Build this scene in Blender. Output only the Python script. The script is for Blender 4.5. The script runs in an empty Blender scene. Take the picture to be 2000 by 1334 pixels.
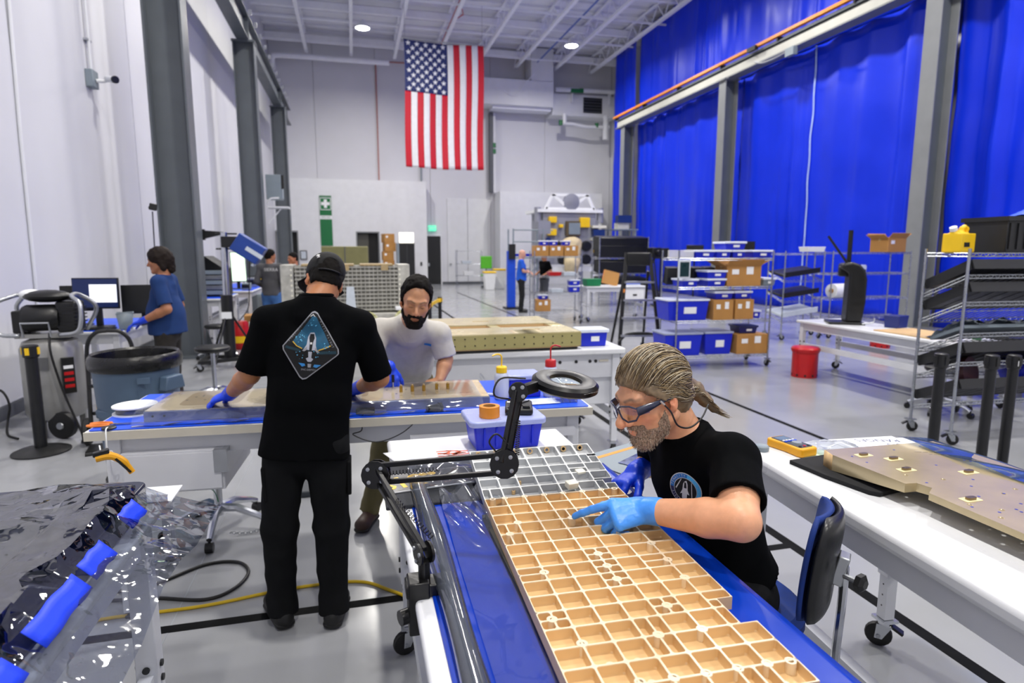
import bpy, bmesh, math, random
import numpy as np
from mathutils import Vector, Matrix
from mathutils.bvhtree import BVHTree

random.seed(7)
scene = bpy.context.scene
COL = scene.collection
PI = math.pi

# ---------------------------------------------------------------- camera, world, exposure
cam_data = bpy.data.cameras.new('camera')
cam_data.lens = 1207.0 / 2000.0 * 36.0
cam_data.sensor_width = 36.0
cam_data.clip_start = 0.05
cam_data.clip_end = 200
cam_data.dof.use_dof = True
cam_data.dof.focus_distance = 1.85
cam_data.dof.aperture_fstop = 3.2
cam = bpy.data.objects.new('camera', cam_data)
COL.objects.link(cam)
cam.location = (0, 0, 1.75)
cam.rotation_euler = (math.radians(90 - 8.3427), 0, math.radians(-14.261))
scene.camera = cam

world = bpy.data.worlds.new('world')
scene.world = world
world.use_nodes = True
world.node_tree.nodes['Background'].inputs[0].default_value = (0.8, 0.85, 1.0, 1)
world.node_tree.nodes['Background'].inputs[1].default_value = 0.0
scene.view_settings.view_transform = 'Standard'
scene.view_settings.look = 'None'
scene.view_settings.gamma = 1
scene.view_settings.exposure = 0.0
LAMP_POWER = 370.0

# ---------------------------------------------------------------- materials
MATS = {}
def srgb(h):
    if isinstance(h, str):
        h = h.lstrip('#')
        c = [int(h[i:i+2], 16) / 255 for i in (0, 2, 4)]
        return tuple(x / 12.92 if x <= 0.04045 else ((x + 0.055) / 1.055) ** 2.4 for x in c)
    return h

def mat(name, color, rough=0.5, metal=0.0, var=0.08, scale=8.0, bump=0.0, bscale=60.0, emit=None, estr=0.0,
        alpha=1.0, trans=0.0, spec=0.5, coat=0.0, sheen=0.0, sss=0.0, vcol=False, streak=None):
    if name in MATS:
        return MATS[name]
    m = bpy.data.materials.new(name)
    m.use_nodes = True
    nt = m.node_tree
    N, L = nt.nodes, nt.links
    b = N['Principled BSDF']
    c = srgb(color)
    tc = N.new('ShaderNodeTexCoord')
    src = None
    if vcol:
        a = N.new('ShaderNodeAttribute'); a.attribute_name = 'Col'; src = a.outputs['Color']
    if var > 0:
        nz = N.new('ShaderNodeTexNoise'); nz.inputs['Scale'].default_value = scale; nz.inputs['Detail'].default_value = 5
        L.new(tc.outputs['Object'], nz.inputs['Vector'])
        if streak:
            mp = N.new('ShaderNodeMapping'); mp.inputs['Scale'].default_value = streak
            L.new(tc.outputs['Object'], mp.inputs['Vector']); L.new(mp.outputs['Vector'], nz.inputs['Vector'])
        mr = N.new('ShaderNodeMapRange')
        mr.inputs['From Min'].default_value = 0.3; mr.inputs['From Max'].default_value = 0.7
        mr.inputs['To Min'].default_value = 1 - var; mr.inputs['To Max'].default_value = 1 + var
        L.new(nz.outputs['Fac'], mr.inputs['Value'])
        vm = N.new('ShaderNodeVectorMath'); vm.operation = 'SCALE'
        if src is not None:
            L.new(src, vm.inputs[0])
        else:
            vm.inputs[0].default_value = c
        L.new(mr.outputs['Result'], vm.inputs['Scale'])
        L.new(vm.outputs['Vector'], b.inputs['Base Color'])
        rr = N.new('ShaderNodeMapRange')
        rr.inputs['From Min'].default_value = 0.3; rr.inputs['From Max'].default_value = 0.7
        rr.inputs['To Min'].default_value = max(0.02, rough - 0.06); rr.inputs['To Max'].default_value = min(1, rough + 0.06)
        L.new(nz.outputs['Fac'], rr.inputs['Value']); L.new(rr.outputs['Result'], b.inputs['Roughness'])
    else:
        if src is not None: L.new(src, b.inputs['Base Color'])
        else: b.inputs['Base Color'].default_value = (*c, 1)
        b.inputs['Roughness'].default_value = rough
    b.inputs['Metallic'].default_value = metal
    b.inputs['Specular IOR Level'].default_value = spec
    if coat: b.inputs['Coat Weight'].default_value = coat; b.inputs['Coat Roughness'].default_value = 0.06
    if sheen: b.inputs['Sheen Weight'].default_value = sheen
    if sss:
        b.inputs['Subsurface Weight'].default_value = sss
        b.inputs['Subsurface Radius'].default_value = (0.012, 0.005, 0.003)
        b.inputs['Subsurface Scale'].default_value = 0.6
    if trans: b.inputs['Transmission Weight'].default_value = trans
    b.inputs['Alpha'].default_value = alpha
    if emit is not None:
        b.inputs['Emission Color'].default_value = (*srgb(emit), 1); b.inputs['Emission Strength'].default_value = estr
    if bump > 0:
        bn = N.new('ShaderNodeTexNoise'); bn.inputs['Scale'].default_value = bscale; bn.inputs['Detail'].default_value = 6
        L.new(tc.outputs['Object'], bn.inputs['Vector'])
        if streak: L.new(mp.outputs['Vector'], bn.inputs['Vector'])
        bp = N.new('ShaderNodeBump'); bp.inputs['Strength'].default_value = bump; bp.inputs['Distance'].default_value = 0.01
        L.new(bn.outputs['Fac'], bp.inputs['Height']); L.new(bp.outputs['Normal'], b.inputs['Normal'])
    MATS[name] = m
    return m

def film_mat(name, tint, gloss=0.25, rough=0.05, haze=0.0, hazecol=(0.8, 0.85, 1), crinkle=0.0):
    """thin clear plastic: see-through sheet with a glossy skin and a little milky haze"""
    if name in MATS: return MATS[name]
    m = bpy.data.materials.new(name); m.use_nodes = True
    nt = m.node_tree; N, L = nt.nodes, nt.links
    N.remove(N['Principled BSDF']); out = N['Material Output']
    tr = N.new('ShaderNodeBsdfTransparent'); tr.inputs[0].default_value = (*tint, 1)
    gl = N.new('ShaderNodeBsdfGlossy'); gl.inputs['Roughness'].default_value = rough
    fr = N.new('ShaderNodeFresnel'); fr.inputs['IOR'].default_value = 1.5
    ad = N.new('ShaderNodeMath'); ad.operation = 'ADD'; ad.inputs[1].default_value = gloss; ad.use_clamp = True
    L.new(fr.outputs[0], ad.inputs[0])
    base = tr.outputs[0]
    if haze > 0:
        df = N.new('ShaderNodeBsdfDiffuse'); df.inputs[0].default_value = (*hazecol, 1)
        mh = N.new('ShaderNodeMixShader'); mh.inputs[0].default_value = haze
        L.new(tr.outputs[0], mh.inputs[1]); L.new(df.outputs[0], mh.inputs[2]); base = mh.outputs[0]
    if crinkle > 0:
        tc = N.new('ShaderNodeTexCoord'); vo = N.new('ShaderNodeTexVoronoi'); vo.inputs['Scale'].default_value = 9; nz = N.new('ShaderNodeTexNoise'); nz.inputs['Scale'].default_value = 5; nz.inputs['Detail'].default_value = 3
        L.new(tc.outputs['Object'], nz.inputs['Vector']); va = N.new('ShaderNodeVectorMath'); va.operation = 'MULTIPLY_ADD'; va.inputs[1].default_value = (0.25, 0.25, 0.25); L.new(nz.outputs['Color'], va.inputs[0]); L.new(tc.outputs['Object'], va.inputs[2]); L.new(va.outputs[0], vo.inputs['Vector']); bp = N.new('ShaderNodeBump'); bp.inputs['Strength'].default_value = crinkle; bp.inputs['Distance'].default_value = 0.05
        L.new(vo.outputs['Distance'], bp.inputs['Height']); L.new(bp.outputs['Normal'], gl.inputs['Normal']); L.new(bp.outputs['Normal'], fr.inputs['Normal'])
    mx = N.new('ShaderNodeMixShader')
    L.new(ad.outputs[0], mx.inputs[0]); L.new(base, mx.inputs[1]); L.new(gl.outputs[0], mx.inputs[2])
    L.new(mx.outputs[0], out.inputs['Surface'])
    MATS[name] = m
    return m

# ---------------------------------------------------------------- mesh builder
def frame_from(d, hint=None):
    d = Vector(d).normalized()
    h = Vector(hint) if hint is not None else (Vector((0, 0, 1)) if abs(d.z) < 0.9 else Vector((1, 0, 0)))
    x = h.cross(d)
    if x.length < 1e-6: x = Vector((1, 0, 0)).cross(d)
    x.normalize(); y = d.cross(x)
    return x, y, d

class MB:
    def __init__(s): s.v = []; s.f = []; s.m = []; s.mi = 0
    def add(s, vs, fs):
        o = len(s.v); s.v.extend([tuple(v) for v in vs]); s.f.extend([tuple(o + i for i in f) for f in fs]); s.m.extend([s.mi] * len(fs)); return s
    def use(s, i): s.mi = i; return s
    def box(s, c, size, rot=None):
        c = Vector(c); hx, hy, hz = size[0] / 2, size[1] / 2, size[2] / 2
        M = Matrix.Rotation(rot[2], 3, 'Z') @ Matrix.Rotation(rot[1], 3, 'Y') @ Matrix.Rotation(rot[0], 3, 'X') if rot else None
        vs = []
        for z in (-hz, hz):
            for x, y in ((-hx, -hy), (hx, -hy), (hx, hy), (-hx, hy)):
                p = Vector((x, y, z)); p = (M @ p if M else p) + c; vs.append(p)
        return s.add(vs, [(3, 2, 1, 0), (4, 5, 6, 7), (0, 1, 5, 4), (1, 2, 6, 5), (2, 3, 7, 6), (3, 0, 4, 7)])
    def bb(s, x0, x1, y0, y1, z0, z1): return s.box(((x0 + x1) / 2, (y0 + y1) / 2, (z0 + z1) / 2), (x1 - x0, y1 - y0, z1 - z0))
    def beam(s, a, b, w, h, hint=None):
        a, b = Vector(a), Vector(b); x, y, d = frame_from(b - a, hint)
        vs = []
        for p in (a, b):
            for i, j in ((-1, -1), (1, -1), (1, 1), (-1, 1)): vs.append(p + x * (i * w / 2) + y * (j * h / 2))
        return s.add(vs, [(3, 2, 1, 0), (4, 5, 6, 7), (0, 1, 5, 4), (1, 2, 6, 5), (2, 3, 7, 6), (3, 0, 4, 7)])
    def cyl(s, a, b, r, r2=None, n=16, cap=True):
        a, b = Vector(a), Vector(b); r2 = r if r2 is None else r2
        x, y, d = frame_from(b - a); vs = []
        for p, rr in ((a, r), (b, r2)):
            for i in range(n):
                t = 2 * PI * i / n; vs.append(p + x * (rr * math.cos(t)) + y * (rr * math.sin(t)))
        fs = [(i, (i + 1) % n, n + (i + 1) % n, n + i) for i in range(n)]
        if cap: fs += [tuple(range(n - 1, -1, -1)), tuple(range(n, 2 * n))]
        return s.add(vs, fs)
    def tube(s, pts, r, n=8, closed=False, flat=None):
        pts = [Vector(p) for p in pts]; k = len(pts); vs = []; px = None
        rs = r if isinstance(r, (list, tuple)) else [r] * k
        for i, p in enumerate(pts):
            if closed: d = pts[(i + 1) % k] - pts[i - 1]
            else: d = pts[min(i + 1, k - 1)] - pts[max(i - 1, 0)]
            if d.length < 1e-9: d = Vector((0, 0, 1))
            d.normalize()
            if px is None: px, _, _ = frame_from(d)
            x = px - d * px.dot(d)
            if x.length < 1e-6: x, _, _ = frame_from(d)
            x.normalize(); px = x; y = d.cross(x)
            for j in range(n):
                t = 2 * PI * j / n
                vs.append(p + x * (rs[i] * math.cos(t)) + y * (rs[i] * math.sin(t) * (flat or 1)))
        fs = []
        for i in range(k if closed else k - 1):
            a, b = i * n, ((i + 1) % k) * n
            for j in range(n): fs.append((a + j, a + (j + 1) % n, b + (j + 1) % n, b + j))
        if not closed: fs += [tuple(range(n - 1, -1, -1)), tuple(range((k - 1) * n, k * n))]
        return s.add(vs, fs)
    def lathe(s, prof, c=(0, 0, 0), n=24, axis=(0, 0, 1), sx=1, sy=1):
        c = Vector(c); x, y, d = frame_from(axis); vs = []
        for r, h in prof:
            for i in range(n):
                t = 2 * PI * i / n; vs.append(c + x * (r * math.cos(t) * sx) + y * (r * math.sin(t) * sy) + d * h)
        fs = []
        for k in range(len(prof) - 1):
            a, b = k * n, (k + 1) * n
            for i in range(n): fs.append((a + i, a + (i + 1) % n, b + (i + 1) % n, b + i))
        if prof[0][0] > 1e-6: fs.append(tuple(range(n - 1, -1, -1)))
        if prof[-1][0] > 1e-6: fs.append(tuple(range((len(prof) - 1) * n, len(prof) * n)))
        return s.add(vs, fs)
    def ring(s, prof, c=(0, 0, 0), n=24, axis=(0, 0, 1)):
        """closed profile swept round"""
        c = Vector(c); x, y, d = frame_from(axis); vs = []
        for r, h in prof:
            for i in range(n):
                t = 2 * PI * i / n; vs.append(c + x * (r * math.cos(t)) + y * (r * math.sin(t)) + d * h)
        fs = []; m = len(prof)
        for k in range(m):
            a, b = k * n, ((k + 1) % m) * n
            for i in range(n): fs.append((a + i, a + (i + 1) % n, b + (i + 1) % n, b + i))
        return s.add(vs, fs)
    def prism(s, poly, a, b, plane='xy'):
        n = len(poly)
        def P(p, h):
            if plane == 'xy': return (p[0], p[1], h)
            if plane == 'xz': return (p[0], h, p[1])
            return (h, p[0], p[1])
        vs = [P(p, a) for p in poly] + [P(p, b) for p in poly]
        fs = [tuple(range(n - 1, -1, -1)), tuple(range(n, 2 * n))] + [(i, (i + 1) % n, n + (i + 1) % n, n + i) for i in range(n)]
        return s.add(vs, fs)
    def ball(s, c, r, n=12, m=8):
        rx, ry, rz = r if isinstance(r, (tuple, list)) else (r, r, r)
        prof = [(math.sin(PI * k / m), -math.cos(PI * k / m)) for k in range(m + 1)]
        c = Vector(c); vs = []
        for q, h in prof:
            for i in range(n):
                t = 2 * PI * i / n; vs.append(c + Vector((rx * q * math.cos(t), ry * q * math.sin(t), rz * h)))
        fs = []
        for k in range(m):
            for i in range(n): fs.append((k * n + i, k * n + (i + 1) % n, (k + 1) * n + (i + 1) % n, (k + 1) * n + i))
        return s.add(vs, fs)
    def grid(s, fn, nu, nv, thick=0.0):
        vs = [fn(i / nu, j / nv) for j in range(nv + 1) for i in range(nu + 1)]
        fs = [(j * (nu + 1) + i, j * (nu + 1) + i + 1, (j + 1) * (nu + 1) + i + 1, (j + 1) * (nu + 1) + i) for j in range(nv) for i in range(nu)]
        return s.add(vs, fs)
    def mesh(s, name, mats):
        me = bpy.data.meshes.new(name)
        me.from_pydata(s.v, [], s.f)
        for m in (mats if isinstance(mats, (list, tuple)) else [mats]): me.materials.append(m)
        if any(s.m): me.polygons.foreach_set('material_index', s.m)
        me.update()
        return me
    def build(s, name, mats, parent=None, smooth=35, bevel=0, seg=2, solid=0, loc=None):
        me = s.mesh(name, mats)
        bm = bmesh.new(); bm.from_mesh(me)
        bmesh.ops.remove_doubles(bm, verts=bm.verts, dist=1e-6)
        bmesh.ops.recalc_face_normals(bm, faces=bm.faces)
        bm.to_mesh(me); bm.free()
        return mk(name, me, parent, smooth, bevel, seg, solid, loc)

def mk(name, me, parent=None, smooth=35, bevel=0, seg=2, solid=0, loc=None):
    if smooth:
        me.polygons.foreach_set('use_smooth', [True] * len(me.polygons))
        if smooth < 179: me.set_sharp_from_angle(angle=math.radians(smooth))
    o = bpy.data.objects.new(name, me); COL.objects.link(o)
    if parent is not None: o.parent = parent
    if loc is not None: o.location = loc
    if solid:
        md = o.modifiers.new('solid', 'SOLIDIFY'); md.thickness = solid; md.offset = 0
    if bevel:
        md = o.modifiers.new('bevel', 'BEVEL'); md.width = bevel; md.segments = seg; md.limit_method = 'ANGLE'; md.angle_limit = math.radians(40)
        md.harden_normals = False
    return o

def tag(o, label=None, cat=None, group=None, kind=None):
    if label: o['label'] = label
    if cat: o['category'] = cat
    if group: o['group'] = group
    if kind: o['kind'] = kind
    return o
def thing(name, label, cat, loc=(0, 0, 0), rz=0, group=None):
    o = bpy.data.objects.new(name, None); COL.objects.link(o)
    o.empty_display_size = 0.1
    o.location = loc; o.rotation_euler = (0, 0, rz)
    return tag(o, label, cat, group)
def struct(o): o['kind'] = 'structure'; return o
def dup(root, loc=None, rz=None, label=None, group=None):
    def cp(o, par):
        c = o.copy(); COL.objects.link(c); c.parent = par
        for ch in list(o.children): cp(ch, c)
        return c
    r = cp(root, None)
    if loc is not None: r.location = loc
    if rz is not None: r.rotation_euler = (0, 0, rz)
    if label: r['label'] = label
    if group: r['group'] = group
    return r
def V(*a): return Vector(a)
def lerp(a, b, t): return a + (b - a) * t
def arc(c, r, a0, a1, n): return [(c[0] + r * math.cos(a0 + (a1 - a0) * i / n), c[1] + r * math.sin(a0 + (a1 - a0) * i / n)) for i in range(n + 1)]
def rrect(x0, x1, y0, y1, r, n=4):
    p = []
    for cx, cy, a in ((x1 - r, y0 + r, -PI / 2), (x1 - r, y1 - r, 0), (x0 + r, y1 - r, PI / 2), (x0 + r, y0 + r, PI)):
        p += arc((cx, cy), r, a, a + PI / 2, n)
    return p
def bez(pts, n=12):
    """Catmull-Rom through points"""
    P = [Vector(p) for p in pts]; P = [P[0] * 2 - P[1]] + P + [P[-1] * 2 - P[-2]]
    out = []
    for i in range(1, len(P) - 2):
        for k in range(n):
            t = k / n; a, b, c, d = P[i - 1], P[i], P[i + 1], P[i + 2]
            out.append(0.5 * ((2 * b) + (c - a) * t + (2 * a - 5 * b + 4 * c - d) * t * t + (3 * b - a - 3 * c + d) * t ** 3))
    out.append(P[-2]); return out
def text_mesh(txt, size=1.0, extrude=0.0, align='CENTER', bold=0.0):
    cu = bpy.data.curves.new('lettering', 'FONT'); cu.body = txt; cu.size = size; cu.align_x = align; cu.align_y = 'CENTER'
    cu.extrude = extrude; cu.offset = bold; cu.resolution_u = 2
    o = bpy.data.objects.new('lettering', cu); COL.objects.link(o)
    dg = bpy.context.evaluated_depsgraph_get()
    me = bpy.data.meshes.new_from_object(o.evaluated_get(dg))
    bpy.data.objects.remove(o); bpy.data.curves.remove(cu)
    return me
def text(name, txt, size, m, parent, loc, rot, extrude=0.0005, align='CENTER', bold=0.0):
    me = text_mesh(txt, size, extrude, align, bold); me.materials.clear(); me.materials.append(m)
    o = bpy.data.objects.new(name, me); COL.objects.link(o); o.parent = parent; o.location = loc; o.rotation_euler = rot
    return o

# ---------------------------------------------------------------- signed-distance modelling for figures and soft things
def A(*p): return np.array(p, dtype=np.float32)
def vnoise(P, freq, seed=0):
    Q = P * freq + seed * 17.31; I = np.floor(Q).astype(np.int64); Fq = (Q - I).astype(np.float32); Fq = Fq * Fq * (3 - 2 * Fq)
    def h(i, j, k):
        n = (i * 374761393 + j * 668265263 + k * 2147483647 + seed * 144665) & 0xffffffff
        n = ((n ^ (n >> 13)) * 1274126177) & 0xffffffff
        return ((n ^ (n >> 16)) & 0xffff).astype(np.float32) / 65535.0
    r = 0
    for a in (0, 1):
        for b in (0, 1):
            for c in (0, 1):
                w = (Fq[..., 0] if a else 1 - Fq[..., 0]) * (Fq[..., 1] if b else 1 - Fq[..., 1]) * (Fq[..., 2] if c else 1 - Fq[..., 2])
                r = r + w * h(I[..., 0] + a, I[..., 1] + b, I[..., 2] + c)
    return r * 2 - 1
def smin(a, b, k):
    if k <= 0: return np.minimum(a, b)
    h = np.clip(0.5 + 0.5 * (b - a) / k, 0, 1)
    return b + (a - b) * h - k * h * (1 - h)

class SDF:
    """list of (op, fn, lo, hi, k): local primitives combined in order"""
    def __init__(s): s.p = []; s.post = []
    def _add(s, op, fn, lo, hi, k): s.p.append((op, fn, np.minimum(lo, hi), np.maximum(lo, hi), k)); return s
    def cone(s, a, b, r1, r2=None, k=0.01, op='u', clip=None):
        a, b = A(*a), A(*b); r2 = r1 if r2 is None else r2; ab = b - a; L2 = float(ab @ ab) or 1e-9
        cl = [(A(*p), A(*n) / np.linalg.norm(A(*n))) for p, n in (clip or [])]
        def fn(P):
            t = np.clip((P - a) @ ab / L2, 0, 1)
            d = np.linalg.norm(P - a - t[..., None] * ab, axis=-1) - (r1 + (r2 - r1) * t)
            for p, n in cl: d = np.maximum(d, (P - p) @ n)
            return d
        R = max(r1, r2)
        return s._add(op, fn, np.minimum(a, b) - R, np.maximum(a, b) + R, k)
    def chain(s, pts, rs, k=0.008, op='u'):
        for i in range(len(pts) - 1): s.cone(pts[i], pts[i + 1], rs[i], rs[i + 1], k, op)
        return s
    def ell(s, c, r, R=None, k=0.01, op='u', clip=None):
        c = A(*c); r = A(*((r,) * 3 if np.isscalar(r) else r)); R = np.eye(3, dtype=np.float32) if R is None else np.array(R, dtype=np.float32)
        cl = [(A(*p), A(*n) / np.linalg.norm(A(*n))) for p, n in (clip or [])]
        def fn(P):
            q = (P - c) @ R  # columns of R = local axes
            k0 = np.linalg.norm(q / r, axis=-1); k1 = np.linalg.norm(q / (r * r), axis=-1) + 1e-9
            d = k0 * (k0 - 1.0) / k1
            d = np.where(k0 < 1e-4, -r.min(), d)
            for p, n in cl: d = np.maximum(d, (P - p) @ n)
            return d
        m = r.max()
        return s._add(op, fn, c - m, c + m, k)
    def slab(s, a, b, wa, wb, side, k=0.02, op='u', clip=None):
        """elliptic cone from a to b; wa, wb = (half width along side, half depth)"""
        a, b = A(*a), A(*b); ab = b - a; L2 = float(ab @ ab); d0 = ab / math.sqrt(L2)
        sd = A(*side); sd = sd - d0 * (sd @ d0); sd /= np.linalg.norm(sd); fr = np.cross(d0, sd)
        cl = [(A(*p), A(*n) / np.linalg.norm(A(*n))) for p, n in (clip or [])]
        def fn(P):
            t = np.clip((P - a) @ ab / L2, 0, 1); o = P - a - t[..., None] * ab
            w = wa[0] + (wb[0] - wa[0]) * t; dp = wa[1] + (wb[1] - wa[1]) * t
            x = o @ sd; y = o @ fr; zz = o @ d0
            m = np.minimum(w, dp)
            k0 = np.sqrt((x / w) ** 2 + (y / dp) ** 2 + (zz / m) ** 2); k1 = np.sqrt((x / w ** 2) ** 2 + (y / dp ** 2) ** 2 + (zz / m ** 2) ** 2) + 1e-6
            d = np.where(k0 < 1e-3, -m, k0 * (k0 - 1) / k1)
            for p, n in cl: d = np.maximum(d, (P - p) @ n)
            return d
        R = max(*wa, *wb)
        return s._add(op, fn, np.minimum(a, b) - R, np.maximum(a, b) + R, k)
    def fn(s, f, lo, hi, op='u', k=0.0): return s._add(op, f, A(*lo), A(*hi), k)
    def bounds(s):
        lo = np.min([p[2] for p in s.p if p[0] == 'u'], axis=0); hi = np.max([p[3] for p in s.p if p[0] == 'u'], axis=0); return lo, hi
    def eval(s, lo, n, h):
        D = np.full(n, 0.2, dtype=np.float32)
        ax = [lo[i] + h * np.arange(n[i], dtype=np.float32) for i in range(3)]
        for op, fn, a, b, k in s.p:
            mg = 0.02 + k + 3 * h
            i0 = [max(0, int((a[i] - mg - lo[i]) / h)) for i in range(3)]; i1 = [min(n[i], int((b[i] + mg - lo[i]) / h) + 2) for i in range(3)]
            if any(i1[i] <= i0[i] for i in range(3)): continue
            sl = tuple(slice(i0[i], i1[i]) for i in range(3))
            P = np.stack(np.meshgrid(ax[0][sl[0]], ax[1][sl[1]], ax[2][sl[2]], indexing='ij'), -1)
            d = fn(P).astype(np.float32)
            if op == 'u': D[sl] = smin(D[sl], d, k)
            elif op == 's': D[sl] = -smin(-D[sl], d, k)
            elif op == 'x': D[sl] = -smin(-D[sl], -d, k)
            elif op == 'd': D[sl] = D[sl] + d
        return D
    def val(s, P):
        P = np.asarray(P, dtype=np.float32); D = np.full(P.shape[:-1], 0.2, dtype=np.float32)
        for op, fn, a, b, k in s.p:
            m = np.all((P > a - 0.05 - k) & (P < b + 0.05 + k), axis=-1)
            if not m.any(): continue
            d = fn(P[m]).astype(np.float32)
            if op == 'u': D[m] = smin(D[m], d, k)
            elif op == 's': D[m] = -smin(-D[m], d, k)
            elif op == 'x': D[m] = -smin(-D[m], -d, k)
            elif op == 'd': D[m] = D[m] + d
        return D
    def surf(s, h, lo=None, hi=None, relax=1):
        if lo is None: lo, hi = s.bounds()
        lo = A(*lo) - 3 * h; hi = A(*hi) + 3 * h
        n = tuple(int(math.ceil((hi[i] - lo[i]) / h)) + 1 for i in range(3))
        return surface_nets(s.eval(lo, n, h), lo, h, relax)

def surface_nets(D, lo, h, relax=1):
    S = (D < 0).astype(np.uint8); nx, ny, nz = D.shape
    cnt = np.zeros((nx - 1, ny - 1, nz - 1), np.uint8)
    for a in (0, 1):
        for b in (0, 1):
            for c in (0, 1): cnt += S[a:nx - 1 + a, b:ny - 1 + b, c:nz - 1 + c]
    act = np.argwhere((cnt > 0) & (cnt < 8))
    if len(act) == 0: return np.zeros((0, 3)), np.zeros((0, 4), int)
    idx = np.full(cnt.shape, -1, np.int32); idx[tuple(act.T)] = np.arange(len(act))
    acc = np.zeros((len(act), 3)); c = np.zeros(len(act))
    corners = [(a, b, e) for a in (0, 1) for b in (0, 1) for e in (0, 1)]
    val = {k: D[act[:, 0] + k[0], act[:, 1] + k[1], act[:, 2] + k[2]] for k in corners}
    for k in corners:
        for ax in range(3):
            if k[ax] == 1: continue
            k2 = list(k); k2[ax] = 1; k2 = tuple(k2)
            d1, d2 = val[k], val[k2]; m = (d1 < 0) != (d2 < 0)
            t = np.where(m, d1 / np.where(m, d1 - d2, 1), 0)
            p = np.tile(np.array(k, float), (len(act), 1)); p[:, ax] += t
            acc[m] += p[m]; c[m] += 1
    v = lo + (act + acc / c[:, None]) * h
    quads = []
    for ax in range(3):
        o1, o2 = [(1, 2), (2, 0), (0, 1)][ax]
        sl0 = [slice(None)] * 3; sl1 = [slice(None)] * 3; sl0[ax] = slice(0, -1); sl1[ax] = slice(1, None)
        ch = S[tuple(sl0)] != S[tuple(sl1)]
        e = np.argwhere(ch); ok = (e[:, o1] > 0) & (e[:, o2] > 0) & (e[:, o1] < D.shape[o1] - 1) & (e[:, o2] < D.shape[o2] - 1); e = e[ok]
        ins = S[tuple(e.T)] == 1
        q = []
        for u, w in ((1, 1), (0, 1), (0, 0), (1, 0)):
            g = e.copy(); g[:, o1] -= u; g[:, o2] -= w; q.append(idx[tuple(g.T)])
        q = np.stack(q, 1); q[~ins] = q[~ins][:, ::-1]
        quads.append(q)
    q = np.concatenate(quads); q = q[(q >= 0).all(1)]
    for _ in range(relax):
        s = np.zeros_like(v); n = np.zeros(len(v))
        for i in range(4):
            np.add.at(s, q[:, i], v[q[:, (i + 1) % 4]] + v[q[:, i - 1]]); np.add.at(n, q[:, i], 2)
        v = v * 0.5 + 0.5 * s / np.maximum(n, 1)[:, None]
    return v, q

def sdf_obj(name, sdf, h, m, parent, lo=None, hi=None, relax=1, col=None, origin=None, keep=None):
    v, q = sdf.surf(h, lo, hi, relax)
    if keep is not None:
        kv = keep(v); kf = kv[q].all(1); q = q[kf]
        used = np.unique(q); rm = np.full(len(v), -1); rm[used] = np.arange(len(used)); v = v[used]; q = rm[q]
    org = np.array(origin if origin is not None else (parent.location if parent is not None else (0, 0, 0)))
    me = bpy.data.meshes.new(name)
    me.vertices.add(len(v)); me.vertices.foreach_set('co', (v - org).astype(np.float32).ravel())
    me.loops.add(q.size); me.loops.foreach_set('vertex_index', q.astype(np.int32).ravel())
    me.polygons.add(len(q)); me.polygons.foreach_set('loop_start', np.arange(0, q.size, 4, dtype=np.int32))
    me.update(calc_edges=True); me.validate()
    me.materials.append(m)
    if col is not None:
        c = col(v); at = me.color_attributes.new('Col', 'FLOAT_COLOR', 'POINT')
        at.data.foreach_set('color', np.concatenate([c, np.ones((len(c), 1))], 1).astype(np.float32).ravel())
    return mk(name, me, parent, 180)
# ================================================================ the hall
M_floor = mat('epoxy floor', '#94969a', 0.17, 0, 0.05, 1.3, bump=0.03, bscale=14, spec=0.35)
M_wall = mat('white wall panel', '#d3d4da', 0.5, 0, 0.03, 0.8)
M_white = mat('white paint', '#dddfe3', 0.45, 0, 0.03, 3)
M_ceil = mat('white ceiling deck', '#e2e4ee', 0.6, 0, 0.05, 1.5)
M_joist = mat('white joist paint', '#eceef6', 0.5, 0, 0.04, 3)
M_steel = mat('grey column paint', '#575d63', 0.42, 0, 0.06, 3)
M_steel_lt = mat('light grey steel paint', '#7d8083', 0.45, 0, 0.06, 3)
M_tape = mat('black floor tape', '#050608', 0.7, 0, 0.1, 10, spec=0.1)
M_black = mat('black plastic', '#0c0d0f', 0.4, 0, 0.15, 12)
M_blackm = mat('black matte', '#060607', 0.7, 0, 0.15, 12)
M_dark = mat('opening and lens black', '#0d0f12', 0.45, 0, 0.05, 3)
M_base = mat('dark baseboard', '#53565c', 0.5, 0, 0.05, 4)
M_orange = mat('orange conductor bar', '#d98430', 0.4, 0, 0.06, 4)
M_red = mat('red paint', '#b81218', 0.35, 0, 0.08, 6)
M_chrome = mat('chrome', '#c9ccd1', 0.18, 1.0, 0.05, 9)
M_zinc = mat('zinc wire', '#a9adb3', 0.28, 0.9, 0.08, 9)
M_alu = mat('brushed aluminium', '#b4b7bb', 0.33, 0.85, 0.06, 12)
M_blue = mat('blue tote plastic', '#0a22c4', 0.38, 0, 0.06, 6)
M_bluemat = mat('blue bench mat', '#0b4fe0', 0.42, 0, 0.05, 6, bump=0.03, bscale=120)
M_yellow = mat('yellow plastic', '#f0c411', 0.4, 0, 0.05, 6)
M_card = mat('brown cardboard', '#b07f42', 0.75, 0, 0.07, 5, bump=0.04, bscale=40)
M_label = mat('white label', '#eceef0', 0.5, 0, 0.02, 5)
M_green = mat('safety green', '#0a6b38', 0.45, 0, 0.06, 5)
M_greybox = mat('grey enamel', '#7f8b94', 0.45, 0, 0.05, 4)

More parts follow.
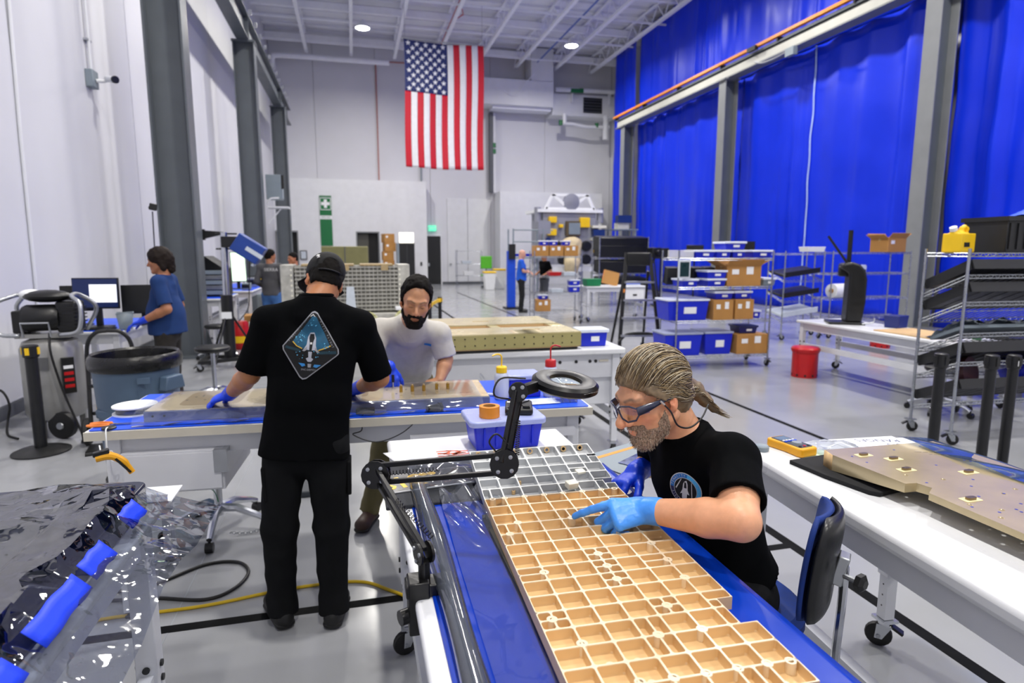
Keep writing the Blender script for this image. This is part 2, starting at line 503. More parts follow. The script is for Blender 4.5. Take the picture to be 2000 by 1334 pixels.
# floor: slab, tape lines and saw-cut joints
fl = struct(MB().bb(-3.6, 14.2, -7, 33, -0.2, 0).build('floor', M_floor))
for (x0, x1, y0, y1) in ((2.455, 2.525, -7, 30), (4.19, 4.25, 2.98, 26), (-3.0, 2.455, 2.945, 3.005), (4.25, 11.2, 2.95, 3.01)):
    MB().bb(x0, x1, y0, y1, 0.0002, 0.0016).build('floor_tape', M_tape, fl)
M_joint = mat('floor joint', '#8d9299', 0.5, 0, 0.03, 5)
for y in (-2.5, 8.6, 14.6, 20.6): MB().bb(-3.6, 14, y, y + 0.006, 0.0002, 0.0009).build('floor_joint', M_joint, fl)
for x in (-0.9, 6.6, 10.4): MB().bb(x, x + 0.006, -7, 33, 0.0002, 0.0009).build('floor_joint', M_joint, fl)

# left wall: tall insulated panels with joints, on a backing wall
wl = struct(MB().bb(-3.9, -3.63, -7, 33, 0, 12.0).build('wall_left', M_wall))
ys = [-7, -4.6, -1.2, 2.2, 5.2, 8.4, 12.4, 15.8, 19.2, 22.6, 26.0, 29.4, 33]
for a, b in zip(ys[:-1], ys[1:]): MB().bb(-3.64, -3.6, a + 0.012, b - 0.012, 0.14, 12.0).build('wall_panel', M_wall, wl, bevel=0.008)
struct(MB().bb(-3.6, -3.585, -7, 32, 0, 0.14).build('baseboard_left', M_base))
# back wall, upper panels and the lower rooms in front of it
wb = struct(MB().bb(-3.6, 14.2, 33.02, 33.3, 0, 12.0).build('wall_back', M_wall))
xs = [-3.6, -1.6, 1.35, 4.0, 7.2, 10.2, 14.0]
for a, b in zip(xs[:-1], xs[1:]): MB().bb(a + 0.015, b - 0.015, 32.98, 33.02, 0, 12.0).build('wall_panel', M_wall, wb, bevel=0.01)
pl = MB()
pl.bb(-3.6, -3.55, 32, 32.97, 0, 5.2).bb(-3.55, -2.62, 32, 32.97, 2.66, 5.2).bb(-2.62, 0.22, 32, 32.97, 0, 5.2).bb(0.22, 1.24, 32, 32.97, 2.64, 5.2).bb(1.24, 3.67, 32, 32.97, 0, 5.2)
wp = struct(pl.build('wall_room_left', M_white))
struct(MB().bb(7.4, 13.0, 31.6, 32.97, 0, 4.78).build('wall_room_right', M_white))
struct(MB().bb(-3.9, 14.2, -7.3, -7, 0, 12).build('wall_front', M_wall))
struct(MB().bb(14.0, 14.3, -7, 33, 0, 12).build('wall_right', M_wall))
# door openings
def door(n, x0, x1, y, h, leafcol, swing=0.0):
    d = MB().bb(x0, x1, y + 0.5, y + 0.55, 0, h).build('door_%d' % n, M_dark); struct(d)  # near-black sheet behind the frame, painted darkness of the unlit room
    fr = MB().bb(x0 - 0.06, x0, y - 0.02, y + 0.1, 0, h + 0.06).bb(x1, x1 + 0.06, y - 0.02, y + 0.1, 0, h + 0.06).bb(x0, x1, y - 0.02, y + 0.1, h, h + 0.06)
    fr.build('door_frame', M_steel_lt, d)
    return d
M_leaf = mat('dark door leaf', '#4a4a44', 0.5, 0, 0.04, 4)
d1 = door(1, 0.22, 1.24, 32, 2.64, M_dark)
MB().bb(0.24, 0.76, 32.2, 32.25, 0, 2.6).build('door_leaf', M_leaf, d1)
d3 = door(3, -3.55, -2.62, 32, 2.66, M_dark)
d2 = struct(MB().bb(3.7, 4.48, 32.92, 32.965, 0, 2.52).build('door_2', mat('black door', '#0d0f12', 0.4, 0, 0.05, 4)))
MB().bb(3.64, 3.7, 32.88, 32.97, 0, 2.58).bb(4.48, 4.54, 32.88, 32.97, 0, 2.58).bb(3.7, 4.48, 32.88, 32.97, 2.52, 2.58).build('door_frame', M_white, d2)
MB().bb(3.8, 3.88, 32.88, 32.92, 0.95, 1.12).build('handle', M_alu, d2)
d4 = struct(MB().bb(4.86, 7.02, 32.93, 32.97, 0, 4.48).build('door_4', M_white, bevel=0.01))
MB().bb(5.93, 5.945, 32.92, 32.935, 0, 4.48).build('leaf_gap', M_base, d4)
MB().bb(4.95, 5.05, 32.88, 32.93, 1.0, 1.1).build('handle', M_alu, d4)
struct(MB().bb(4.5, 7.38, 32.9, 32.97, 0, 0.12).build('baseboard_back', M_base))
# left steel columns (H section) and crane runway beam
for k, y in enumerate((11.2, 19.2, 27.2)):
    c = struct(MB().bb(-2.95, -2.45, y - 0.01, y + 0.01, 0, 7.4).build('trim_%d' % (k + 1), M_steel))
    MB().bb(-2.975, -2.945, y - 0.2, y + 0.2, 0, 7.4).build('flange', M_steel, c, bevel=0.004)
    MB().bb(-2.455, -2.425, y - 0.2, y + 0.2, 0, 7.4).build('flange', M_steel, c, bevel=0.004)
    MB().bb(-3.02, -2.38, y - 0.26, y + 0.26, 0, 0.03).build('base_plate', M_steel, c)
    MB().prism([(-2.425, 0.03), (-2.3, 0.03), (-2.425, 0.5)], y - 0.012, y + 0.012, 'xz').build('gusset', M_steel, c)
    MB().bb(-3.0, -2.4, y - 0.22, y + 0.22, 7.37, 7.42).build('cap_plate', M_steel, c)
cb = struct(MB().bb(-2.72, -2.68, 2, 31, 7.44, 8.1).build('trim_10', M_steel))
MB().bb(-2.86, -2.54, 2, 31, 7.42, 7.45).build('beam_flange', M_steel, cb)
MB().bb(-2.86, -2.54, 2, 31, 8.08, 8.11).build('beam_flange', M_steel, cb)
MB().bb(-2.73, -2.67, 2, 31, 8.11, 8.2).build('crane_rail', M_alu, cb)
for i in range(26): MB().bb(-2.52, -2.44, 4 + i, 4.05 + i, 8.06, 8.2).build('rail_clip', M_alu, cb)
for y in (11.2, 19.2, 27.2): MB().bb(-2.84, -2.56, y - 0.012, y + 0.012, 7.45, 8.08).build('stiffener', M_steel, cb)
# right columns
for k, y in enumerate((11.4, 19.3, 27.3)):
    c = struct(MB().bb(12.2, 12.62, y - 0.01, y + 0.01, 0, 7.4).build('trim_%d' % (k + 4), M_steel))
    MB().bb(12.17, 12.2, y - 0.2, y + 0.2, 0, 7.4).build('flange', M_steel_lt, c, bevel=0.004)
    MB().bb(12.62, 12.65, y - 0.2, y + 0.2, 0, 7.4).build('flange', M_steel_lt, c, bevel=0.004)
    MB().bb(12.1, 12.7, y - 0.26, y + 0.26, 0, 0.03).build('base_plate', M_steel_lt, c)
    MB().bb(12.1, 12.7, y - 0.24, y + 0.24, 7.37, 7.42).build('cap_plate', M_steel_lt, c)
cr = struct(MB().bb(12.38, 12.42, 2, 28.2, 7.45, 7.92).build('trim_11', M_steel_lt))
MB().bb(12.2, 12.6, 2, 28.2, 7.42, 7.46).build('beam_flange', M_steel_lt, cr)
MB().bb(12.24, 12.56, 2, 28.2, 7.78, 7.82).build('beam_flange', M_steel, cr)
MB().bb(12.3, 12.36, 2, 28.2, 7.5, 7.74).build('beam_channel', mat('pale beam paint', '#b9b9b2', 0.5, 0, 0.05, 3), cr)
MB().bb(12.16, 12.28, 4, 28.4, 7.92, 8.0).build('conductor_bar', M_orange, cr)
for i in range(9): MB().bb(12.2, 12.42, 5 + i * 2.9, 5.06 + i * 2.9, 7.82, 7.94).build('bar_bracket', M_black, cr)
MB().bb(12.1, 12.24, 15.75, 16.1, 7.2, 7.42).build('junction_box', M_greybox, cr)
MB().bb(12.08, 12.2, 17.5, 17.9, 7.84, 7.96).build('collector_shoe', M_black, cr)
MB().tube(bez([(12.15, 16.1, 7.35), (12.1, 16.6, 7.3), (12.15, 17.2, 7.36), (12.2, 17.6, 7.5)], 5), 0.03, 6).build('flex_conduit', M_alu, cr)
# ceiling deck, joists, girders
ce = struct(MB().bb(-3.9, 14.3, -7, 33.3, 11.95, 12.15).build('ceiling', M_ceil))
rib = MB().bb(-3.6, 14, -0.12, 0.12, 11.86, 11.95).mesh('deck_rib', M_ceil)
for i in range(44): mk('deck_rib', rib, ce, loc=(0, -6.6 + 0.9 * i, 0))
jm = MB()
jm.bb(-0.07, 0.07, -7, 32.2, 10.98, 11.1).bb(-0.05, 0.05, -7, 32.98, 11.72, 11.82)
y = -7.0
while y < 31.5:
    jm.beam((0, y, 11.08), (0, y + 0.6, 11.74), 0.035, 0.035); jm.beam((0, y + 0.6, 11.74), (0, y + 1.2, 11.08), 0.035, 0.035); y += 1.2
jme = jm.mesh('joist', M_joist)
for k in range(8): mk('joist', jme, ce, loc=(-1.8 + 2.04 * k, 0, 0))
gm = MB().bb(-3.6, 13.9, -0.09, 0.09, 11.42, 11.68).mesh('girder', M_joist)
for k in range(8): mk('girder', gm, ce, loc=(0, 3.2 + 4.1 * k, 0))
bm_ = MB().bb(-3.6, 13.9, -0.03, 0.03, 11.1, 11.17).mesh('bridging', M_joist)
for k in range(10): mk('bridging', bm_, ce, loc=(0, 4.5 + 2.95 * k, 0))
for x, c in ((4.3, M_red), (9.4, M_bluemat)):
    MB().cyl((x, 10, 11.22), (x, 32.9, 11.22), 0.035, n=8).build('ceiling_pipe', c if c is M_red else mat('blue conduit', '#4a67b8', 0.4), ce)
MB().tube([(4.3, 20, 11.3), (4.3, 25, 11.25), (4.6, 26, 11.1), (4.25, 27, 11.1)], 0.02, 6).build('ceiling_pipe', M_red, ce)
MB().tube(bez([(-3.4, 33, 10.4), (-3.3, 32, 10.6), (-2.9, 31.9, 10.7), (0, 31.9, 10.7), (2, 31.9, 10.7)], 4), 0.12, 8).build('ceiling_pipe', M_joist, ce)

# high-bay lamps in rows, each with its own light
M_lens = mat('lamp lens', '#ffffff', 0.3, 0, 0, emit='#f6f8ff', estr=45.0)
def high_bay(x, y, z=10.55, tail=''):
    t = thing('high_bay_lamp' + tail, 'round white high-bay lamp hanging below the roof joists', 'lamp', (x, y, z), 0, 'high-bay lamps under the roof')
    MB().lathe([(0.06, 0.32), (0.1, 0.3), (0.12, 0.16), (0.26, 0.1), (0.3, 0.02), (0.3, 0.0), (0.27, 0.0), (0.26, 0.015)], n=20).build('housing', M_white, t)
    MB().lathe([(0.262, 0.004), (0.2, -0.025), (0.0, -0.04)], n=20).build('lens' + tail, M_lens, t)
    MB().cyl((0, 0, 0.3), (0, 0, 11.0 - z + 0.1), 0.012, n=6).build('hanger', M_joist, t)
    li = bpy.data.lights.new('lamp_light', 'AREA'); li.shape = 'DISK'; li.size = 0.5; li.energy = LAMP_POWER; li.color = (1.0, 0.955, 0.875); li.spread = math.radians(165)
    lo = bpy.data.objects.new('lamp_light' + tail, li); COL.objects.link(lo); lo.parent = t; lo.location = (0, 0, -0.06)
    return t
for k, y in enumerate((26.9, 20.8, 14.7, 8.6, 2.5, -3.6)):
    for x in (0.68, 9.5): high_bay(x, y, 10.55, '' if k == 0 else '_%s_row_%d_offscreen' % ('left' if x < 5 else 'right', k))
# ---------------------------------------------------------------- curtains
M_cur = mat('blue vinyl curtain', '#002cd4', 0.42, 0, 0.06, 1.2, bump=0.06, bscale=2.5, spec=0.3)
M_seam = mat('curtain edge binding', '#9fb4ee', 0.5)
def curtain(name, label, y0, y1, z0, z1, seed, x=12.95, amp=0.12, nfold=None, edge=None):
    rng = random.Random(seed); L = y1 - y0; nf = nfold or int(L * 3.2)
    ph = [rng.uniform(0, 6.28) for _ in range(6)]; fr = [rng.uniform(0.7, 1.3) for _ in range(6)]
    pos = sorted(rng.uniform(0, L) for _ in range(nf)); wd = [rng.uniform(0.06, 0.22) for _ in pos]; am = [rng.uniform(-1, 1) for _ in pos]
    sl = [rng.uniform(-0.03, 0.03) for _ in pos]
    def fn(u, v):
        yy = u * L; zz = z0 + (z1 - z0) * v; d = 0.0
        for p, w, a, s in zip(pos, wd, am, sl):
            q = (yy - p - s * (zz - z1)) / w
            if abs(q) < 3: d += a * math.exp(-q * q) * (0.55 + 0.45 * math.sin(v * 3 * fr[0] + p))
        d += 0.35 * math.sin(yy * 5.5 * fr[1] + ph[1]) * (0.4 + 0.6 * v) + 0.25 * math.sin(yy * 2.1 + ph[2])
        d += 0.12 * math.sin(zz * 1.7 + yy * 0.9 + ph[3]) + 0.06 * math.sin(zz * 4.3 - yy * 2 + ph[4])
        return (x + amp * d, y0 + yy, zz)
    t = thing(name, label, 'curtain', (0, 0, 0))
    MB().grid(fn, int(L * 16), 26).build('curtain_sheet', M_cur, t, smooth=180, solid=0.012)
    if edge is not None:
        def eg(u, v):
            p = fn(edge + (u - 0.5) * 0.05 / L, v); return (p[0] - 0.035, p[1] + 0.012 * math.sin(v * 40), p[2])
        MB().grid(eg, 2, 40).build('edge_binding', M_seam, t, smooth=180, solid=0.008)
    return t
curtain('blue_curtain', 'tall blue vinyl curtain hanging right of the nearest grey column', 2.5, 11.38, 0.01, 7.5, 3, amp=0.17)
curtain('blue_curtain', 'blue curtain with a pale bound edge hanging next to the widest column', 11.42, 15.9, 0.01, 7.5, 5, edge=0.985)
curtain('blue_curtain', 'blue curtain between the pale bound edge and the middle grey column', 15.93, 19.3, 0.01, 7.5, 8)
curtain('blue_curtain', 'blue curtain between the middle and the farthest grey column', 19.34, 27.3, 0.01, 7.5, 11)
curtain('blue_curtain', 'narrow blue curtain strip beyond the farthest grey column', 27.6, 30.1, 0.01, 11.4, 14)
curtain('blue_curtain', 'glossy upper blue curtain above the orange conductor bar', 2.5, 27.4, 7.56, 11.6, 19, x=13.05, amp=0.1, nfold=90)

# ---------------------------------------------------------------- flag
M_fr = mat('flag red', '#c8102c', 0.6, 0, 0.05, 6); M_fw = mat('flag white', '#e9eaee', 0.6, 0, 0.03, 6); M_fb = mat('flag blue', '#1b2a66', 0.6, 0, 0.05, 6)
fx0, fz1, FW, FH, FY = 2.12, 9.68, 3.08, 4.68, 25.0
flag = thing('american_flag', 'large red, white and blue flag with stars hanging vertically from the roof', 'flag', (fx0, FY, fz1))
def fwave(u, v):
    return (u * FW + 0.02 * math.sin(v * 6), 0.05 * math.sin(u * 14 + v * 2) * (0.3 + v) + 0.04 * math.sin(u * 5 - v * 4), -v * FH - 0.06 * math.sin(u * 3.1) - 0.04 * u)
for i in range(13):
    a, b = i / 13, (i + 1) / 13; v0 = 0.4 if i < 7 else 0.0
    MB().grid(lambda u, v: fwave(a + (b - a) * u, v0 + (1 - v0) * v), 5, 26).build('stripe', M_fr if i % 2 == 0 else M_fw, flag, smooth=180, solid=0.01)
MB().grid(lambda u, v: fwave(u * 7 / 13, v * 0.4), 30, 16).build('canton', M_fb, flag, smooth=180, solid=0.012)
for r in range(11):
    for c in range(5 if r % 2 == 0 else 4):
        u = 7 / 13 * ((c + 0.5 + (0.5 if r % 2 else 0)) / 5.0); v = 0.4 * (r + 0.7) / 11.4
        ctr = Vector(fwave(u, v)); pts = []
        for k in range(10):
            rr = 0.105 if k % 2 == 0 else 0.045; t = PI / 2 + k * PI / 5
            pts.append((ctr.x + rr * math.cos(t), ctr.z + rr * math.sin(t)))
        MB().prism(pts, ctr.y - 0.022, ctr.y - 0.006, 'xz').build('star', M_fw, flag, smooth=0)
MB().cyl((-0.05, 0, 0.03), (FW + 0.05, 0, -0.06), 0.025, n=8).build('top_rod', M_alu, flag)
for x in (0.05, FW - 0.05): MB().cyl((x, 0, 0), (x, 0, 11.1 - fz1), 0.008, n=5).build('hanging_cable', M_alu, flag)

# ---------------------------------------------------------------- things fixed to walls and columns
sc = thing('security_camera', 'white bullet security camera on a conduit on the left wall', 'camera', (-3.6, 10.53, 4.19))
MB().bb(0, 0.1, -0.11, 0.11, -0.12, 0.12).build('junction_box', M_greybox, sc, bevel=0.01)
MB().cyl((0.05, 0.0, 0.12), (0.05, 0.06, 6.8), 0.022, n=8).build('conduit', M_white, sc)
MB().bb(0, 0.06, -0.05, 0.09, 0.52, 0.55).build('strap', M_alu, sc)
MB().tube(bez([(0.1, 0, -0.02), (0.2, 0.05, 0.0), (0.3, 0.12, 0.06)], 5), 0.028, 8).build('arm', M_white, sc)
MB().cyl((0.22, 0.06, 0.03), (0.36, -0.06, 0.0), 0.042, 0.048, n=14).build('barrel', M_white, sc)
MB().cyl((0.355, -0.056, 0.0), (0.38, -0.078, -0.005), 0.052, n=14).build('lens_hood', M_black, sc)
tag(MB().tube([(-3.58, 8.3, 0.2), (-3.58, 8.35, 3), (-3.58, 8.5, 6), (-3.58, 8.6, 11.9)], 0.02, 8).build('wall_conduit', M_white), 'thin white vertical conduit left of the security camera on the wall', 'conduit')
ac = thing('wall_cabinet', 'grey electrical cabinet on the middle left column', 'cabinet', (-2.4, 19.9, 3.0))
MB().bb(0, 0.42, -0.25, 0.25, 0.25, 0.95).build('body', M_greybox, ac, bevel=0.01)
MB().bb(0.42, 0.44, -0.22, 0.22, 0.28, 0.92).build('door', M_greybox, ac, bevel=0.006)
MB().bb(0.36, 0.5, -0.24, -0.2, 0.55, 0.94).build('switch_gear', M_black, ac)
MB().bb(0, 0.6, -0.3, 0.3, 0.0, 0.04).build('shelf', M_white, ac)
MB().beam((0.02, -0.2, -0.45), (0.4, -0.2, 0.0), 0.03, 0.03).build('shelf_brace', M_white, ac)
MB().tube(bez([(0.02, -0.28, 0.12), (0.12, -0.3, 0.25), (0.35, -0.3, 0.28)], 5), 0.03, 8).build('cable_loop', M_white, ac)
ba = thing('first_aid_banner', 'long green first aid banner with white cross on the back wall', 'banner', (-1.23, 31.97, 2.0))
MB().bb(-0.28, 0.28, -0.01, 0.02, 1.45, 2.4).build('sign_board', M_green, ba)
MB().bb(-0.28, 0.28, -0.012, 0.02, 1.28, 1.45).build('white_band', M_label, ba)
MB().bb(-0.28, 0.28, -0.01, 0.02, 0.0, 1.28).build('lower_banner', M_green, ba)
MB().prism([(-0.07, -0.2), (0.07, -0.2), (0.07, -0.07), (0.2, -0.07), (0.2, 0.07), (0.07, 0.07), (0.07, 0.2), (-0.07, 0.2), (-0.07, 0.07), (-0.2, 0.07), (-0.2, -0.07), (-0.07, -0.07)], -0.02, -0.01, 'xz').build('white_cross', M_label, ba, loc=(0, 0, 2.02))
bd = MB(); 
for q in ((-0.26, 0.26, 2.28, 2.31), (-0.26, 0.26, 1.72, 1.75), (-0.26, -0.23, 1.72, 2.31), (0.23, 0.26, 1.72, 2.31)): bd.bb(q[0], q[1], -0.02, -0.01, q[2], q[3])
bd.build('white_border', M_label, ba)
text('lettering', 'FIRST AID', 0.1, M_green, ba, (0, -0.016, 1.365), (PI / 2, 0, 0), 0.002)
ex = thing('exit_sign', 'small glowing green exit sign above the black door', 'sign', (4.05, 32.9, 2.78))
MB().bb(-0.2, 0.2, -0.05, 0.07, 0, 0.28).build('sign_box', mat('lit exit face', '#5fe0b0', 0.4, 0, 0, emit='#5fe8b8', estr=0.9), ex)
text('lettering', 'EXIT', 0.2, M_label, ex, (0, -0.055, 0.14), (PI / 2, 0, 0), 0.002)
# ducts and services high on the back wall
du = thing('air_duct', 'white rectangular air duct with a riser high on the back wall', 'duct', (0, 32.2, 0))
MB().bb(5.0, 10.25, -0.55, 0.75, 9.05, 10.3).build('duct_run', M_white, du, bevel=0.02)
MB().bb(9.07, 10.25, -0.5, 0.7, 10.3, 11.9).build('riser', M_white, du, bevel=0.02)
MB().bb(7.1, 10.2, -0.3, 0.5, 8.9, 9.05).build('lower_trim', M_ceil, du)
MB().tube(bez([(7.6, -0.58, 9.7), (8.0, -0.6, 9.5), (8.4, -0.6, 9.6), (8.8, -0.6, 10.2), (9.2, -0.6, 10.6)], 5), 0.02, 6).build('loose_wire', M_joist, du)
un = thing('ventilation_unit', 'white ventilation unit with a dark square grille next to the curtain', 'vent', (0, 32.2, 0))
MB().bb(10.3, 13.9, -0.2, 0.79, 8.75, 9.85).build('casing', M_white, un, bevel=0.02)
MB().bb(12.0, 13.05, -0.23, -0.19, 8.95, 9.72).build('grille', M_dark, un)
for i in range(5): MB().bb(12.0, 13.05, -0.25, -0.22, 9.0 + i * 0.15, 9.03 + i * 0.15).build('louvre', M_base, un)
pv = thing('white_pipe_run', 'white pipework with green markers hanging under the ventilation unit', 'pipe', (0, 31.8, 0))
MB().cyl((10.4, 0, 9.98), (13.9, 0, 10.05), 0.11, n=10).build('pipe', M_white, pv)
MB().tube(bez([(10.8, 0, 8.3), (11.4, 0, 8.3), (12.2, 0, 8.2), (13.4, 0, 8.25)], 4), 0.09, 8).build('pipe', M_white, pv)
for x in (11.3, 13.4): MB().bb(x, x + 0.06, -0.02, 0.24, 9.4, 10.05).build('bracket', M_white, pv)
MB().cyl((10.9, 0, 8.3), (10.9, 0, 8.8), 0.12, n=10).build('pipe', M_white, pv)
MB().cyl((13.2, 0, 7.6), (13.2, 0, 8.8), 0.14, n=10).build('pipe', M_white, pv)
for x, z in ((10.7, 8.35), (12.7, 8.3)): MB().cyl((x, 0, z - 0.12), (x, 0, z + 0.12), 0.1, n=10).build('green_marker', M_green, pv)
MB().cyl((11.2, 0, 9.98), (11.9, 0, 10.0), 0.12, n=10).build('green_marker', M_green, pv)
dp = thing('dark_wall_strip', 'dark vertical cable tray with green tags below the flag', 'tray', (7.2, 32.6, 4.8))
MB().bb(-0.1, 0.08, 0, 0.3, 0, 4.05).build('tray', M_base, dp)
MB().bb(0.08, 0.2, 0.05, 0.3, 0, 4.05).build('side_pipe', M_white, dp)
for z in (2.0, 2.3): MB().bb(0.06, 0.22, -0.02, 0.1, z, z + 0.22).build('green_tag', M_green, dp)
rp = thing('red_sprinkler_pipe', 'thin red sprinkler pipe running down the back wall left of the flag', 'pipe', (1.4, 32.9, 5.2))
MB().tube([(0, 0, 0), (0, 0, 5.75), (0.05, 0, 5.82), (2.6, 0, 5.86)], 0.028, 8).build('pipe', mat('faded red pipe', '#b0685c', 0.5), rp)
tag(MB().bb(3.5, 3.56, 32.85, 32.95, 4.4, 6.3).build('wall_bracket_rod', M_greybox), 'short grey vertical rod on the back wall under the flag', 'rod')
# ================================================================ benches
M_lam = mat('white laminate', '#dcdee2', 0.32, 0, 0.03, 4)
M_edge = mat('beige bench edge', '#c9c4b6', 0.5, 0, 0.05, 6)
M_frame = mat('white bench frame', '#d6d8de', 0.4, 0, 0.04, 5)
M_rubber = mat('black rubber', '#0a0a0b', 0.55, 0, 0.2, 20)
M_screw = mat('steel screw', '#a8abb0', 0.3, 0.9, 0.1, 30)
def caster(parent, x, y, z_top=0.14, r=0.055, ang=0.3, m=None):
    """swivel caster, wheel on the floor at local z = 0"""
    m = m or M_chrome
    c, s = math.cos(ang), math.sin(ang)
    ax = Vector((-s, c, 0)); fw = Vector((c, s, 0)); ctr = Vector((x, y, r)) + fw * 0.02
    o = MB()
    o.box((x, y, z_top - 0.008), (0.075, 0.075, 0.012))
    o.cyl((x, y, z_top - 0.03), (x, y, z_top - 0.01), 0.028, n=10)
    for sg in (-1, 1):
        a = ctr + ax * (0.022 * sg); top = Vector((x, y, z_top - 0.03)) + ax * (0.022 * sg)
        d = fw * 0.03
        o.add([top - d, top + d, a + d * 0.5 + Vector((0, 0, -0.012)), a - d * 0.5 + Vector((0, 0, -0.012)), top - d + ax * 0.003 * sg, top + d + ax * 0.003 * sg, a + d * 0.5 + ax * 0.003 * sg + Vector((0, 0, -0.012)), a - d * 0.5 + ax * 0.003 * sg + Vector((0, 0, -0.012))],
              [(0, 1, 2, 3), (7, 6, 5, 4), (0, 4, 5, 1), (1, 5, 6, 2), (2, 6, 7, 3), (3, 7, 4, 0)])
    w = o.build('caster', m, parent)
    MB().lathe([(0.012, -0.016), (r * 0.72, -0.016), (r * 0.95, -0.012), (r, -0.006), (r, 0.006), (r * 0.95, 0.012), (r * 0.72, 0.016), (0.012, 0.016)], ctr, 18, ax).build('wheel', M_rubber, w)
    MB().cyl(ctr - ax * 0.03, ctr + ax * 0.03, 0.009, n=8).build('axle', M_screw, w)
    MB().box(Vector((x, y, z_top - 0.045)) - fw * 0.05, (0.05, 0.035, 0.012), (0, -0.5, ang)).build('brake_pedal', M_black, w)
    return w
def bench(name, label, loc, rz, W, D, H, wheels=True, apron=0.1, edge=None, inset=0.07, mat_top=None, thick=0.035, group=None, legs=(0, 1, 2, 3), round_edge=0.012):
    t = thing(name, label, 'bench', loc, rz, group)
    MB().bb(-W / 2, W / 2, -D / 2, D / 2, H - thick, H).build('worktop', M_lam, t, bevel=round_edge, seg=3)
    if edge: 
        MB().bb(-W / 2 + 0.002, W / 2 - 0.002, -D / 2 - 0.003, -D / 2 + 0.004, H - thick + 0.002, H - 0.003).build('edge_band', edge, t)
    x, y = W / 2 - inset, D / 2 - inset
    for a, b in (((-x, -y), (x, -y)), ((-x, y), (x, y)), ((-x, -y), (-x, y)), ((x, -y), (x, y))):
        MB().beam((a[0], a[1], H - thick - apron / 2), (b[0], b[1], H - thick - apron / 2), 0.03, apron).build('apron', M_frame, t)
    zb = 0.14 if wheels else 0.03
    for i, (lx, ly) in enumerate(((-x, -y), (x, -y), (x, y), (-x, y))):
        if i not in legs: continue
        lg = MB().bb(lx - 0.032, lx + 0.032, ly - 0.032, ly + 0.032, 0.34, H - thick).build('leg', M_frame, t, bevel=0.004)
        MB().bb(lx - 0.024, lx + 0.024, ly - 0.024, ly + 0.024, zb, 0.36).build('leg_extension', M_frame, lg)
        for z in (0.39, 0.44):
            for sx in (-1, 1): MB().cyl((lx + sx * 0.03, ly, z), (lx + sx * 0.039, ly, z), 0.011, n=10).build('bolt', M_black, lg)
            for sy in (-1, 1): MB().cyl((lx, ly + sy * 0.03, z), (lx, ly + sy * 0.039, z), 0.011, n=10).build('bolt', M_black, lg)
        for z in (0.2, 0.25, 0.3):
            for sx in (-1, 1): MB().cyl((lx + sx * 0.022, ly, z), (lx + sx * 0.0248, ly, z), 0.004, n=6).build('painted_pin_hole', M_black, lg)  # black disc on the leg, colour stands for the shade inside a hole
        if wheels: caster(t, lx, ly, ang=0.4 + i)
        else: MB().lathe([(0.03, 0), (0.03, 0.012), (0.008, 0.02), (0.008, 0.05)], (lx, ly, 0), 12).build('foot', M_black, t)
    for sx in (-1, 1): MB().bb(sx * x - 0.02, sx * x + 0.02, -y, y, 0.35, 0.42).build('cross_bar', M_frame, t)
    return t

# ---------------------------------------------------------------- front bench with the pocketed panel
ZT = 0.95
fb = bench('workbench', 'white workbench carrying the gold pocketed panel and magnifier lamp', (0.49, 1.53, 0), 0, 0.76, 2.14, ZT)
M_bfilm = mat('blue sheet', '#0638b0', 0.22, 0, 0.1, 5, coat=0.3)
bs = tag(MB().grid(lambda u, v: (0.15 + 0.74 * u, 0.5 + 1.6 * v, ZT + 0.003 + 0.0015 * math.sin(u * 9 + v * 7)), 40, 60).build('blue_sheet', M_bfilm, None, smooth=180, solid=0.003), 'glossy deep blue plastic sheet spread under the gold pocketed panel', 'sheet')
M_film = film_mat('clear film', (0.93, 0.96, 1.0), 0.05, 0.06, 0.04)
M_filmh = film_mat('hazy film', (0.94, 0.96, 1.0), 0.04, 0.07, 0.05, (0.75, 0.83, 1))
def crease(P, pts, w):
    d = np.linalg.norm(P[:, None, :] - pts[None], axis=-1); d.sort(axis=1)
    return d[:, 0] / w, (d[:, 1] - d[:, 0]) / w
rng = np.random.RandomState(4)
def crumple(x, y, seed, n=60, box=(0, 1, 0, 1)):
    r = np.random.RandomState(seed); pts = np.stack([r.uniform(box[0], box[1], n), r.uniform(box[2], box[3], n)], 1)
    f1, f2 = crease(np.array([[x, y]]), pts, 0.15); return float(f1[0]), float(f2[0])
# clear film sheet over the blue sheet, gathered at its far end
def cf(u, v):
    x = 0.22 + 0.20 * u + 0.02 * v; y = 0.55 + 1.36 * v
    a, b = crumple(x, y, 9, 26, (0.15, 0.5, 0.5, 2.0)); g = max(0, (v - 0.72) / 0.28)
    z = ZT + 0.008 + 0.006 * (1 - min(1, b)) + g * (0.03 * a + 0.035 * math.sin(u * 9 + v * 14) ** 2 * (1 - abs(u - 0.5)))
    return (x, y, z)
tag(MB().grid(cf, 44, 110).build('film_sheet', M_film, None, smooth=180), 'creased clear plastic film on the bench left of the gold panel', 'film')
# long roll of clear film lying along the bench edge
ro = thing('film_roll', 'long loose roll of clear film along the bench edge', 'film', (0.185, 0.5, ZT + 0.028))
def rl(u, v):
    t = u * 2 * PI * 1.6; r = 0.024 + 0.004 * math.sin(v * 11) + 0.006 * u; return (-0.005 + r * math.cos(t) + 0.03 * v * (1 - v), 1.52 * v, r * math.sin(t) * 0.95)
MB().grid(rl, 40, 60).build('rolled_film', M_filmh, ro, smooth=180)
def rl2(u, v):
    t = u * 2 * PI; r = 0.014 + 0.003 * math.sin(v * 17); return (0.006 + r * math.cos(t), 0.05 + 1.44 * v, -0.006 + r * math.sin(t))
MB().grid(rl2, 24, 60).build('inner_layer', M_film, ro, smooth=180)

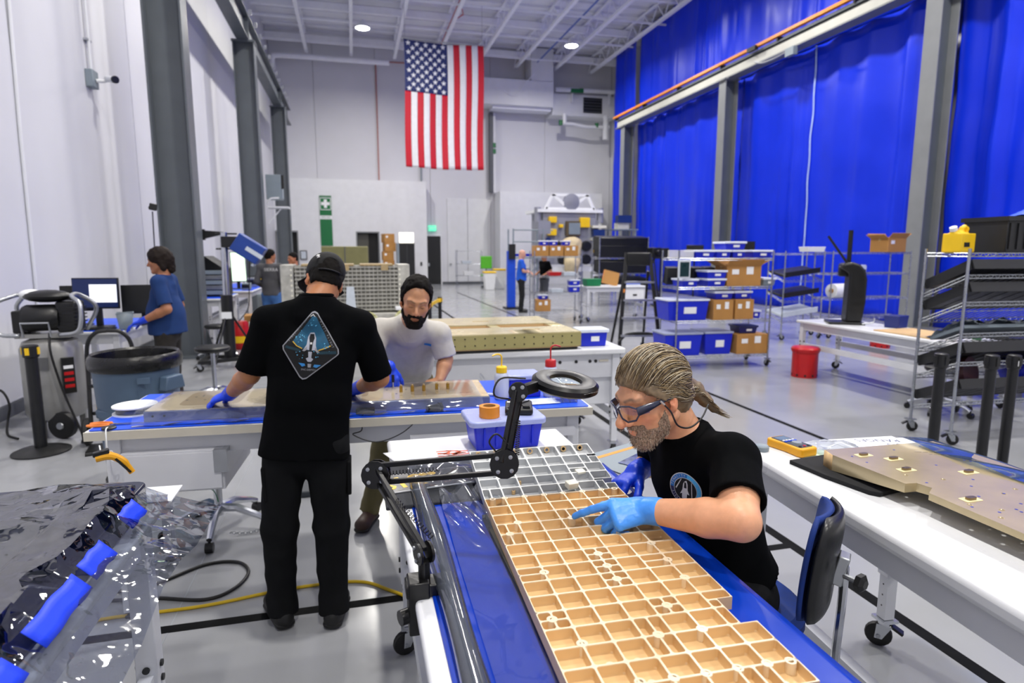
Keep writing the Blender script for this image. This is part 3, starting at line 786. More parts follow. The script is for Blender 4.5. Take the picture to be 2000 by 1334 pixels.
# ---- gold pocketed panel
M_gold = mat('gold chromate aluminium', '#dfbd8a', 0.36, 0.15, 0.06, 6)
M_gold_lit = mat('gold lit from above', '#ead9bb', 0.34, 0.15, 0.04, 8)  # same gold made paler: overhead light painted onto rib and boss tops
M_grey = mat('bare grey aluminium', '#b9bcbf', 0.38, 0.12, 0.05, 6)
M_grey_lit = mat('grey lit from above', '#dcdedd', 0.36, 0.12, 0.04, 8)  # bare grey made paler, overhead light put into the top faces' colour
M_ins = mat('insert steel', '#8b7b62', 0.3, 0.9, 0.1, 20)
PU, PV, NGR = 0.0625, 0.0615, 15
pan = thing('pocketed_panel', 'long gold machined panel with rows of square pockets and bare grey far end', 'panel', (0.333, 0.84, 0.970), -0.03)
PZ0, PZ1, PFL = 0.0, 0.030, 0.008
def bend(x, y, z):
    y0 = NGR * PV
    if y > y0:
        d = y - y0; a = math.radians(9.5); return (x, y0 + d * math.cos(a) - (z - PZ0) * math.sin(a), z + d * math.sin(a) - (z - PZ0) * (1 - math.cos(a)))
    return (x, y, z)
def pocket(mb, x0, x1, y0, y1, t=0.0022, r=0.006, floor=PFL):
    """one machined pocket: rim on the cell outline, rounded wall, floor (top = slot 1, inside = slot 0)"""
    n = 3; ix0, ix1, iy0, iy1 = x0 + t, x1 - t, y0 + t, y1 - t; r = min(r, (ix1 - ix0) / 2.2, (iy1 - iy0) / 2.2)
    inner = rrect(ix0, ix1, iy0, iy1, r, n)
    outer = []
    for k, (cx, cy) in enumerate(((x1, y0), (x1, y1), (x0, y1), (x0, y0))):
        a = inner[k * (n + 1)]; b = inner[k * (n + 1) + n]
        if k % 2 == 0: e0, e1 = (a[0], cy), (cx, b[1])
        else: e0, e1 = (cx, a[1]), (b[0], cy)
        outer += [e0] + [(cx, cy)] * (n - 1) + [e1]
    m = len(inner); vs = [bend(p[0], p[1], PZ1) for p in outer] + [bend(p[0], p[1], PZ1) for p in inner] + [bend(p[0], p[1], PZ1 - 0.002) for p in inner] + [bend(p[0], p[1], floor + 0.004) for p in inner]
    cx, cy = (ix0 + ix1) / 2, (iy0 + iy1) / 2
    vs += [bend(cx + (p[0] - cx) * 0.93, cy + (p[1] - cy) * 0.93, floor) for p in inner]
    mb.use(1).add(vs, [(i, (i + 1) % m, m + (i + 1) % m, m + i) for i in range(m)])
    o = len(mb.v) - len(vs)
    def more(fs):
        mb.f.extend([tuple(o + i for i in f) for f in fs]); mb.m.extend([mb.mi] * len(fs))
    more([(m + i, m + (i + 1) % m, 2 * m + (i + 1) % m, 2 * m + i) for i in range(m)])
    mb.use(0); more([(k * m + i, k * m + (i + 1) % m, (k + 1) * m + (i + 1) % m, (k + 1) * m + i) for k in (2, 3) for i in range(m)])
    more([tuple(range(4 * m, 5 * m))])
def rim(mb, poly):
    """outer side wall round an outline"""
    n = len(poly); P = []
    for i in range(n):
        a, b = poly[i], poly[(i + 1) % n]; k = max(1, int(math.hypot(b[0] - a[0], b[1] - a[1]) / 0.05))
        P += [(a[0] + (b[0] - a[0]) * j / k, a[1] + (b[1] - a[1]) * j / k) for j in range(k)]
    n = len(P); mb.use(0).add([bend(p[0], p[1], PZ1) for p in P] + [bend(p[0], p[1], PZ0) for p in P], [(i, n + i, n + (i + 1) % n, (i + 1) % n) for i in range(n)] + [tuple(range(n, 2 * n))])
halfv = {(3, 3), (4, 1)}            # cells split lengthways
gold = MB()
for r in range(NGR):
    for c in range(7):
        x0, x1, y0, y1 = c * PU, (c + 1) * PU, r * PV, (r + 1) * PV
        cells = [(x0, x1, y0, y1)]
        if c == 6 and r == 3: cells = [(x0, x0 + 0.4 * PU, y0, y1)]
        elif c == 6 and r == 4: cells = [(x0, x0 + 0.4 * PU, y0, y0 + 0.47 * PV), (x0, x1, y0 + 0.47 * PV, y1)]
        elif c == 6 and r == 11: cells = [(x0, x0 + 0.5 * PU, y0, y1)]
        elif c == 6 and r == 12: cells = [(x0, x0 + 0.5 * PU, y0, y1)]
        elif (c, r) in ((0, 11), (0, 10)): cells = [(x0, x0 + 0.42 * PU, y0, y1), (x0 + 0.42 * PU, x1, y0, y1)]
        elif (c, r) in ((3, 12), (3, 2), (3, 3), (0, 0), (5, 0)): cells = [(x0, (x0 + x1) / 2, y0, y1), ((x0 + x1) / 2, x1, y0, y1)]
        elif (c, r) in ((0, 7), (5, 7)): cells = [(x0, x1, y0, y0 + 0.5 * PV), (x0, x1, y0 + 0.5 * PV, y1)]
        elif (c, r) in ((3, 8), (3, 7), (3, 6), (0, 4), (4, 4)):
            xm, ym = (x0 + x1) / 2, (y0 + y1) / 2; cells = [(x0, xm, y0, ym), (xm, x1, y0, ym), (x0, xm, ym, y1), (xm, x1, ym, y1)]
        for q in cells: pocket(gold, *q)
W7 = 7 * PU
rim(gold, [(0, 0), (W7, 0), (W7, 3 * PV), (6.4 * PU, 3 * PV), (6.4 * PU, 4.47 * PV), (W7, 4.47 * PV), (W7, 11 * PV), (6.5 * PU, 11 * PV), (6.5 * PU, 13 * PV), (W7, 13 * PV), (W7, NGR * PV), (0, NGR * PV)])
gold.build('gold_pocket_grid', [M_gold, M_gold_lit], pan, smooth=30)
gry = MB(); GR = [NGR * PV + 0.059 * k for k in range(5)] + [NGR * PV + 0.059 * 4 + 0.078]
for r in range(5):
    for c in range(7):
        x0, x1 = c * PU, (c + 1) * PU
        cells = [(x0, x1, GR[r], GR[r + 1])]
        if r == 0 and c == 0: cells = [(x0, x0 + 0.4 * PU, GR[r], GR[r + 1]), (x0 + 0.4 * PU, x1, GR[r], GR[r + 1])]
        if r == 0 and c == 6: cells = [(x0, x0 + 0.45 * PU, GR[r], GR[r + 1]), (x0 + 0.45 * PU, x1, GR[r], GR[r] + 0.65 * 0.059)]
        if r == 1 and c == 6: cells = [(x0, x1, GR[r] + 0.15 * 0.059, GR[r + 1])]
        if r == 3 and c == 6: cells = [(x0, x0 + 0.5 * PU, GR[r], GR[r + 1]), (x0 + 0.5 * PU, x1, GR[r], GR[r + 1] - 0.015)]
        if r == 2 and c == 5: cells = [(x0, x1, GR[r], (GR[r] + GR[r + 1]) / 2), (x0, x1, (GR[r] + GR[r + 1]) / 2, GR[r + 1])]
        for q in cells: pocket(gry, *q, r=0.008 if r == 4 else 0.005, t=0.0032 if r == 4 else 0.0022)
rim(gry, [(0, GR[0]), (W7, GR[0]), (W7, GR[0] + 0.65 * 0.059), (6.45 * PU, GR[0] + 0.65 * 0.059), (6.45 * PU, GR[1] + 0.009), (W7, GR[1] + 0.009), (W7, GR[5]), (0, GR[5])])
gry.build('bare_pocket_grid', [M_grey, M_grey_lit], pan, smooth=30)
def boss(u, v, r=0.0115, hole=0.0045, top=M_gold_lit, z1=None, dark=M_ins, z0=PFL, name='boss'):
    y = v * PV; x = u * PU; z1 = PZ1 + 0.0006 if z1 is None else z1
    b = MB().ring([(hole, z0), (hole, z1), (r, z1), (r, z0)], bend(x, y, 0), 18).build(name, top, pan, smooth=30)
    MB().lathe([(hole * 1.02, 0), (0, 0)], Vector(bend(x, y, 0)) + Vector((0, 0, z1 - 0.012)), 12).build('hole_floor', dark, b)
    return b
for u, v in ((3.5, 8.5), (3.5, 7.5), (3.5, 6.5), (0.45, 4.55), (4.52, 4.48), (1.0, 7.55), (1.0, 3.1), (0.42, 11.0), (1.0, 12.05), (3.5, 12.0), (5.97, 8.9), (6.0, 7.45), (6.0, 6.05), (3.5, 3.0), (5.0, 2.98)): boss(u, v)
for u, v in ((1.63, 2.3), (2.52, 2.28), (1.63, 1.3), (2.51, 1.28), (4.3, 0.35), (6.2, 0.4)): boss(u, v, 0.009, 0.0042, z1=0.014, name='floor_washer')
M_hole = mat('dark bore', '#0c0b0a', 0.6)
for u, v in ((2.03, 1.08), (3.04, 1.03), (4.04, 1.0), (5.05, 1.0), (6.01, 1.0), (6.75, 0.95)): boss(u, v, 0.0105, 0.006, dark=M_hole)
for u in (0.4, 1.0, 2.0, 3.0, 4.0, 5.0, 6.0, 6.72): boss(u, 14.92, 0.0098, 0.0055, dark=M_hole)
for k in range(7):   # bushings in the end wall
    x = (k + 0.5) * PU; y, z = bend(x, GR[5] - 0.004, 0.018)[1:]
    b = MB().ring([(0.006, 0), (0.006, 0.004), (0.010, 0.004), (0.010, 0)], (x, y - 0.002, z), 16, (0, -1, 0.16)).build('end_bushing', M_gold, pan)
    MB().lathe([(0.0062, 0.002), (0, 0.002)], (x, y - 0.002, z), 12, (0, -1, 0.16)).build('bushing_bore', M_chrome if k in (3, 4) else M_hole, b)
for u, v in ((1.75, 17.0), (2.15, 16.7), (1.2, 16.0), (1.65, 15.85)): boss(u, v, 0.006, 0.0025, z1=0.02, top=M_gold)
M_cream = mat('cream plastic', '#e6e4d4', 0.5)
for u, v, s in ((4.62, 15.6, (0.036, 0.028, 0.02)), (5.55, 17.0, (0.03, 0.026, 0.008))):
    x, y, z = bend(u * PU, v * PV, PZ1 - 0.006); b = tag(MB().box((0, 0, s[2] / 2), s).build('plastic_block', M_cream, None, bevel=0.002), 'taller cream plastic cap lying on the bare end of the gold panel' if s[2] > 0.01 else 'flat cream plastic cap lying on the bare end of the gold panel', 'cap')
    b.location = pan.matrix_basis @ Vector((x, y, z)) if False else Vector((0.333 + x * math.cos(-0.03) - y * math.sin(-0.03), 0.84 + x * math.sin(-0.03) + y * math.cos(-0.03), 0.970 + z + 0.001)); b.rotation_euler = (0.16, 0, 0.2)
# thin black pad the panel rests on
tag(MB().bb(0.345, 0.76, 0.86, 1.72, ZT + 0.006, ZT + 0.0196).build('thin_pad', M_blackm), 'thin black pad between the gold pocketed panel and blue sheet', 'pad')

# ---------------------------------------------------------------- magnifier lamp
J0, J1, J2, J3, JL = V(0.135, 1.37, 1.05), V(0.039, 1.65, 1.15), V(0.361, 1.5, 1.204), V(0.411, 1.55, 1.38), V(0.56, 1.60, 1.386)
mg = thing('magnifier_lamp', 'black articulated magnifier lamp clamped to the bench edge', 'lamp', (0.12, 1.37, ZT))
def W(v): return Vector(v) - mg.location
M_arm = mat('black lamp enamel', '#0a0a0c', 0.32, 0.1, 0.1, 20)
cl = MB().box(W((0.12, 1.37, 0.925)), (0.05, 0.06, 0.13)).box(W((0.15, 1.37, 0.967)), (0.12, 0.055, 0.03)).box(W((0.15, 1.37, 0.885)), (0.1, 0.05, 0.02)).build('clamp', M_arm, mg, bevel=0.004)
MB().cyl(W((0.17, 1.37, 0.80)), W((0.17, 1.37, 0.915)), 0.007, n=8).build('clamp_screw', M_screw, cl)
MB().cyl(W((0.075, 1.35, 0.905)), W((0.1, 1.36, 0.905)), 0.018, n=12).build('clamp_knob', M_arm, cl)
MB().cyl(W((0.135, 1.37, 0.97)), W((0.135, 1.37, 1.03)), 0.014, n=12).build('pivot_post', M_arm, mg)
def pair(a, b, off, w, name):
    a, b = Vector(a), Vector(b); d = (b - a).normalized(); n = V(0, 0, 1) - d * d.z
    if n.length < 0.2: n = V(0, 1, 0) - d * d.y
    n.normalize()
    for s in (-1, 1): MB().beam(W(a + n * (off * s)), W(b + n * (off * s)), w, w, n).build(name, M_arm, mg, bevel=0.002)
def joint(p, q, r, nscrew=4):
    """two cheek plates with screw heads; q = plate normal"""
    x, y, d = frame_from(q); o = MB()
    for s in (-1, 1):
        c = W(p) + d * (0.014 * s); o.lathe([(r, -0.003), (r, 0.003)], c, 14, d)
    j = o.build('elbow_bracket', M_arm, mg)
    for k in range(nscrew):
        t = 2 * PI * k / nscrew + 0.7
        for s in (-1, 1):
            c = W(p) + d * (0.018 * s) + x * (0.65 * r * math.cos(t)) + y * (0.65 * r * math.sin(t)); MB().lathe([(0.0055, -0.004), (0.0055, 0.003), (0.002, 0.004)], c, 8, d * s).build('screw_head', M_screw, j)
    return j
vw = V(0.25, 0.95, -0.15)
pair(J0 + V(0, 0, -0.005), J1, 0.016, 0.013, 'lower_arm_bar')
pair(J1, J2, 0.024, 0.013, 'upper_arm_bar')
pair(J2, J3, 0.016, 0.013, 'head_arm_bar')
joint(J0, V(0.9, 0.3, 0), 0.026, 3); joint(J1, vw, 0.038); joint(J2, vw, 0.038); joint(J3, vw, 0.026)
def spring(a, b):
    a, b = W(a), W(b); x, y, d = frame_from(b - a); L = (b - a).length; pts = []
    for i in range(120):
        t = i / 119; pts.append(a + d * (L * t) + x * (0.006 * math.cos(t * 100)) + y * (0.006 * math.sin(t * 100)))
    MB().tube(pts, 0.0011, 5).build('tension_spring', M_arm, mg, smooth=180)
spring(lerp(J0, J1, 0.08) + V(0.03, -0.01, 0.02), lerp(J0, J1, 0.55) + V(0.0, 0, 0.02)); spring(lerp(J1, J2, 0.08), lerp(J1, J2, 0.5)); spring(lerp(J2, J3, 0.1) + V(0.03, 0, 0), lerp(J2, J3, 0.6) + V(0.015, 0, 0))
hb = MB().beam(W(J3), W(JL + V(-0.09, -0.02, 0.0)), 0.02, 0.03).build('head_bracket', M_arm, mg, bevel=0.003)
MB().tube(bez([W(J3 + V(-0.02, 0, -0.02)), W(J3 + V(-0.07, -0.02, 0.0)), W(J3 + V(-0.05, -0.01, 0.04)), W(J3 + V(0.02, 0, 0.035))], 6), 0.0025, 6).build('power_lead', M_black, mg)
MB().tube(bez([W(J2 + V(-0.02, 0, 0.03)), W(J2 + V(-0.04, 0, 0.06)), W(J2 + V(-0.02, 0, 0.08)), W(J2 + V(0.01, 0, 0.05))], 6), 0.0025, 6).build('power_lead', M_black, mg)
tilt = V(0.10, -0.14, 1.0).normalized()
MB().ring([(0.046, -0.012), (0.046, 0.010), (0.058, 0.014), (0.085, 0.012), (0.094, 0.004), (0.094, -0.01), (0.086, -0.016)], W(JL), 40, tilt).build('lamp_ring', M_arm, mg, smooth=25)
glass = mat('lens glass', '#dfe8f2', 0.02, 0, 0, trans=1.0)
MB().lathe([(0.0465, -0.001), (0.03, 0.006), (0.0, 0.008)], W(JL), 32, tilt).lathe([(0.0465, -0.001), (0.03, -0.007), (0.0, -0.009)], W(JL), 32, tilt).build('lens', glass, mg, smooth=180)
MB().ring([(0.049, -0.0165), (0.049, -0.0155), (0.082, -0.0155), (0.082, -0.0165)], W(JL), 32, tilt).build('led_ring', mat('led diffuser', '#ffffff', 0.4), mg)
x, y, d = frame_from(tilt)
tl = text('lettering', '---- -- --- ----- ---- -- ---', 0.0065, mat('print white', '#c8c8c8', 0.6), mg, W(JL) + V(0.045, -0.0855, -0.012), (math.radians(80), 0, 0.45), 0.0002)
tl = MB().box(W(JL) + V(0.02, 0.07, 0.012), (0.05, 0.006, 0.001)).build('warning_strip', mat('amber strip', '#d99a2b', 0.5), mg)

# ---------------------------------------------------------------- papers at the far end of the front bench
M_paper = mat('white paper', '#e6e7ea', 0.6, 0, 0.02, 6)
M_mag = mat('dark magazine print', '#24262a', 0.3, 0, 0.15, 12, coat=0.3)
fo = tag(MB().bb(0.07, 0.42, 1.86, 2.25, ZT + 0.001, ZT + 0.014).build('foam_pad', mat('charcoal foam', '#2b2d33', 0.9, 0, 0.2, 60, bump=0.2, bscale=200), None, bevel=0.004), 'charcoal foam pad under the magazine at the far end of bench', 'pad')
mz = thing('magazine', 'dark magazine with large yellow script letters under clear film', 'magazine', (0.215, 2.05, ZT + 0.016), 0.12)
MB().bb(-0.16, 0.16, -0.075, 0.085, 0, 0.004).build('pages', M_paper, mz)
MB().bb(-0.158, 0.158, -0.072, 0.082, 0.004, 0.0048).build('cover', M_mag, mz)
M_script = mat('yellow print', '#e0b32e', 0.4)
text('lettering', 'SK', 0.15, M_script, mz, (-0.09, -0.005, 0.0052), (0, 0, 0.15), 0.0002)
for x in (-0.03, 0.0, 0.03): MB().lathe([(0.016, 0.0052), (0, 0.0056)], (x, 0.05, 0), 14).build('printed_disc', M_script, mz)
tag(MB().grid(lambda u, v: (0.135 + 0.32 * u - 0.05 * v, 2.275 + 0.13 * v, ZT + 0.004 + 0.006 * math.sin(u * 5 + v)), 12, 6).build('paper_sheet', M_paper, None, smooth=180, solid=0.001), 'white paper sheet with orange print at the far left of bench', 'paper')
orp = MB()
for k in range(16):
    x = 0.31 + 0.1 * random.random(); y = 2.29 + 0.08 * random.random(); orp.box((x, y, ZT + 0.0125), (0.05, 0.008, 0.0008), (0, 0, random.uniform(-0.4, 0.9)))
tag(orp.build('orange_strips', mat('orange strip', '#e2613a', 0.5), None), 'bunch of orange plastic strips lying on the white paper', 'strips', None, 'stuff')
def bagf(u, v):
    x = 0.16 + 0.26 * u; y = 1.93 + 0.3 * v; a, b = crumple(x, y, 21, 40, (0.1, 0.5, 1.9, 2.3)); e = min(u, 1 - u, v, 1 - v)
    return (x, y, ZT + 0.028 + 0.03 * a * min(1, e * 6) + 0.012 * max(0, 1 - b * 1.3))
tag(MB().grid(bagf, 50, 50).build('clear_bag', M_film, None, smooth=180), 'crumpled clear plastic bag over the dark magazine', 'bag')
tk = thing('document_folder', 'grey document folder with orange stripe at the far right bench end', 'folder', (1.0, 2.12, ZT - 0.002), 0.42)
MB().bb(-0.14, 0.26, -0.1, 0.13, 0.0, 0.006).build('folder_sleeve', M_greybox, tk, bevel=0.002)
MB().bb(-0.12, 0.25, 0.07, 0.09, 0.006, 0.0066).build('orange_stripe', mat('orange stripe', '#d9902f', 0.5), tk)
pk = tag(MB().bb(-0.07, 0.07, -0.05, 0.05, 0, 0.0015).build('picture_card', mat('blue picture card', '#14306e', 0.2, 0, 0.9, 30, coat=0.4), None), 'glossy dark blue picture card on the grey document folder', 'card'); pk.location = (1.03, 2.08, ZT + 0.0055); pk.rotation_euler = (0, 0, 0.6)
# blue tote with translucent lid, tape roll and black case
M_lid = mat('milky lid', '#aeb9ee', 0.3, 0, 0.04, 8, alpha=1.0, trans=0.15)
bt = thing('storage_tote', 'blue tote with milky lid behind the gold panel on the front bench', 'tote', (0.58, 2.44, ZT), 0.02)
MB().add([(-0.13, -0.085, 0), (0.13, -0.085, 0), (0.13, 0.085, 0), (-0.13, 0.085, 0), (-0.145, -0.1, 0.115), (0.145, -0.1, 0.115), (0.145, 0.1, 0.115), (-0.145, 0.1, 0.115)], [(3, 2, 1, 0), (0, 1, 5, 4), (1, 2, 6, 5), (2, 3, 7, 6), (3, 0, 4, 7), (4, 5, 6, 7)]).build('tub', M_blue, bt, bevel=0.008)
for x in (-0.1, -0.05, 0.0, 0.05, 0.1): MB().bb(x - 0.004, x + 0.004, -0.103, -0.09, 0.02, 0.1).build('tub_rib', M_blue, bt)
MB().prism(rrect(-0.16, 0.16, -0.115, 0.115, 0.03), 0.105, 0.13).build('lid', M_lid, bt, bevel=0.006)
tr = thing('tape_roll', 'orange adhesive tape roll lying on the milky tote lid', 'tape', (0.515, 2.40, ZT + 0.131))
MB().ring([(0.027, 0), (0.027, 0.045), (0.042, 0.045), (0.042, 0)], n=32).build('tape', mat('orange tape', '#df8a26', 0.4), tr, smooth=30)
MB().ring([(0.025, 0.0), (0.025, 0.046), (0.0275, 0.046), (0.0275, 0)], n=32).build('core', M_card, tr, smooth=30)
bc = thing('black_case', 'flat black plastic case tilted on the blue tote lid', 'case', (0.655, 2.46, ZT + 0.131), -0.25)
MB().box((0, 0, 0.014), (0.115, 0.16, 0.026), (0, 0, 0)).build('shell', M_black, bc, bevel=0.008)
for a in (-1, 1): MB().beam((-0.045, -0.065 * a, 0.029), (0.045, 0.065 * a, 0.029), 0.004, 0.004).build('cross_rib', M_black, bc)
MB().bb(-0.05, -0.02, 0.03, 0.05, 0.0275, 0.0282).build('label', M_label, bc)
MB().box((0.03, -0.06, 0.033), (0.03, 0.02, 0.012)).build('clasp', M_black, bc, bevel=0.003)
# ================================================================ middle bench
mb_ = bench('workbench', 'long white workbench with blue mat where two men work on a panel', (0.01, 3.36, 0), -0.055, 2.38, 0.74, ZT, wheels=False, edge=M_edge, thick=0.045, inset=0.09)
dr = MB().bb(-1.06, -0.62, -0.34, 0.2, 0.63, 0.83).build('drawer_box', M_frame, mb_, bevel=0.004)
MB().bb(-1.05, -0.63, -0.352, -0.34, 0.64, 0.82).build('drawer_front', M_frame, dr, bevel=0.003)
MB().bb(-0.66, -0.6, -0.36, 0.2, 0.72, 0.83).build('drawer_slide', M_alu, dr)
MB().bb(0.25, 1.1, -0.36, -0.33, 0.8, 0.84).build('under_rail', M_frame, mb_)
def MT(x, y, z=0.0): return Vector((0.01 + x * math.cos(-0.055) - y * math.sin(-0.055), 3.36 + x * math.sin(-0.055) + y * math.cos(-0.055), ZT + z))
tag(MB().prism(rrect(-1.17, 1.17, -0.365, 0.36, 0.01, 2), 0.0005, 0.004).build('bench_mat', M_bluemat, None), 'bright blue mat covering the long middle workbench', 'mat').location = MT(0, 0)
bpy.data.objects['bench_mat'].rotation_euler = (0, 0, -0.055)
# beige honeycomb panel lying on it
M_beige = mat('beige panel skin', '#cdbd9c', 0.28, 0, 0.18, 5, coat=0.2)
hp = thing('flat_panel', 'long beige honeycomb panel wrapped in film on the middle bench', 'panel', MT(-0.155, -0.06, 0.005), -0.055)
MB().bb(-0.82, 0.82, -0.21, 0.21, 0, 0.05).build('core_slab', mat('panel side', '#6f7a96', 0.3, 0.3, 0.1, 6), hp, bevel=0.003)
MB().bb(-0.815, 0.815, -0.205, 0.205, 0.05, 0.0525).build('top_skin', M_beige, hp)
M_tan = mat('tan masking', '#a9946c', 0.5, 0, 0.1, 10)
for (x0, x1, y0, y1) in ((-0.7, -0.42, -0.12, 0.17), (-0.22, 0.2, -0.1, 0.18), (0.42, 0.75, -0.12, 0.15)): MB().prism(rrect(x0, x1, y0, y1, 0.04, 4), 0.0526, 0.0532).build('tan_area', M_tan, hp)
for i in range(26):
    x = random.uniform(-0.72, 0.74); y = random.uniform(-0.16, 0.16); MB().lathe([(0.006, 0.0533), (0, 0.0534)], (x, y, 0), 10).build('painted_insert_hole', M_hole, hp)  # flat dark discs, shade of insert holes painted on the skin
for x in (-0.78, -0.73, -0.1): MB().cyl((x, -0.214, 0.028), (x, -0.209, 0.028), 0.005, n=8).build('painted_side_hole', M_hole, hp)  # dark discs on the side paint the shade inside holes
for x in (0.37, 0.43, 0.49, 0.56, 0.62):
    s = MB().cyl((x, -0.03 + 0.02 * (x > 0.5), 0.0525), (x, -0.03 + 0.02 * (x > 0.5), 0.085), 0.009, n=10).build('brass_standoff', mat('brass', '#b08d3e', 0.3, 0.8), hp)
    MB().cyl((x, -0.03 + 0.02 * (x > 0.5), 0.085), (x, -0.03 + 0.02 * (x > 0.5), 0.092), 0.006, n=8).build('standoff_tip', M_tan, s)
text('lettering', '---- -- ----- --- --', 0.02, M_hole, hp, (-0.45, -0.165, 0.0534), (0, 0, 0), 0.0001)
def flm(u, v):
    x = -1.0 + 1.62 * u; t = v
    y = -0.06 + 0.2 - 0.46 * min(1, t / 0.6) if t < 0.6 else -0.32 - 0.03 * math.sin((t - 0.6) * 6)
    z = 0.0625 if t < 0.56 else 0.0625 - 0.052 * min(1, (t - 0.56) / 0.3)
    z += 0.004 * math.sin(x * 13 + v * 5) * math.sin(x * 5) + (0.004 * math.sin(x * 40 + v * 9) if t > 0.56 else 0)
    return MT(x, y, max(0.006, z))
tag(MB().grid(flm, 80, 20).build('film_cover', M_filmh, None, smooth=180), 'clear film laid over the beige panel on the middle bench', 'film')
# reel of film, scissors, puck with hanging tool
re = thing('film_reel', 'white reel of plastic film at the left end of the blue mat', 'reel', (-1.078, 3.36, ZT + 0.004))
MB().lathe([(0.03, 0), (0.1, 0), (0.1, 0.006), (0.03, 0.006)], n=28).build('lower_flange', M_label, re, smooth=30)
MB().lathe([(0.085, 0.006), (0.085, 0.036)], n=28).build('film_pack', M_filmh, re)
MB().lathe([(0.1, 0.036), (0.1, 0.042), (0.02, 0.043)], n=28).build('upper_flange', M_label, re, smooth=30)
MB().add([(0.05, -0.06, 0.02), (0.22, 0.02, 0.04), (0.2, 0.1, 0.045), (0.03, 0.03, 0.03)], [(0, 1, 2, 3)]).build('film_tail', M_filmh, re, solid=0.001)
sz = thing('scissors', 'orange-handled scissors on the blue mat beside the white reel', 'scissors', (-1.06, 3.135, ZT + 0.005), -0.06)
M_oran = mat('orange handle', '#e0791c', 0.4)
for s in (-1, 1):
    h = MB().tube([(-0.1 + 0.045 * math.cos(t * PI / 8), 0.018 * s + 0.016 * math.sin(t * PI / 8), 0.005) for t in range(16)], 0.005, 6, closed=True).build('handle_loop', M_oran, sz)
    MB().add([(-0.06, 0.004 * s, 0.002), (0.13, 0.003 * s, 0.003), (-0.05, -0.012 * s, 0.002), (-0.06, 0.004 * s, 0.005), (0.13, 0.003 * s, 0.005), (-0.05, -0.012 * s, 0.005)], [(0, 1, 2), (5, 4, 3), (0, 3, 4, 1), (1, 4, 5, 2), (2, 5, 3, 0)]).build('blade', M_chrome, sz)
MB().cyl((-0.04, 0, 0.001), (-0.04, 0, 0.008), 0.005, n=8).build('pivot_screw', M_screw, sz)
gk = thing('grounding_puck', 'black puck with a white cord at the corner of blue mat', 'puck', (-1.1, 3.075, ZT + 0.004))
MB().lathe([(0.03, 0), (0.03, 0.006), (0.024, 0.01), (0, 0.011)], n=20).build('puck', M_black, gk)
MB().tube(bez([(0, -0.01, 0.009), (0.0, -0.035, 0.006), (0.004, -0.052, -0.03), (0.006, -0.055, -0.09), (0.02, -0.05, -0.12)], 6), 0.003, 6).build('cord', M_label, gk)
MB().tube([(0.02 + 0.012 * math.cos(t), -0.05 + 0.004 * math.sin(t * 2), -0.125 + 0.012 * math.sin(t)) for t in np.linspace(0, 6.28, 14)[:-1]], 0.0022, 5, closed=True).build('cord_loop', M_label, gk)
yt = thing('yellow_tool', 'yellow and black spray tool hanging near the left bench corner', 'tool', (-1.03, 2.86, ZT - 0.07), 0.3)
MB().tube(bez([(-0.05, 0, 0.01), (0.0, 0, 0.012), (0.045, 0, -0.02), (0.075, 0, -0.075)], 5), [0.018] * 6 + [0.016] * 6 + [0.013] * 4, 10).build('body', mat('tool yellow', '#e0a015', 0.4), yt)
MB().box((-0.03, 0, 0.03), (0.06, 0.03, 0.02), (0, -0.2, 0)).build('trigger_head', M_black, yt, bevel=0.004)
MB().beam((0.02, -0.016, 0.0), (0.07, -0.012, -0.07), 0.006, 0.01).build('grip_strip', M_black, yt)
MB().cyl((-0.06, 0, 0.03), (-0.085, 0, 0.03), 0.008, n=8).build('nozzle', M_black, yt)
MB().tube(bez([(0.01, 0.0, 0.03), (-0.03, 0.06, 0.02), (-0.04, 0.135, 0.025)], 5), 0.003, 6).build('tether', M_label, yt)
# right-hand clutter on the blue mat
de = thing('black_charger', 'small black charger with a long lead on the front bench edge', 'charger', (0.03, 3.06, ZT + 0.004), -0.05)
MB().box((0, 0, 0.014), (0.09, 0.035, 0.026)).build('body', M_black, de, bevel=0.004)
MB().beam((0.045, 0, 0.014), (0.1, 0.01, 0.008), 0.014, 0.008).build('tip', M_alu, de)
MB().tube(bez([(-0.01, -0.017, 0.012), (-0.015, -0.05, -0.02), (-0.02, -0.055, -0.07), (-0.06, -0.05, -0.09), (0.05, -0.06, -0.13), (0.18, -0.055, -0.09), (0.3, -0.03, 0.006), (0.36, 0.0, 0.008)], 7), 0.0028, 6).build('lead', M_black, de)
kn = thing('black_optic', 'stubby black lens barrel at the end of a lead on blue mat', 'lens', (0.37, 3.02, ZT + 0.021), 0.35)
MB().cyl((-0.045, 0, 0), (0.02, 0, 0), 0.016, 0.02, n=16).cyl((0.02, 0, 0), (0.035, 0, 0), 0.024, n=16).build('barrel', M_black, kn)
MB().cyl((0.033, 0, 0), (0.037, 0, 0), 0.017, n=16).build('front_glass', M_alu, kn)
tag(MB().box((0, 0, 0.012), (0.05, 0.028, 0.022), (0, 0.15, 0.3)).build('white_clip', M_cream, None, bevel=0.004), 'small white plastic clip on the blue mat', 'clip').location = (0.50, 3.09, ZT + 0.006)
mk_ = thing('marker_pen', 'red and black marker pen beside the yellow-capped bottle', 'pen', (0.72, 3.27, ZT + 0.012), -0.5)
MB().cyl((-0.05, 0, 0), (0.02, 0, 0), 0.008, n=10).build('barrel', M_label, mk_); MB().cyl((0.02, 0, 0), (0.06, 0, 0), 0.0085, n=10).build('cap', M_red, mk_)
M_bot = mat('translucent bottle', '#cfd6ea', 0.35, 0, 0.03, 6, trans=0.25)
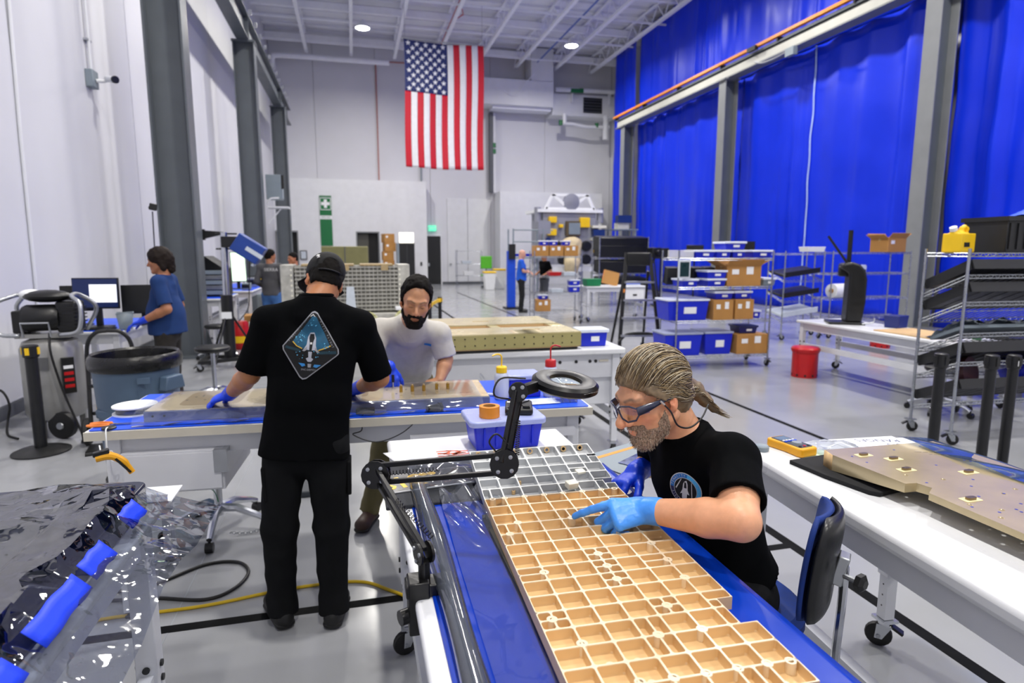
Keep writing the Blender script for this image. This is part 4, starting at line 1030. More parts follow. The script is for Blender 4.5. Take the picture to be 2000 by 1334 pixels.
def wash_bottle(loc, m, label, tall=0.17, rz=0.0):
    t = thing('wash_bottle', label, 'bottle', loc, rz)
    MB().lathe([(0.036, 0), (0.04, 0.004), (0.04, tall * 0.72), (0.034, tall * 0.84), (0.026, tall * 0.88), (0.026, tall * 0.9)], n=24).build('bottle_body', M_bot, t)
    c = MB().lathe([(0.03, tall * 0.88), (0.03, tall * 1.05), (0.026, tall * 1.08), (0.008, tall * 1.1)], n=20).build('cap', m, t)
    MB().tube(bez([(0, 0, tall * 1.08), (0, 0, tall * 1.38), (-0.01, 0, tall * 1.47), (-0.03, 0, tall * 1.49), (-0.055, 0, tall * 1.45)], 5), 0.0045, 8).build('nozzle', m, c)
    return t
wash_bottle((0.755, 3.2, ZT + 0.004), M_yellow, 'wash bottle with yellow cap and spout on the blue mat', 0.165, 0.2)
wash_bottle((1.03, 3.19, ZT + 0.004), M_red, 'wash bottle with red cap and spout behind the magnifier', 0.19, PI)
ct = thing('storage_tote', 'blue box with white lid between the two wash bottles', 'tote', (0.89, 3.27, ZT + 0.004), -0.06)
MB().bb(-0.088, 0.088, -0.08, 0.08, 0, 0.1).build('tub', M_blue, ct, bevel=0.006); MB().bb(-0.094, 0.094, -0.09, 0.09, 0.1, 0.125).build('lid', M_lid, ct, bevel=0.006)
def crp(cx, cy, w, d, seed, amp, z0):
    def f(u, v):
        x, y = cx + w * (u - 0.5), cy + d * (v - 0.5); a, b = crumple(x, y, seed, 30, (cx - w, cx + w, cy - d, cy + d)); e = min(u, 1 - u, v, 1 - v)
        return (x, y, z0 + amp * a * min(1, e * 5) + 0.003)
    return f
tag(MB().grid(crp(0.9, 3.07, 0.26, 0.12, 3, 0.02, ZT + 0.006), 26, 18).build('crumpled_wrap', mat('white wrap', '#d4dcf0', 0.35), None, smooth=180, solid=0.001), 'crumpled white plastic wrap in front of the blue box', 'wrap')
cb_ = thing('clear_box', 'little clear compartment box at the right end of blue mat', 'box', (1.07, 3.06, ZT + 0.004), -0.1)
MB().bb(-0.06, 0.06, -0.045, 0.045, 0, 0.05).build('shell', film_mat('clear box plastic', (0.85, 0.9, 1.0), 0.12, 0.08, 0.12), cb_, bevel=0.004)
for x in (-0.02, 0.02): MB().bb(x - 0.001, x + 0.001, -0.042, 0.042, 0.002, 0.045).build('divider', M_filmh, cb_)
for x in (-0.04, 0.0, 0.04): MB().box((x, 0.0, 0.01), (0.02, 0.03, 0.012), (0, 0, 0.3)).build('content', M_blue, cb_)

# ================================================================ left bench with film-wrapped object
lb = bench('workbench', 'white workbench under the film-wrapped panel', (-1.02, 1.22, 0), 0.0, 0.8, 1.76, ZT, wheels=True, inset=0.06)
wr = thing('wrapped_panel', 'dark-sided panel wrapped in crinkled clear film with blue tape', 'panel', (-1.08, 1.2, ZT))
MB().prism(rrect(-0.52, 0.42, -0.84, 0.92, 0.04), 0.0, 0.075).build('panel_body', mat('navy panel side', '#0a1430', 0.2, 0.1, 0.2, 6), wr, bevel=0.006)
MB().prism(rrect(-0.51, 0.27, -0.82, 0.88, 0.05), 0.075, 0.079).build('panel_face', mat('grey panel face', '#4b4f56', 0.3, 0.3, 0.35, 3), wr)
M_rp = mat('red print', '#a3283a', 0.4)
text('lettering', '~ - ~', 0.09, M_rp, wr, (0.05, -0.2, 0.0795), (0, 0, 1.1), 0.0002); text('lettering', '- ~ -', 0.09, M_rp, wr, (0.18, -0.3, 0.0795), (0, 0, 1.1), 0.0002)
rl_ = np.random.RandomState(11); PTS = np.stack([rl_.uniform(-0.75, 0.75, 34), rl_.uniform(-1.0, 1.1, 34)], 1); PTS2 = np.stack([rl_.uniform(-0.75, 0.75, 120), rl_.uniform(-1.0, 1.1, 120)], 1)
def wfilm(u, v):
    x = -0.56 + 1.18 * u; y = -0.9 + 1.9 * v
    P = np.array([[x, y]]); a1, b1 = crease(P, PTS, 0.3)
    z = 0.086 + 0.03 * float(a1[0]) * min(1, (0.55 - abs(x)) * 4 if abs(x) < 0.5 else 0.2)
    z += 0.02 * math.exp(-((y - 0.62 * x - 0.35) / 0.04) ** 2) + 0.018 * math.exp(-((y + 0.8 * x - 0.1) / 0.035) ** 2)
    far = max(0, (y - 0.8)); z += -far * 0.28
    if x > 0.40:
        d = x - 0.40; z = z - d * (0.25 + 0.25 * math.sin(y * 5 + 1) ** 2) - 0.03 * min(1, d * 12); x = 0.40 + d * 0.95
    return (x, y + 0.03 * math.sin(x * 9), max(z, -0.12 if x > 0.46 else 0.084 if x < 0.4 and y < 0.9 else -0.05))
M_filmw = film_mat('crinkled wrap film', (0.62, 0.66, 0.74), 0.16, 0.04, 0.0, crinkle=0.22)
from mathutils.geometry import delaunay_2d_cdt
rw = random.Random(8); pts = [Vector((i / 7, j / 12)) for i in range(8) for j in range(13) if i in (0, 7) or j in (0, 12)] + [Vector((rw.uniform(0.02, 0.98), rw.uniform(0.02, 0.98))) for _ in range(430)]
pts += [Vector((0.8 + 0.02 * rw.random(), k / 30)) for k in range(1, 30)] + [Vector((0.86 + 0.02 * rw.random(), (k + 0.5) / 30)) for k in range(1, 29)]
dv = delaunay_2d_cdt(pts, [], [], 0, 1e-5); vz = []
for p in dv[0]:
    q = wfilm(p.x, p.y); e = min(1, 8 * min(p.x, 1 - p.x, p.y, 1 - p.y)); vz.append((q[0], q[1], q[2] + e * (rw.uniform(-0.002, 0.014) if q[0] < 0.4 else rw.uniform(-0.006, 0.006))))
MB().add(vz, [tuple(f) for f in dv[2]]).build('wrap_film', M_filmw, wr, smooth=22)
M_btape = mat('blue masking tape', '#0a3be6', 0.5, 0, 0.08, 14, bump=0.05, bscale=80)
for y0, y1, dx in ((0.62, 0.74, 0.0), (0.34, 0.47, 0.01), (0.08, 0.3, 0.015), (-0.22, 0.0, 0.02)):
    MB().grid(lambda u, v: (0.425 + dx + 0.035 * u + 0.002 * math.sin(v * 9), y0 + (y1 - y0) * v + 0.01 * u, 0.082 - 0.045 * u + 0.0015 * math.sin(v * 14)), 3, 10).build('blue_tape', M_btape, wr, smooth=180, solid=0.002)
tag(MB().prism([(-0.86, 2.12), (-0.60, 2.12), (-0.60, 2.26), (-0.84, 2.27)], ZT - 0.006, ZT + 0.0).build('white_plate', M_lam, None, bevel=0.001), 'thin white plate sticking out past the wrapped panel', 'plate')
# ================================================================ right bench
RB = (1.821, 1.043); RA = -0.08
rb = bench('workbench', 'white workbench on casters carrying the multimeter and gold tapered plate', (RB[0], RB[1], 0), RA, 0.78, 2.2, ZT, thick=0.06, apron=0.09, inset=0.06, round_edge=0.02)
tag(MB().bb(-0.002, 0.002, -0.03, 0.03, -0.002, 0.002).build('orange_tie', M_orange, None), 'small orange cable tie sticking out of the bench leg', 'tie')
ot = bpy.data.objects['orange_tie']; ot.location = (2.19, 2.045, 0.66); ot.rotation_euler = (0.9, 0, 0.8)
mm = thing('multimeter', 'yellow handheld multimeter lying on the white bench', 'meter', (1.69, 2.06, ZT), 0.15)
pr = [(-0.042, -0.09), (0.042, -0.09), (0.046, -0.07), (0.04, 0.0), (0.046, 0.07), (0.042, 0.09), (-0.042, 0.09), (-0.046, 0.07), (-0.04, 0.0), (-0.046, -0.07)]
MB().prism(pr, 0.0, 0.036).build('holster', mat('meter yellow', '#e8a412', 0.45), mm, bevel=0.008, seg=3)
MB().prism(rrect(-0.034, 0.034, -0.075, 0.078, 0.008), 0.034, 0.0375).build('face', mat('meter grey', '#3a3f46', 0.4), mm)
MB().bb(-0.028, 0.028, 0.03, 0.068, 0.0375, 0.0385).build('display', mat('lcd', '#6d7f8a', 0.2), mm)
MB().lathe([(0.02, 0.0375), (0.018, 0.044), (0, 0.045)], (0, -0.025, 0), 18).build('dial', mat('dial grey', '#8a929a', 0.4), mm)
for i in range(4):
    for j in range(2): MB().box((-0.024 + i * 0.016, 0.006 + 0.012 * j, 0.039), (0.011, 0.007, 0.003)).build('button', M_label if j else M_bluemat, mm)
for i in range(3): MB().cyl((-0.022 + 0.022 * i, -0.062, 0.037), (-0.022 + 0.022 * i, -0.062, 0.04), 0.006, n=10).build('jack', M_red if i == 1 else M_black, mm)
pu = tag(MB().lathe([(0.026, 0), (0.028, 0.006), (0.028, 0.018), (0.024, 0.022), (0.012, 0.02), (0, 0.02)], n=24).build('grey_puck', M_greybox, None), 'small round grey puck beside the yellow multimeter', 'puck'); pu.location = (1.575, 2.09, ZT)
tag(MB().grid(crp(1.86, 2.03, 0.2, 0.18, 17, 0.07, ZT + 0.002), 36, 36).build('clear_bag', film_mat('bag film', (0.95, 0.97, 1), 0.1, 0.06, 0.14), None, smooth=60), 'crumpled small clear bag behind the yellow multimeter', 'bag')
gp = tag(MB().bb(-0.1, 0.1, -0.06, 0.06, 0.0002, 0.001).build('green_paper', mat('pale green paper', '#c8dcc6', 0.6), None), 'pale green paper slip under the clear bag', 'paper'); gp.location = (1.78, 1.98, ZT); gp.rotation_euler = (0, 0, -0.15)
ps = thing('handwritten_sheet', 'white sheet with handwriting on the right bench', 'paper', (2.1, 2.05, ZT), -0.08)
MB().bb(-0.17, 0.14, -0.11, 0.08, 0.0003, 0.0012).build('sheet', M_paper, ps)
text('lettering', 'RANGES', 0.05, mat('pen ink', '#2c3a66', 0.5), ps, (0.03, 0.035, 0.0014), (0, 0, PI - 0.2), 0.0001); text('lettering', '8-3', 0.05, MATS['pen ink'], ps, (0.06, -0.03, 0.0014), (0, 0, PI - 0.2), 0.0001)
M_foam = mat('black foam', '#17181b', 0.95, 0, 0.2, 80, bump=0.25, bscale=260)
tag(MB().prism([(1.575, 1.925), (1.59, 1.76), (1.625, 1.6), (1.645, 1.575), (1.755, 1.595), (1.86, 1.66), (1.9, 1.9), (1.78, 1.95)], ZT, ZT + 0.016).build('foam_pad', M_foam, None, bevel=0.002), 'black foam pad under the gold tapered plate on right bench', 'pad')
tp = thing('tapered_plate', 'gold plate with printed marks and thick tapered corner on right bench', 'plate', (0, 0, ZT + 0.016))
M_chrom = mat('iridescent gold plate', '#bfae88', 0.22, 0.35, 0.16, 3.5, coat=0.15)
top = [(1.66, 1.845), (1.645, 1.79), (1.66, 1.5), (1.70, 1.495), (1.71, 1.45), (1.665, 1.42), (1.655, 0.85), (2.12, 0.85), (2.15, 1.6), (2.14, 1.83)]
n = len(top); zb = [0.0, 0.0, 0.028, 0.03, 0.032, 0.036, 0.042, 0.042, 0.04, 0.03]
MB().add([(p[0], p[1], 0.058) for p in top] + [(p[0], p[1], z) for p, z in zip(top, zb)], [tuple(range(n)), tuple(range(2 * n - 1, n - 1, -1))] + [(i, n + i, n + (i + 1) % n, (i + 1) % n) for i in range(n)]).build('plate_body', [M_chrom], tp, smooth=0)
pbo = tp.children[0]; hcut = MB()   # real holes drilled through the plate
HOLES = [(1.70, 1.32 - 0.09 * i) for i in range(5)] + [(1.755, 1.27 - 0.09 * i) for i in range(5)] + [(1.725, 1.56), (1.81, 1.5), (1.88, 1.36), (1.84, 1.2), (1.95, 1.38), (2.05, 1.45)]
for x, y in HOLES: hcut.cyl((x, y, -0.05), (x, y, 0.1), 0.0075, n=14)
hco = hcut.build('hole_cutter', M_chrom, tp); bo = pbo.modifiers.new('holes', 'BOOLEAN'); bo.operation = 'DIFFERENCE'; bo.solver = 'EXACT'; bo.object = hco
bpy.context.view_layer.update(); dgp = bpy.context.evaluated_depsgraph_get(); npm = bpy.data.meshes.new_from_object(pbo.evaluated_get(dgp)); pbo.modifiers.clear(); pbo.data = npm; bpy.data.objects.remove(hco)
MB().add([(1.66, 1.846, 0.0), (1.645, 1.79, 0.0), (1.645, 1.79, 0.0575), (1.66, 1.846, 0.0575)], [(0, 1, 2, 3)]).build('thick_corner', M_gold, tp, solid=0.004)
for x, y in ((1.75, 1.76), (1.82, 1.7), (1.77, 1.6), (1.95, 1.53), (2.0, 1.25), (1.98, 1.18), (1.74, 1.35), (1.9, 1.05)):
    c = MB().prism(rrect(x - 0.03, x + 0.03, y - 0.016, y + 0.016, 0.004, 2), 0.0582, 0.0588).build('cream_pad', mat('cream pad', '#d9cfa0', 0.5), tp); MB().prism(rrect(x - 0.016, x + 0.016, y - 0.008, y + 0.008, 0.006, 3), 0.059, 0.066).build('nut_plate', M_ins, c)
for i in range(34):
    x, y = random.uniform(1.69, 2.1), random.uniform(0.95, 1.8)
    if x < 1.73 and 1.4 < y < 1.55: continue
    MB().lathe([(0.0045, 0.0583), (0, 0.0586)], (x, y, 0), 8).build('blue_dot', mat('blue dot', '#23349a', 0.4), tp)
text('lettering', '------ ---- -- --- ----', 0.018, M_hole, tp, (2.02, 1.72, 0.0584), (0, 0, PI - 0.35), 0.0001); text('lettering', '---- ----- --- --', 0.018, M_hole, tp, (2.03, 1.69, 0.0584), (0, 0, PI - 0.35), 0.0001)
def bf(u, v):
    x = 2.02 + 0.28 * u; y = 0.95 + 0.95 * v; return (x, y, ZT + 0.085 - 0.07 * u * u + 0.006 * math.sin(v * 22 + u * 6))
tag(MB().grid(bf, 14, 50).build('blue_film', film_mat('blue film', (0.35, 0.5, 0.95), 0.18, 0.06, 0.12, (0.2, 0.35, 0.9)), None, smooth=180), 'blue-tinted film draped behind the gold tapered plate', 'film')

# ================================================================ chairs
M_seatb = mat('blue upholstery', '#0b2f7a', 0.85, 0, 0.12, 40, bump=0.1, bscale=300)
hc = thing('task_chair', 'blue upholstered task chair with black back shell under the seated man', 'chair', (1.13, 1.60, 0), -0.80)
MB().lathe([(0, 0.0), (0.2, 0.0), (0.225, 0.02), (0.225, 0.05), (0.2, 0.07), (0.0, 0.078)], (0.0, 0.0, 0.6), 32, sx=1.0, sy=0.95).build('seat', M_seatb, hc)
def shell(off, th, m, nm, cx=0.245):
    def f(u, v):
        a = (u - 0.5) * 2; z = 0.695 + 0.32 * v; w = 0.145 * (1 - 0.25 * (2 * v - 1) ** 4) * (1 if 0.02 < v < 0.98 else 0.8)
        y = a * w; x = cx + off + 0.03 * (v - 0.3) ** 2 + 0.015 * v - 0.05 * a * a * 0.6
        k = max(abs(a), abs(2 * v - 1)) ; return (x - th * (1 - k ** 6) * (1 if off < 0 else -1), y, z)
    return MB().grid(f, 16, 18).build(nm, m, hc, smooth=180, solid=0.012)
shell(-0.012, 0.02, M_seatb, 'back_cushion'); shell(0.006, 0.02, mat('black shell', '#141518', 0.35, 0, 0.1, 60, bump=0.05, bscale=300), 'back_shell')
bar = bez([(0.0, -0.02, 0.53), (0.12, -0.02, 0.515), (0.25, -0.02, 0.50), (0.295, -0.02, 0.53), (0.3, -0.02, 0.62), (0.305, -0.02, 0.76), (0.305, -0.02, 0.86)], 6)
o = MB(); o.tube(bar, 0.02, 8, flat=0.6); o.build('back_bar', M_chrome, hc)
MB().box((0.295, -0.02, 0.85), (0.03, 0.05, 0.09), (0, 0.2, 0)).build('back_bracket', M_alu, hc, bevel=0.004)
kb = MB().cyl((0.305, -0.04, 0.84), (0.345, -0.06, 0.84), 0.008, n=8); kb.build('knob_stem', M_alu, hc)
MB().lathe([(0.012, 0), (0.026, 0.006), (0.026, 0.02), (0.014, 0.028)], (0.335, -0.055, 0.84), 6, (1, -0.5, 0)).build('knob', M_black, hc)
MB().cyl((0, 0, 0.1), (0, 0, 0.6), 0.028, n=14).build('column', M_chrome, hc)
for k in range(5):
    a = k * 2 * PI / 5 + 0.4; d = V(math.cos(a), math.sin(a), 0)
    lg = MB().tube([d * 0.02 + V(0, 0, 0.13), d * 0.16 + V(0, 0, 0.11), d * 0.28 + V(0, 0, 0.085)], [0.026, 0.02, 0.015], 8).build('base_leg', M_chrome, hc)
    MB().lathe([(0.028, -0.02), (0.028, 0.02)], d * 0.29 + V(0, 0, 0.028), 14, (-d.y, d.x, 0)).cyl(d * 0.285 + V(0, 0, 0.05), d * 0.285 + V(0, 0, 0.09), 0.008, n=6).build('castor', M_black, lg)
def lab_stool(name, label, loc, rz, seat_h=0.62, m=None, ring=False, back=False):
    t = thing(name, label, 'stool', loc, rz)
    MB().lathe([(0, 0), (0.17, 0.0), (0.19, 0.02), (0.19, 0.045), (0.17, 0.06), (0, 0.066)], (0, 0, seat_h), 24).build('seat', m or M_black, t)
    MB().cyl((0, 0, 0.1), (0, 0, seat_h), 0.025, n=12).build('column', M_chrome, t)
    for k in range(5):
        a = k * 2 * PI / 5 + 0.75; d = V(math.cos(a), math.sin(a), 0)
        lg = MB().tube([d * 0.02 + V(0, 0, 0.15), d * 0.12 + V(0, 0, 0.15), d * 0.26 + V(0, 0, 0.10), d * 0.31 + V(0, 0, 0.075)], [0.03, 0.026, 0.02, 0.017], 8).build('base_leg', M_chrome, t)
        MB().lathe([(0.03, -0.022), (0.03, 0.022)], d * 0.315 + V(0, 0, 0.03), 14, (-d.y, d.x, 0)).cyl(d * 0.31 + V(0, 0, 0.05), d * 0.31 + V(0, 0, 0.08), 0.008, n=6).build('castor', M_black, lg)
    return t
ls = lab_stool('lab_stool', 'chrome five-star stool on castors under the middle bench', (-0.88, 4.05, 0), 0.2, 0.56, M_greybox)
MB().tube(bez([(0.05, -0.02, 0.55), (0.0, -0.06, 0.42), (-0.08, -0.08, 0.36), (-0.02, -0.06, 0.28), (0.0, -0.04, 0.2)], 6), 0.003, 5).build('green_wire', M_green, ls)
ch = MB()
for i in range(14): ch.ring([(0.008, -0.002), (0.008, 0.002), (0.011, 0.002), (0.011, -0.002)], (0.06 + 0.016 * i, -0.15, 0.012 + 0.0004 * (i - 7) ** 2), 8, (0, 1, 0) if i % 2 else (0, 0, 1))
ch.build('drag_chain', M_zinc, ls)
# cables on the floor
tag(MB().tube(bez([(-1.25, 3.38, 0.009), (-1.08, 3.41, 0.009), (-0.87, 3.57, 0.009), (-0.7, 3.56, 0.009), (-0.62, 3.43, 0.009), (-0.66, 3.27, 0.009), (-0.79, 3.19, 0.009), (-1.05, 3.27, 0.009), (-1.3, 3.3, 0.009)], 8), 0.009, 8).build('black_cable', M_rubber), 'loop of thick black cable on the grey floor under the bench', 'cable')
tag(MB().tube(bez([(-1.4, 3.1, 0.0085), (-1.17, 3.13, 0.0085), (-0.78, 3.13, 0.0085), (-0.4, 3.19, 0.0085), (-0.05, 3.18, 0.0085), (0.12, 3.05, 0.0085), (0.3, 2.86, 0.0085), (0.5, 2.7, 0.0085)], 8), 0.0085, 8).build('extension_cord', mat('yellow cord', '#c9a80f', 0.5)), 'yellow extension cord curving over the floor behind the standing man', 'cord')
# ================================================================ people
def nv(v): v = np.array(v, float); return v / np.linalg.norm(v)
class Head:
    def __init__(s, o, yaw, pitch, roll=0.0, sc=1.0, nose=1.0):
        f = np.array([math.cos(yaw) * math.cos(pitch), math.sin(yaw) * math.cos(pitch), -math.sin(pitch)]); l = np.array([-math.sin(yaw), math.cos(yaw), 0.0]); u = np.cross(f, l)
        s.l = l * math.cos(roll) + u * math.sin(roll); s.u = np.cross(f, s.l); s.f = f; s.o = np.array(o, float); s.sc = sc; s.nose = nose
        s.R = np.stack([s.l, s.f, s.u], 1).astype(np.float32)
    def p(s, x, y, z): return s.o + s.sc * (x * s.l + y * s.f + z * s.u)
    def loc(s, P): return ((P - s.o.astype(np.float32)) @ s.R) / s.sc
    def ell(s, S, c, r, k=0.012, op='u', rot=None): S.ell(s.p(*c), tuple(np.array(r) * s.sc), s.R if rot is None else s.R @ rot, k * s.sc, op)
    def cone(s, S, a, b, r1, r2, k=0.01, op='u'): S.cone(s.p(*a), s.p(*b), r1 * s.sc, r2 * s.sc, k * s.sc, op)
    def build(s, S, ears=True, nose=None):
        nz = s.nose
        E, C = s.ell, s.cone
        E(S, (0, -0.012, 0.035), (0.074, 0.096, 0.084)); E(S, (0, 0.028, -0.03), (0.062, 0.064, 0.085), 0.02)
        for q in (-1, 1):
            C(S, (0.05 * q, -0.005, -0.055), (0.022 * q, 0.062, -0.102), 0.022, 0.019, 0.02)
            E(S, (0.042 * q, 0.057, -0.022), (0.022, 0.024, 0.02), 0.02)
            if ears:
                E(S, (0.077 * q, -0.008, -0.006), (0.008, 0.019, 0.032), 0.004, rot=np.array([[math.cos(0.45 * q), math.sin(0.45 * q), 0], [-math.sin(0.45 * q), math.cos(0.45 * q), 0], [0, 0, 1]], dtype=np.float32))
                E(S, (0.083 * q, 0.0, -0.002), (0.005, 0.009, 0.016), 0.003, 's')
                E(S, (0.075 * q, -0.002, -0.033), (0.007, 0.009, 0.01), 0.004)
        C(S, (-0.012, 0.078, -0.106), (0.012, 0.078, -0.106), 0.019, 0.019, 0.02)
        C(S, (-0.042, 0.074, 0.022), (0.042, 0.074, 0.022), 0.014, 0.014, 0.016); C(S, (-0.02, 0.087, 0.018), (0.02, 0.087, 0.018), 0.01, 0.01, 0.012)
        for q in (-1, 1):
            E(S, (0.033 * q, 0.1, -0.001), (0.021, 0.018, 0.013), 0.012, 's'); E(S, (0.032 * q, 0.076, -0.002), (0.0145, 0.0125, 0.0115), 0.006)
        C(S, (0, 0.085, 0.01), (0, 0.116 + 0.012 * (nz - 1), -0.034), 0.0085 * nz, 0.0115 * nz, 0.008)
        for q in (-1, 1): E(S, (0.0125 * q, 0.1, -0.041), (0.009, 0.012, 0.008), 0.006); E(S, (0.007 * q, 0.108, -0.0485), (0.004, 0.006, 0.003), 0.003, 's')
        E(S, (0, 0.081, -0.068), (0.03, 0.016, 0.02), 0.012)
        C(S, (-0.019, 0.087, -0.066), (0.019, 0.087, -0.066), 0.0045, 0.0045, 0.006); C(S, (0, 0.0935, -0.0645), (0, 0.0935, -0.0645), 0.005, 0.005, 0.008)
        C(S, (-0.016, 0.0895, -0.0765), (0.016, 0.0895, -0.0765), 0.0058, 0.0058, 0.006); C(S, (-0.024, 0.098, -0.071), (0.024, 0.098, -0.071), 0.0022, 0.0022, 0.003, 's')
        return s
    def color(s, base, pink=0.35, brow=(0.03, 0.02, 0.015), stub=0.0, stubc=(0.1, 0.08, 0.07), nape=0.0):
        base = np.array(base)
        def fn(v):
            q = s.loc(v.astype(np.float32)).astype(float); c = np.tile(base, (len(v), 1)); near = np.linalg.norm(q - [0, 0.03, -0.02], axis=1) < 0.17
            def blob(ctr, r, col, a):
                nonlocal c
                d = np.linalg.norm((q - ctr) / np.array(r), axis=1); w = np.clip(1.3 - d, 0, 1)[:, None] * a * near[:, None]; c = c * (1 - w) + np.array(col) * w
            red = base * np.array([1.05, 0.62, 0.55])
            blob((0, 0.112, -0.036), (0.02, 0.02, 0.018), red, pink)
            for g in (-1, 1): blob((0.045 * g, 0.07, -0.03), (0.026, 0.03, 0.022), red, pink * 0.7); blob((0.08 * g, -0.005, -0.01), (0.02, 0.025, 0.04), red, pink)
            if nape: blob((0, -0.09, 0.0), (0.085, 0.065, 0.05), (0.02, 0.014, 0.01), nape)
            if stub:
                for g in (-1, 0, 1): blob((0.035 * g, 0.07 - 0.03 * abs(g), -0.1), (0.045, 0.05, 0.04), stubc, stub)
            blob((0, 0.094, -0.0655), (0.019, 0.014, 0.0055), base * np.array([0.85, 0.42, 0.4]), 0.8); blob((0, 0.092, -0.0772), (0.017, 0.014, 0.006), base * np.array([0.9, 0.48, 0.45]), 0.8)
            for g in (-1, 1):
                for t in np.linspace(0, 1, 6): blob((g * (0.016 + 0.034 * t), 0.094 - 0.018 * t, 0.0215 + 0.006 * math.sin(t * 2.6)), (0.008, 0.012, 0.0042), brow, 0.75)
                blob((0.032 * g, 0.089, -0.0075), (0.0145, 0.012, 0.0022), brow, 0.85)
            return np.clip(c, 0, 1)
        return fn

def hand(S, Wp, d, n, s, curl=((0.1, 0.1, 0.1),) * 4, thumb=(0.6, 0.3), r=1.0, spread=0.06, sc=1.0, k=0.004):
    """palm plus five fingers; d = finger direction, n = way the palm faces, s = towards the thumb"""
    d = nv(d); n = nv(np.array(n) - d * np.dot(n, d)); s = nv(np.cross(n, d)) * (1 if np.dot(np.cross(n, d), s) > 0 else -1)
    Wp = np.array(Wp, float)
    L = lambda a, b, c: Wp + sc * (a * d + b * s + c * n)
    R = np.stack([d, s, n], 1)
    S.slab(L(0.0, 0, 0), L(0.075, 0, 0.0), (0.028 * sc * r, 0.02 * sc * r), (0.041 * sc * r, 0.0135 * sc * r), s, 0.01)
    S.ell(L(0.035, 0.022, 0.012), (0.03 * sc, 0.016 * sc, 0.014 * sc), R, 0.01)
    fl = ((0.043, 0.026, 0.021), (0.047, 0.03, 0.022), (0.043, 0.028, 0.021), (0.034, 0.021, 0.019)); fr = (0.0093, 0.0096, 0.0092, 0.0082); off = (0.0285, 0.0095, -0.0095, -0.0275); fw = (0.082, 0.086, 0.082, 0.074)
    for i in range(4):
        p = L(fw[i] - 0.012, off[i], 0.0); a = 0; sp = spread * (1.5 - i)
        pts = [p]; rs = [fr[i] * 1.12 * sc * r]
        for j in range(3):
            a += curl[i][j]; dd = (d * math.cos(sp) + s * math.sin(sp)) * math.cos(a) + n * math.sin(a)
            p = p + dd * (fl[i][j] + (0.012 if j == 0 else 0)) * sc; pts.append(p); rs.append(fr[i] * (1.0, 0.93, 0.82)[j] * sc * r)
        S.chain(pts, rs, k)
    ta, tc = thumb
    p = L(0.02, 0.024, 0.008); pts = [p]; a = ta
    for j, (ln, bend_) in enumerate(((0.042, 0), (0.033, tc), (0.027, tc))):
        a -= bend_; dd = nv(d * math.cos(a) + s * math.sin(a) + n * (0.35 + 0.15 * j)); p = p + dd * ln * sc; pts.append(p)
    S.chain(pts, [0.0145 * sc * r, 0.0115 * sc * r, 0.0105 * sc * r, 0.0088 * sc * r], k * 1.5)
    return S

RELAX = ((0.25, 0.35, 0.25), (0.3, 0.4, 0.25), (0.35, 0.45, 0.3), (0.4, 0.45, 0.3))
FIST = ((1.3, 1.4, 0.8), (1.35, 1.4, 0.8), (1.4, 1.4, 0.8), (1.4, 1.4, 0.8))
POINT = ((0.35, 0.12, 0.1), (1.25, 1.2, 0.7), (1.3, 1.25, 0.7), (1.3, 1.2, 0.7))
M_glove = mat('blue nitrile glove', '#4596f4', 0.38, 0, 0.05, 20, bump=0.12, bscale=70, sss=0.1)
M_glove2 = mat('deep blue glove', '#0b3fd8', 0.4, 0, 0.06, 20, bump=0.1, bscale=70)
M_skin = mat('skin', '#c58f70', 0.45, 0, 0.05, 60, bump=0.04, bscale=220, vcol=True, sss=0.15)
M_tee = mat('black cotton', '#050608', 0.95, 0, 0.15, 30, spec=0.08)
M_pant = mat('charcoal trousers', '#151618', 0.9, 0, 0.12, 20, spec=0.1)

def wrinkle(S, lo, hi, amp, fx, seed, warp=0.3):
    fx = np.array(fx, np.float32)
    def fn(P):
        w = vnoise(P, 5.0, seed + 5)[..., None] * warp; n1 = vnoise((P + 0.06 * w) * fx, 1.0, seed); n2 = vnoise((P + 0.05 * w) * fx * 2.1, 1.0, seed + 1)
        return amp * (np.abs(n1) - 0.35 + 0.45 * n2)
    S.fn(fn, lo, hi, 'd'); return S

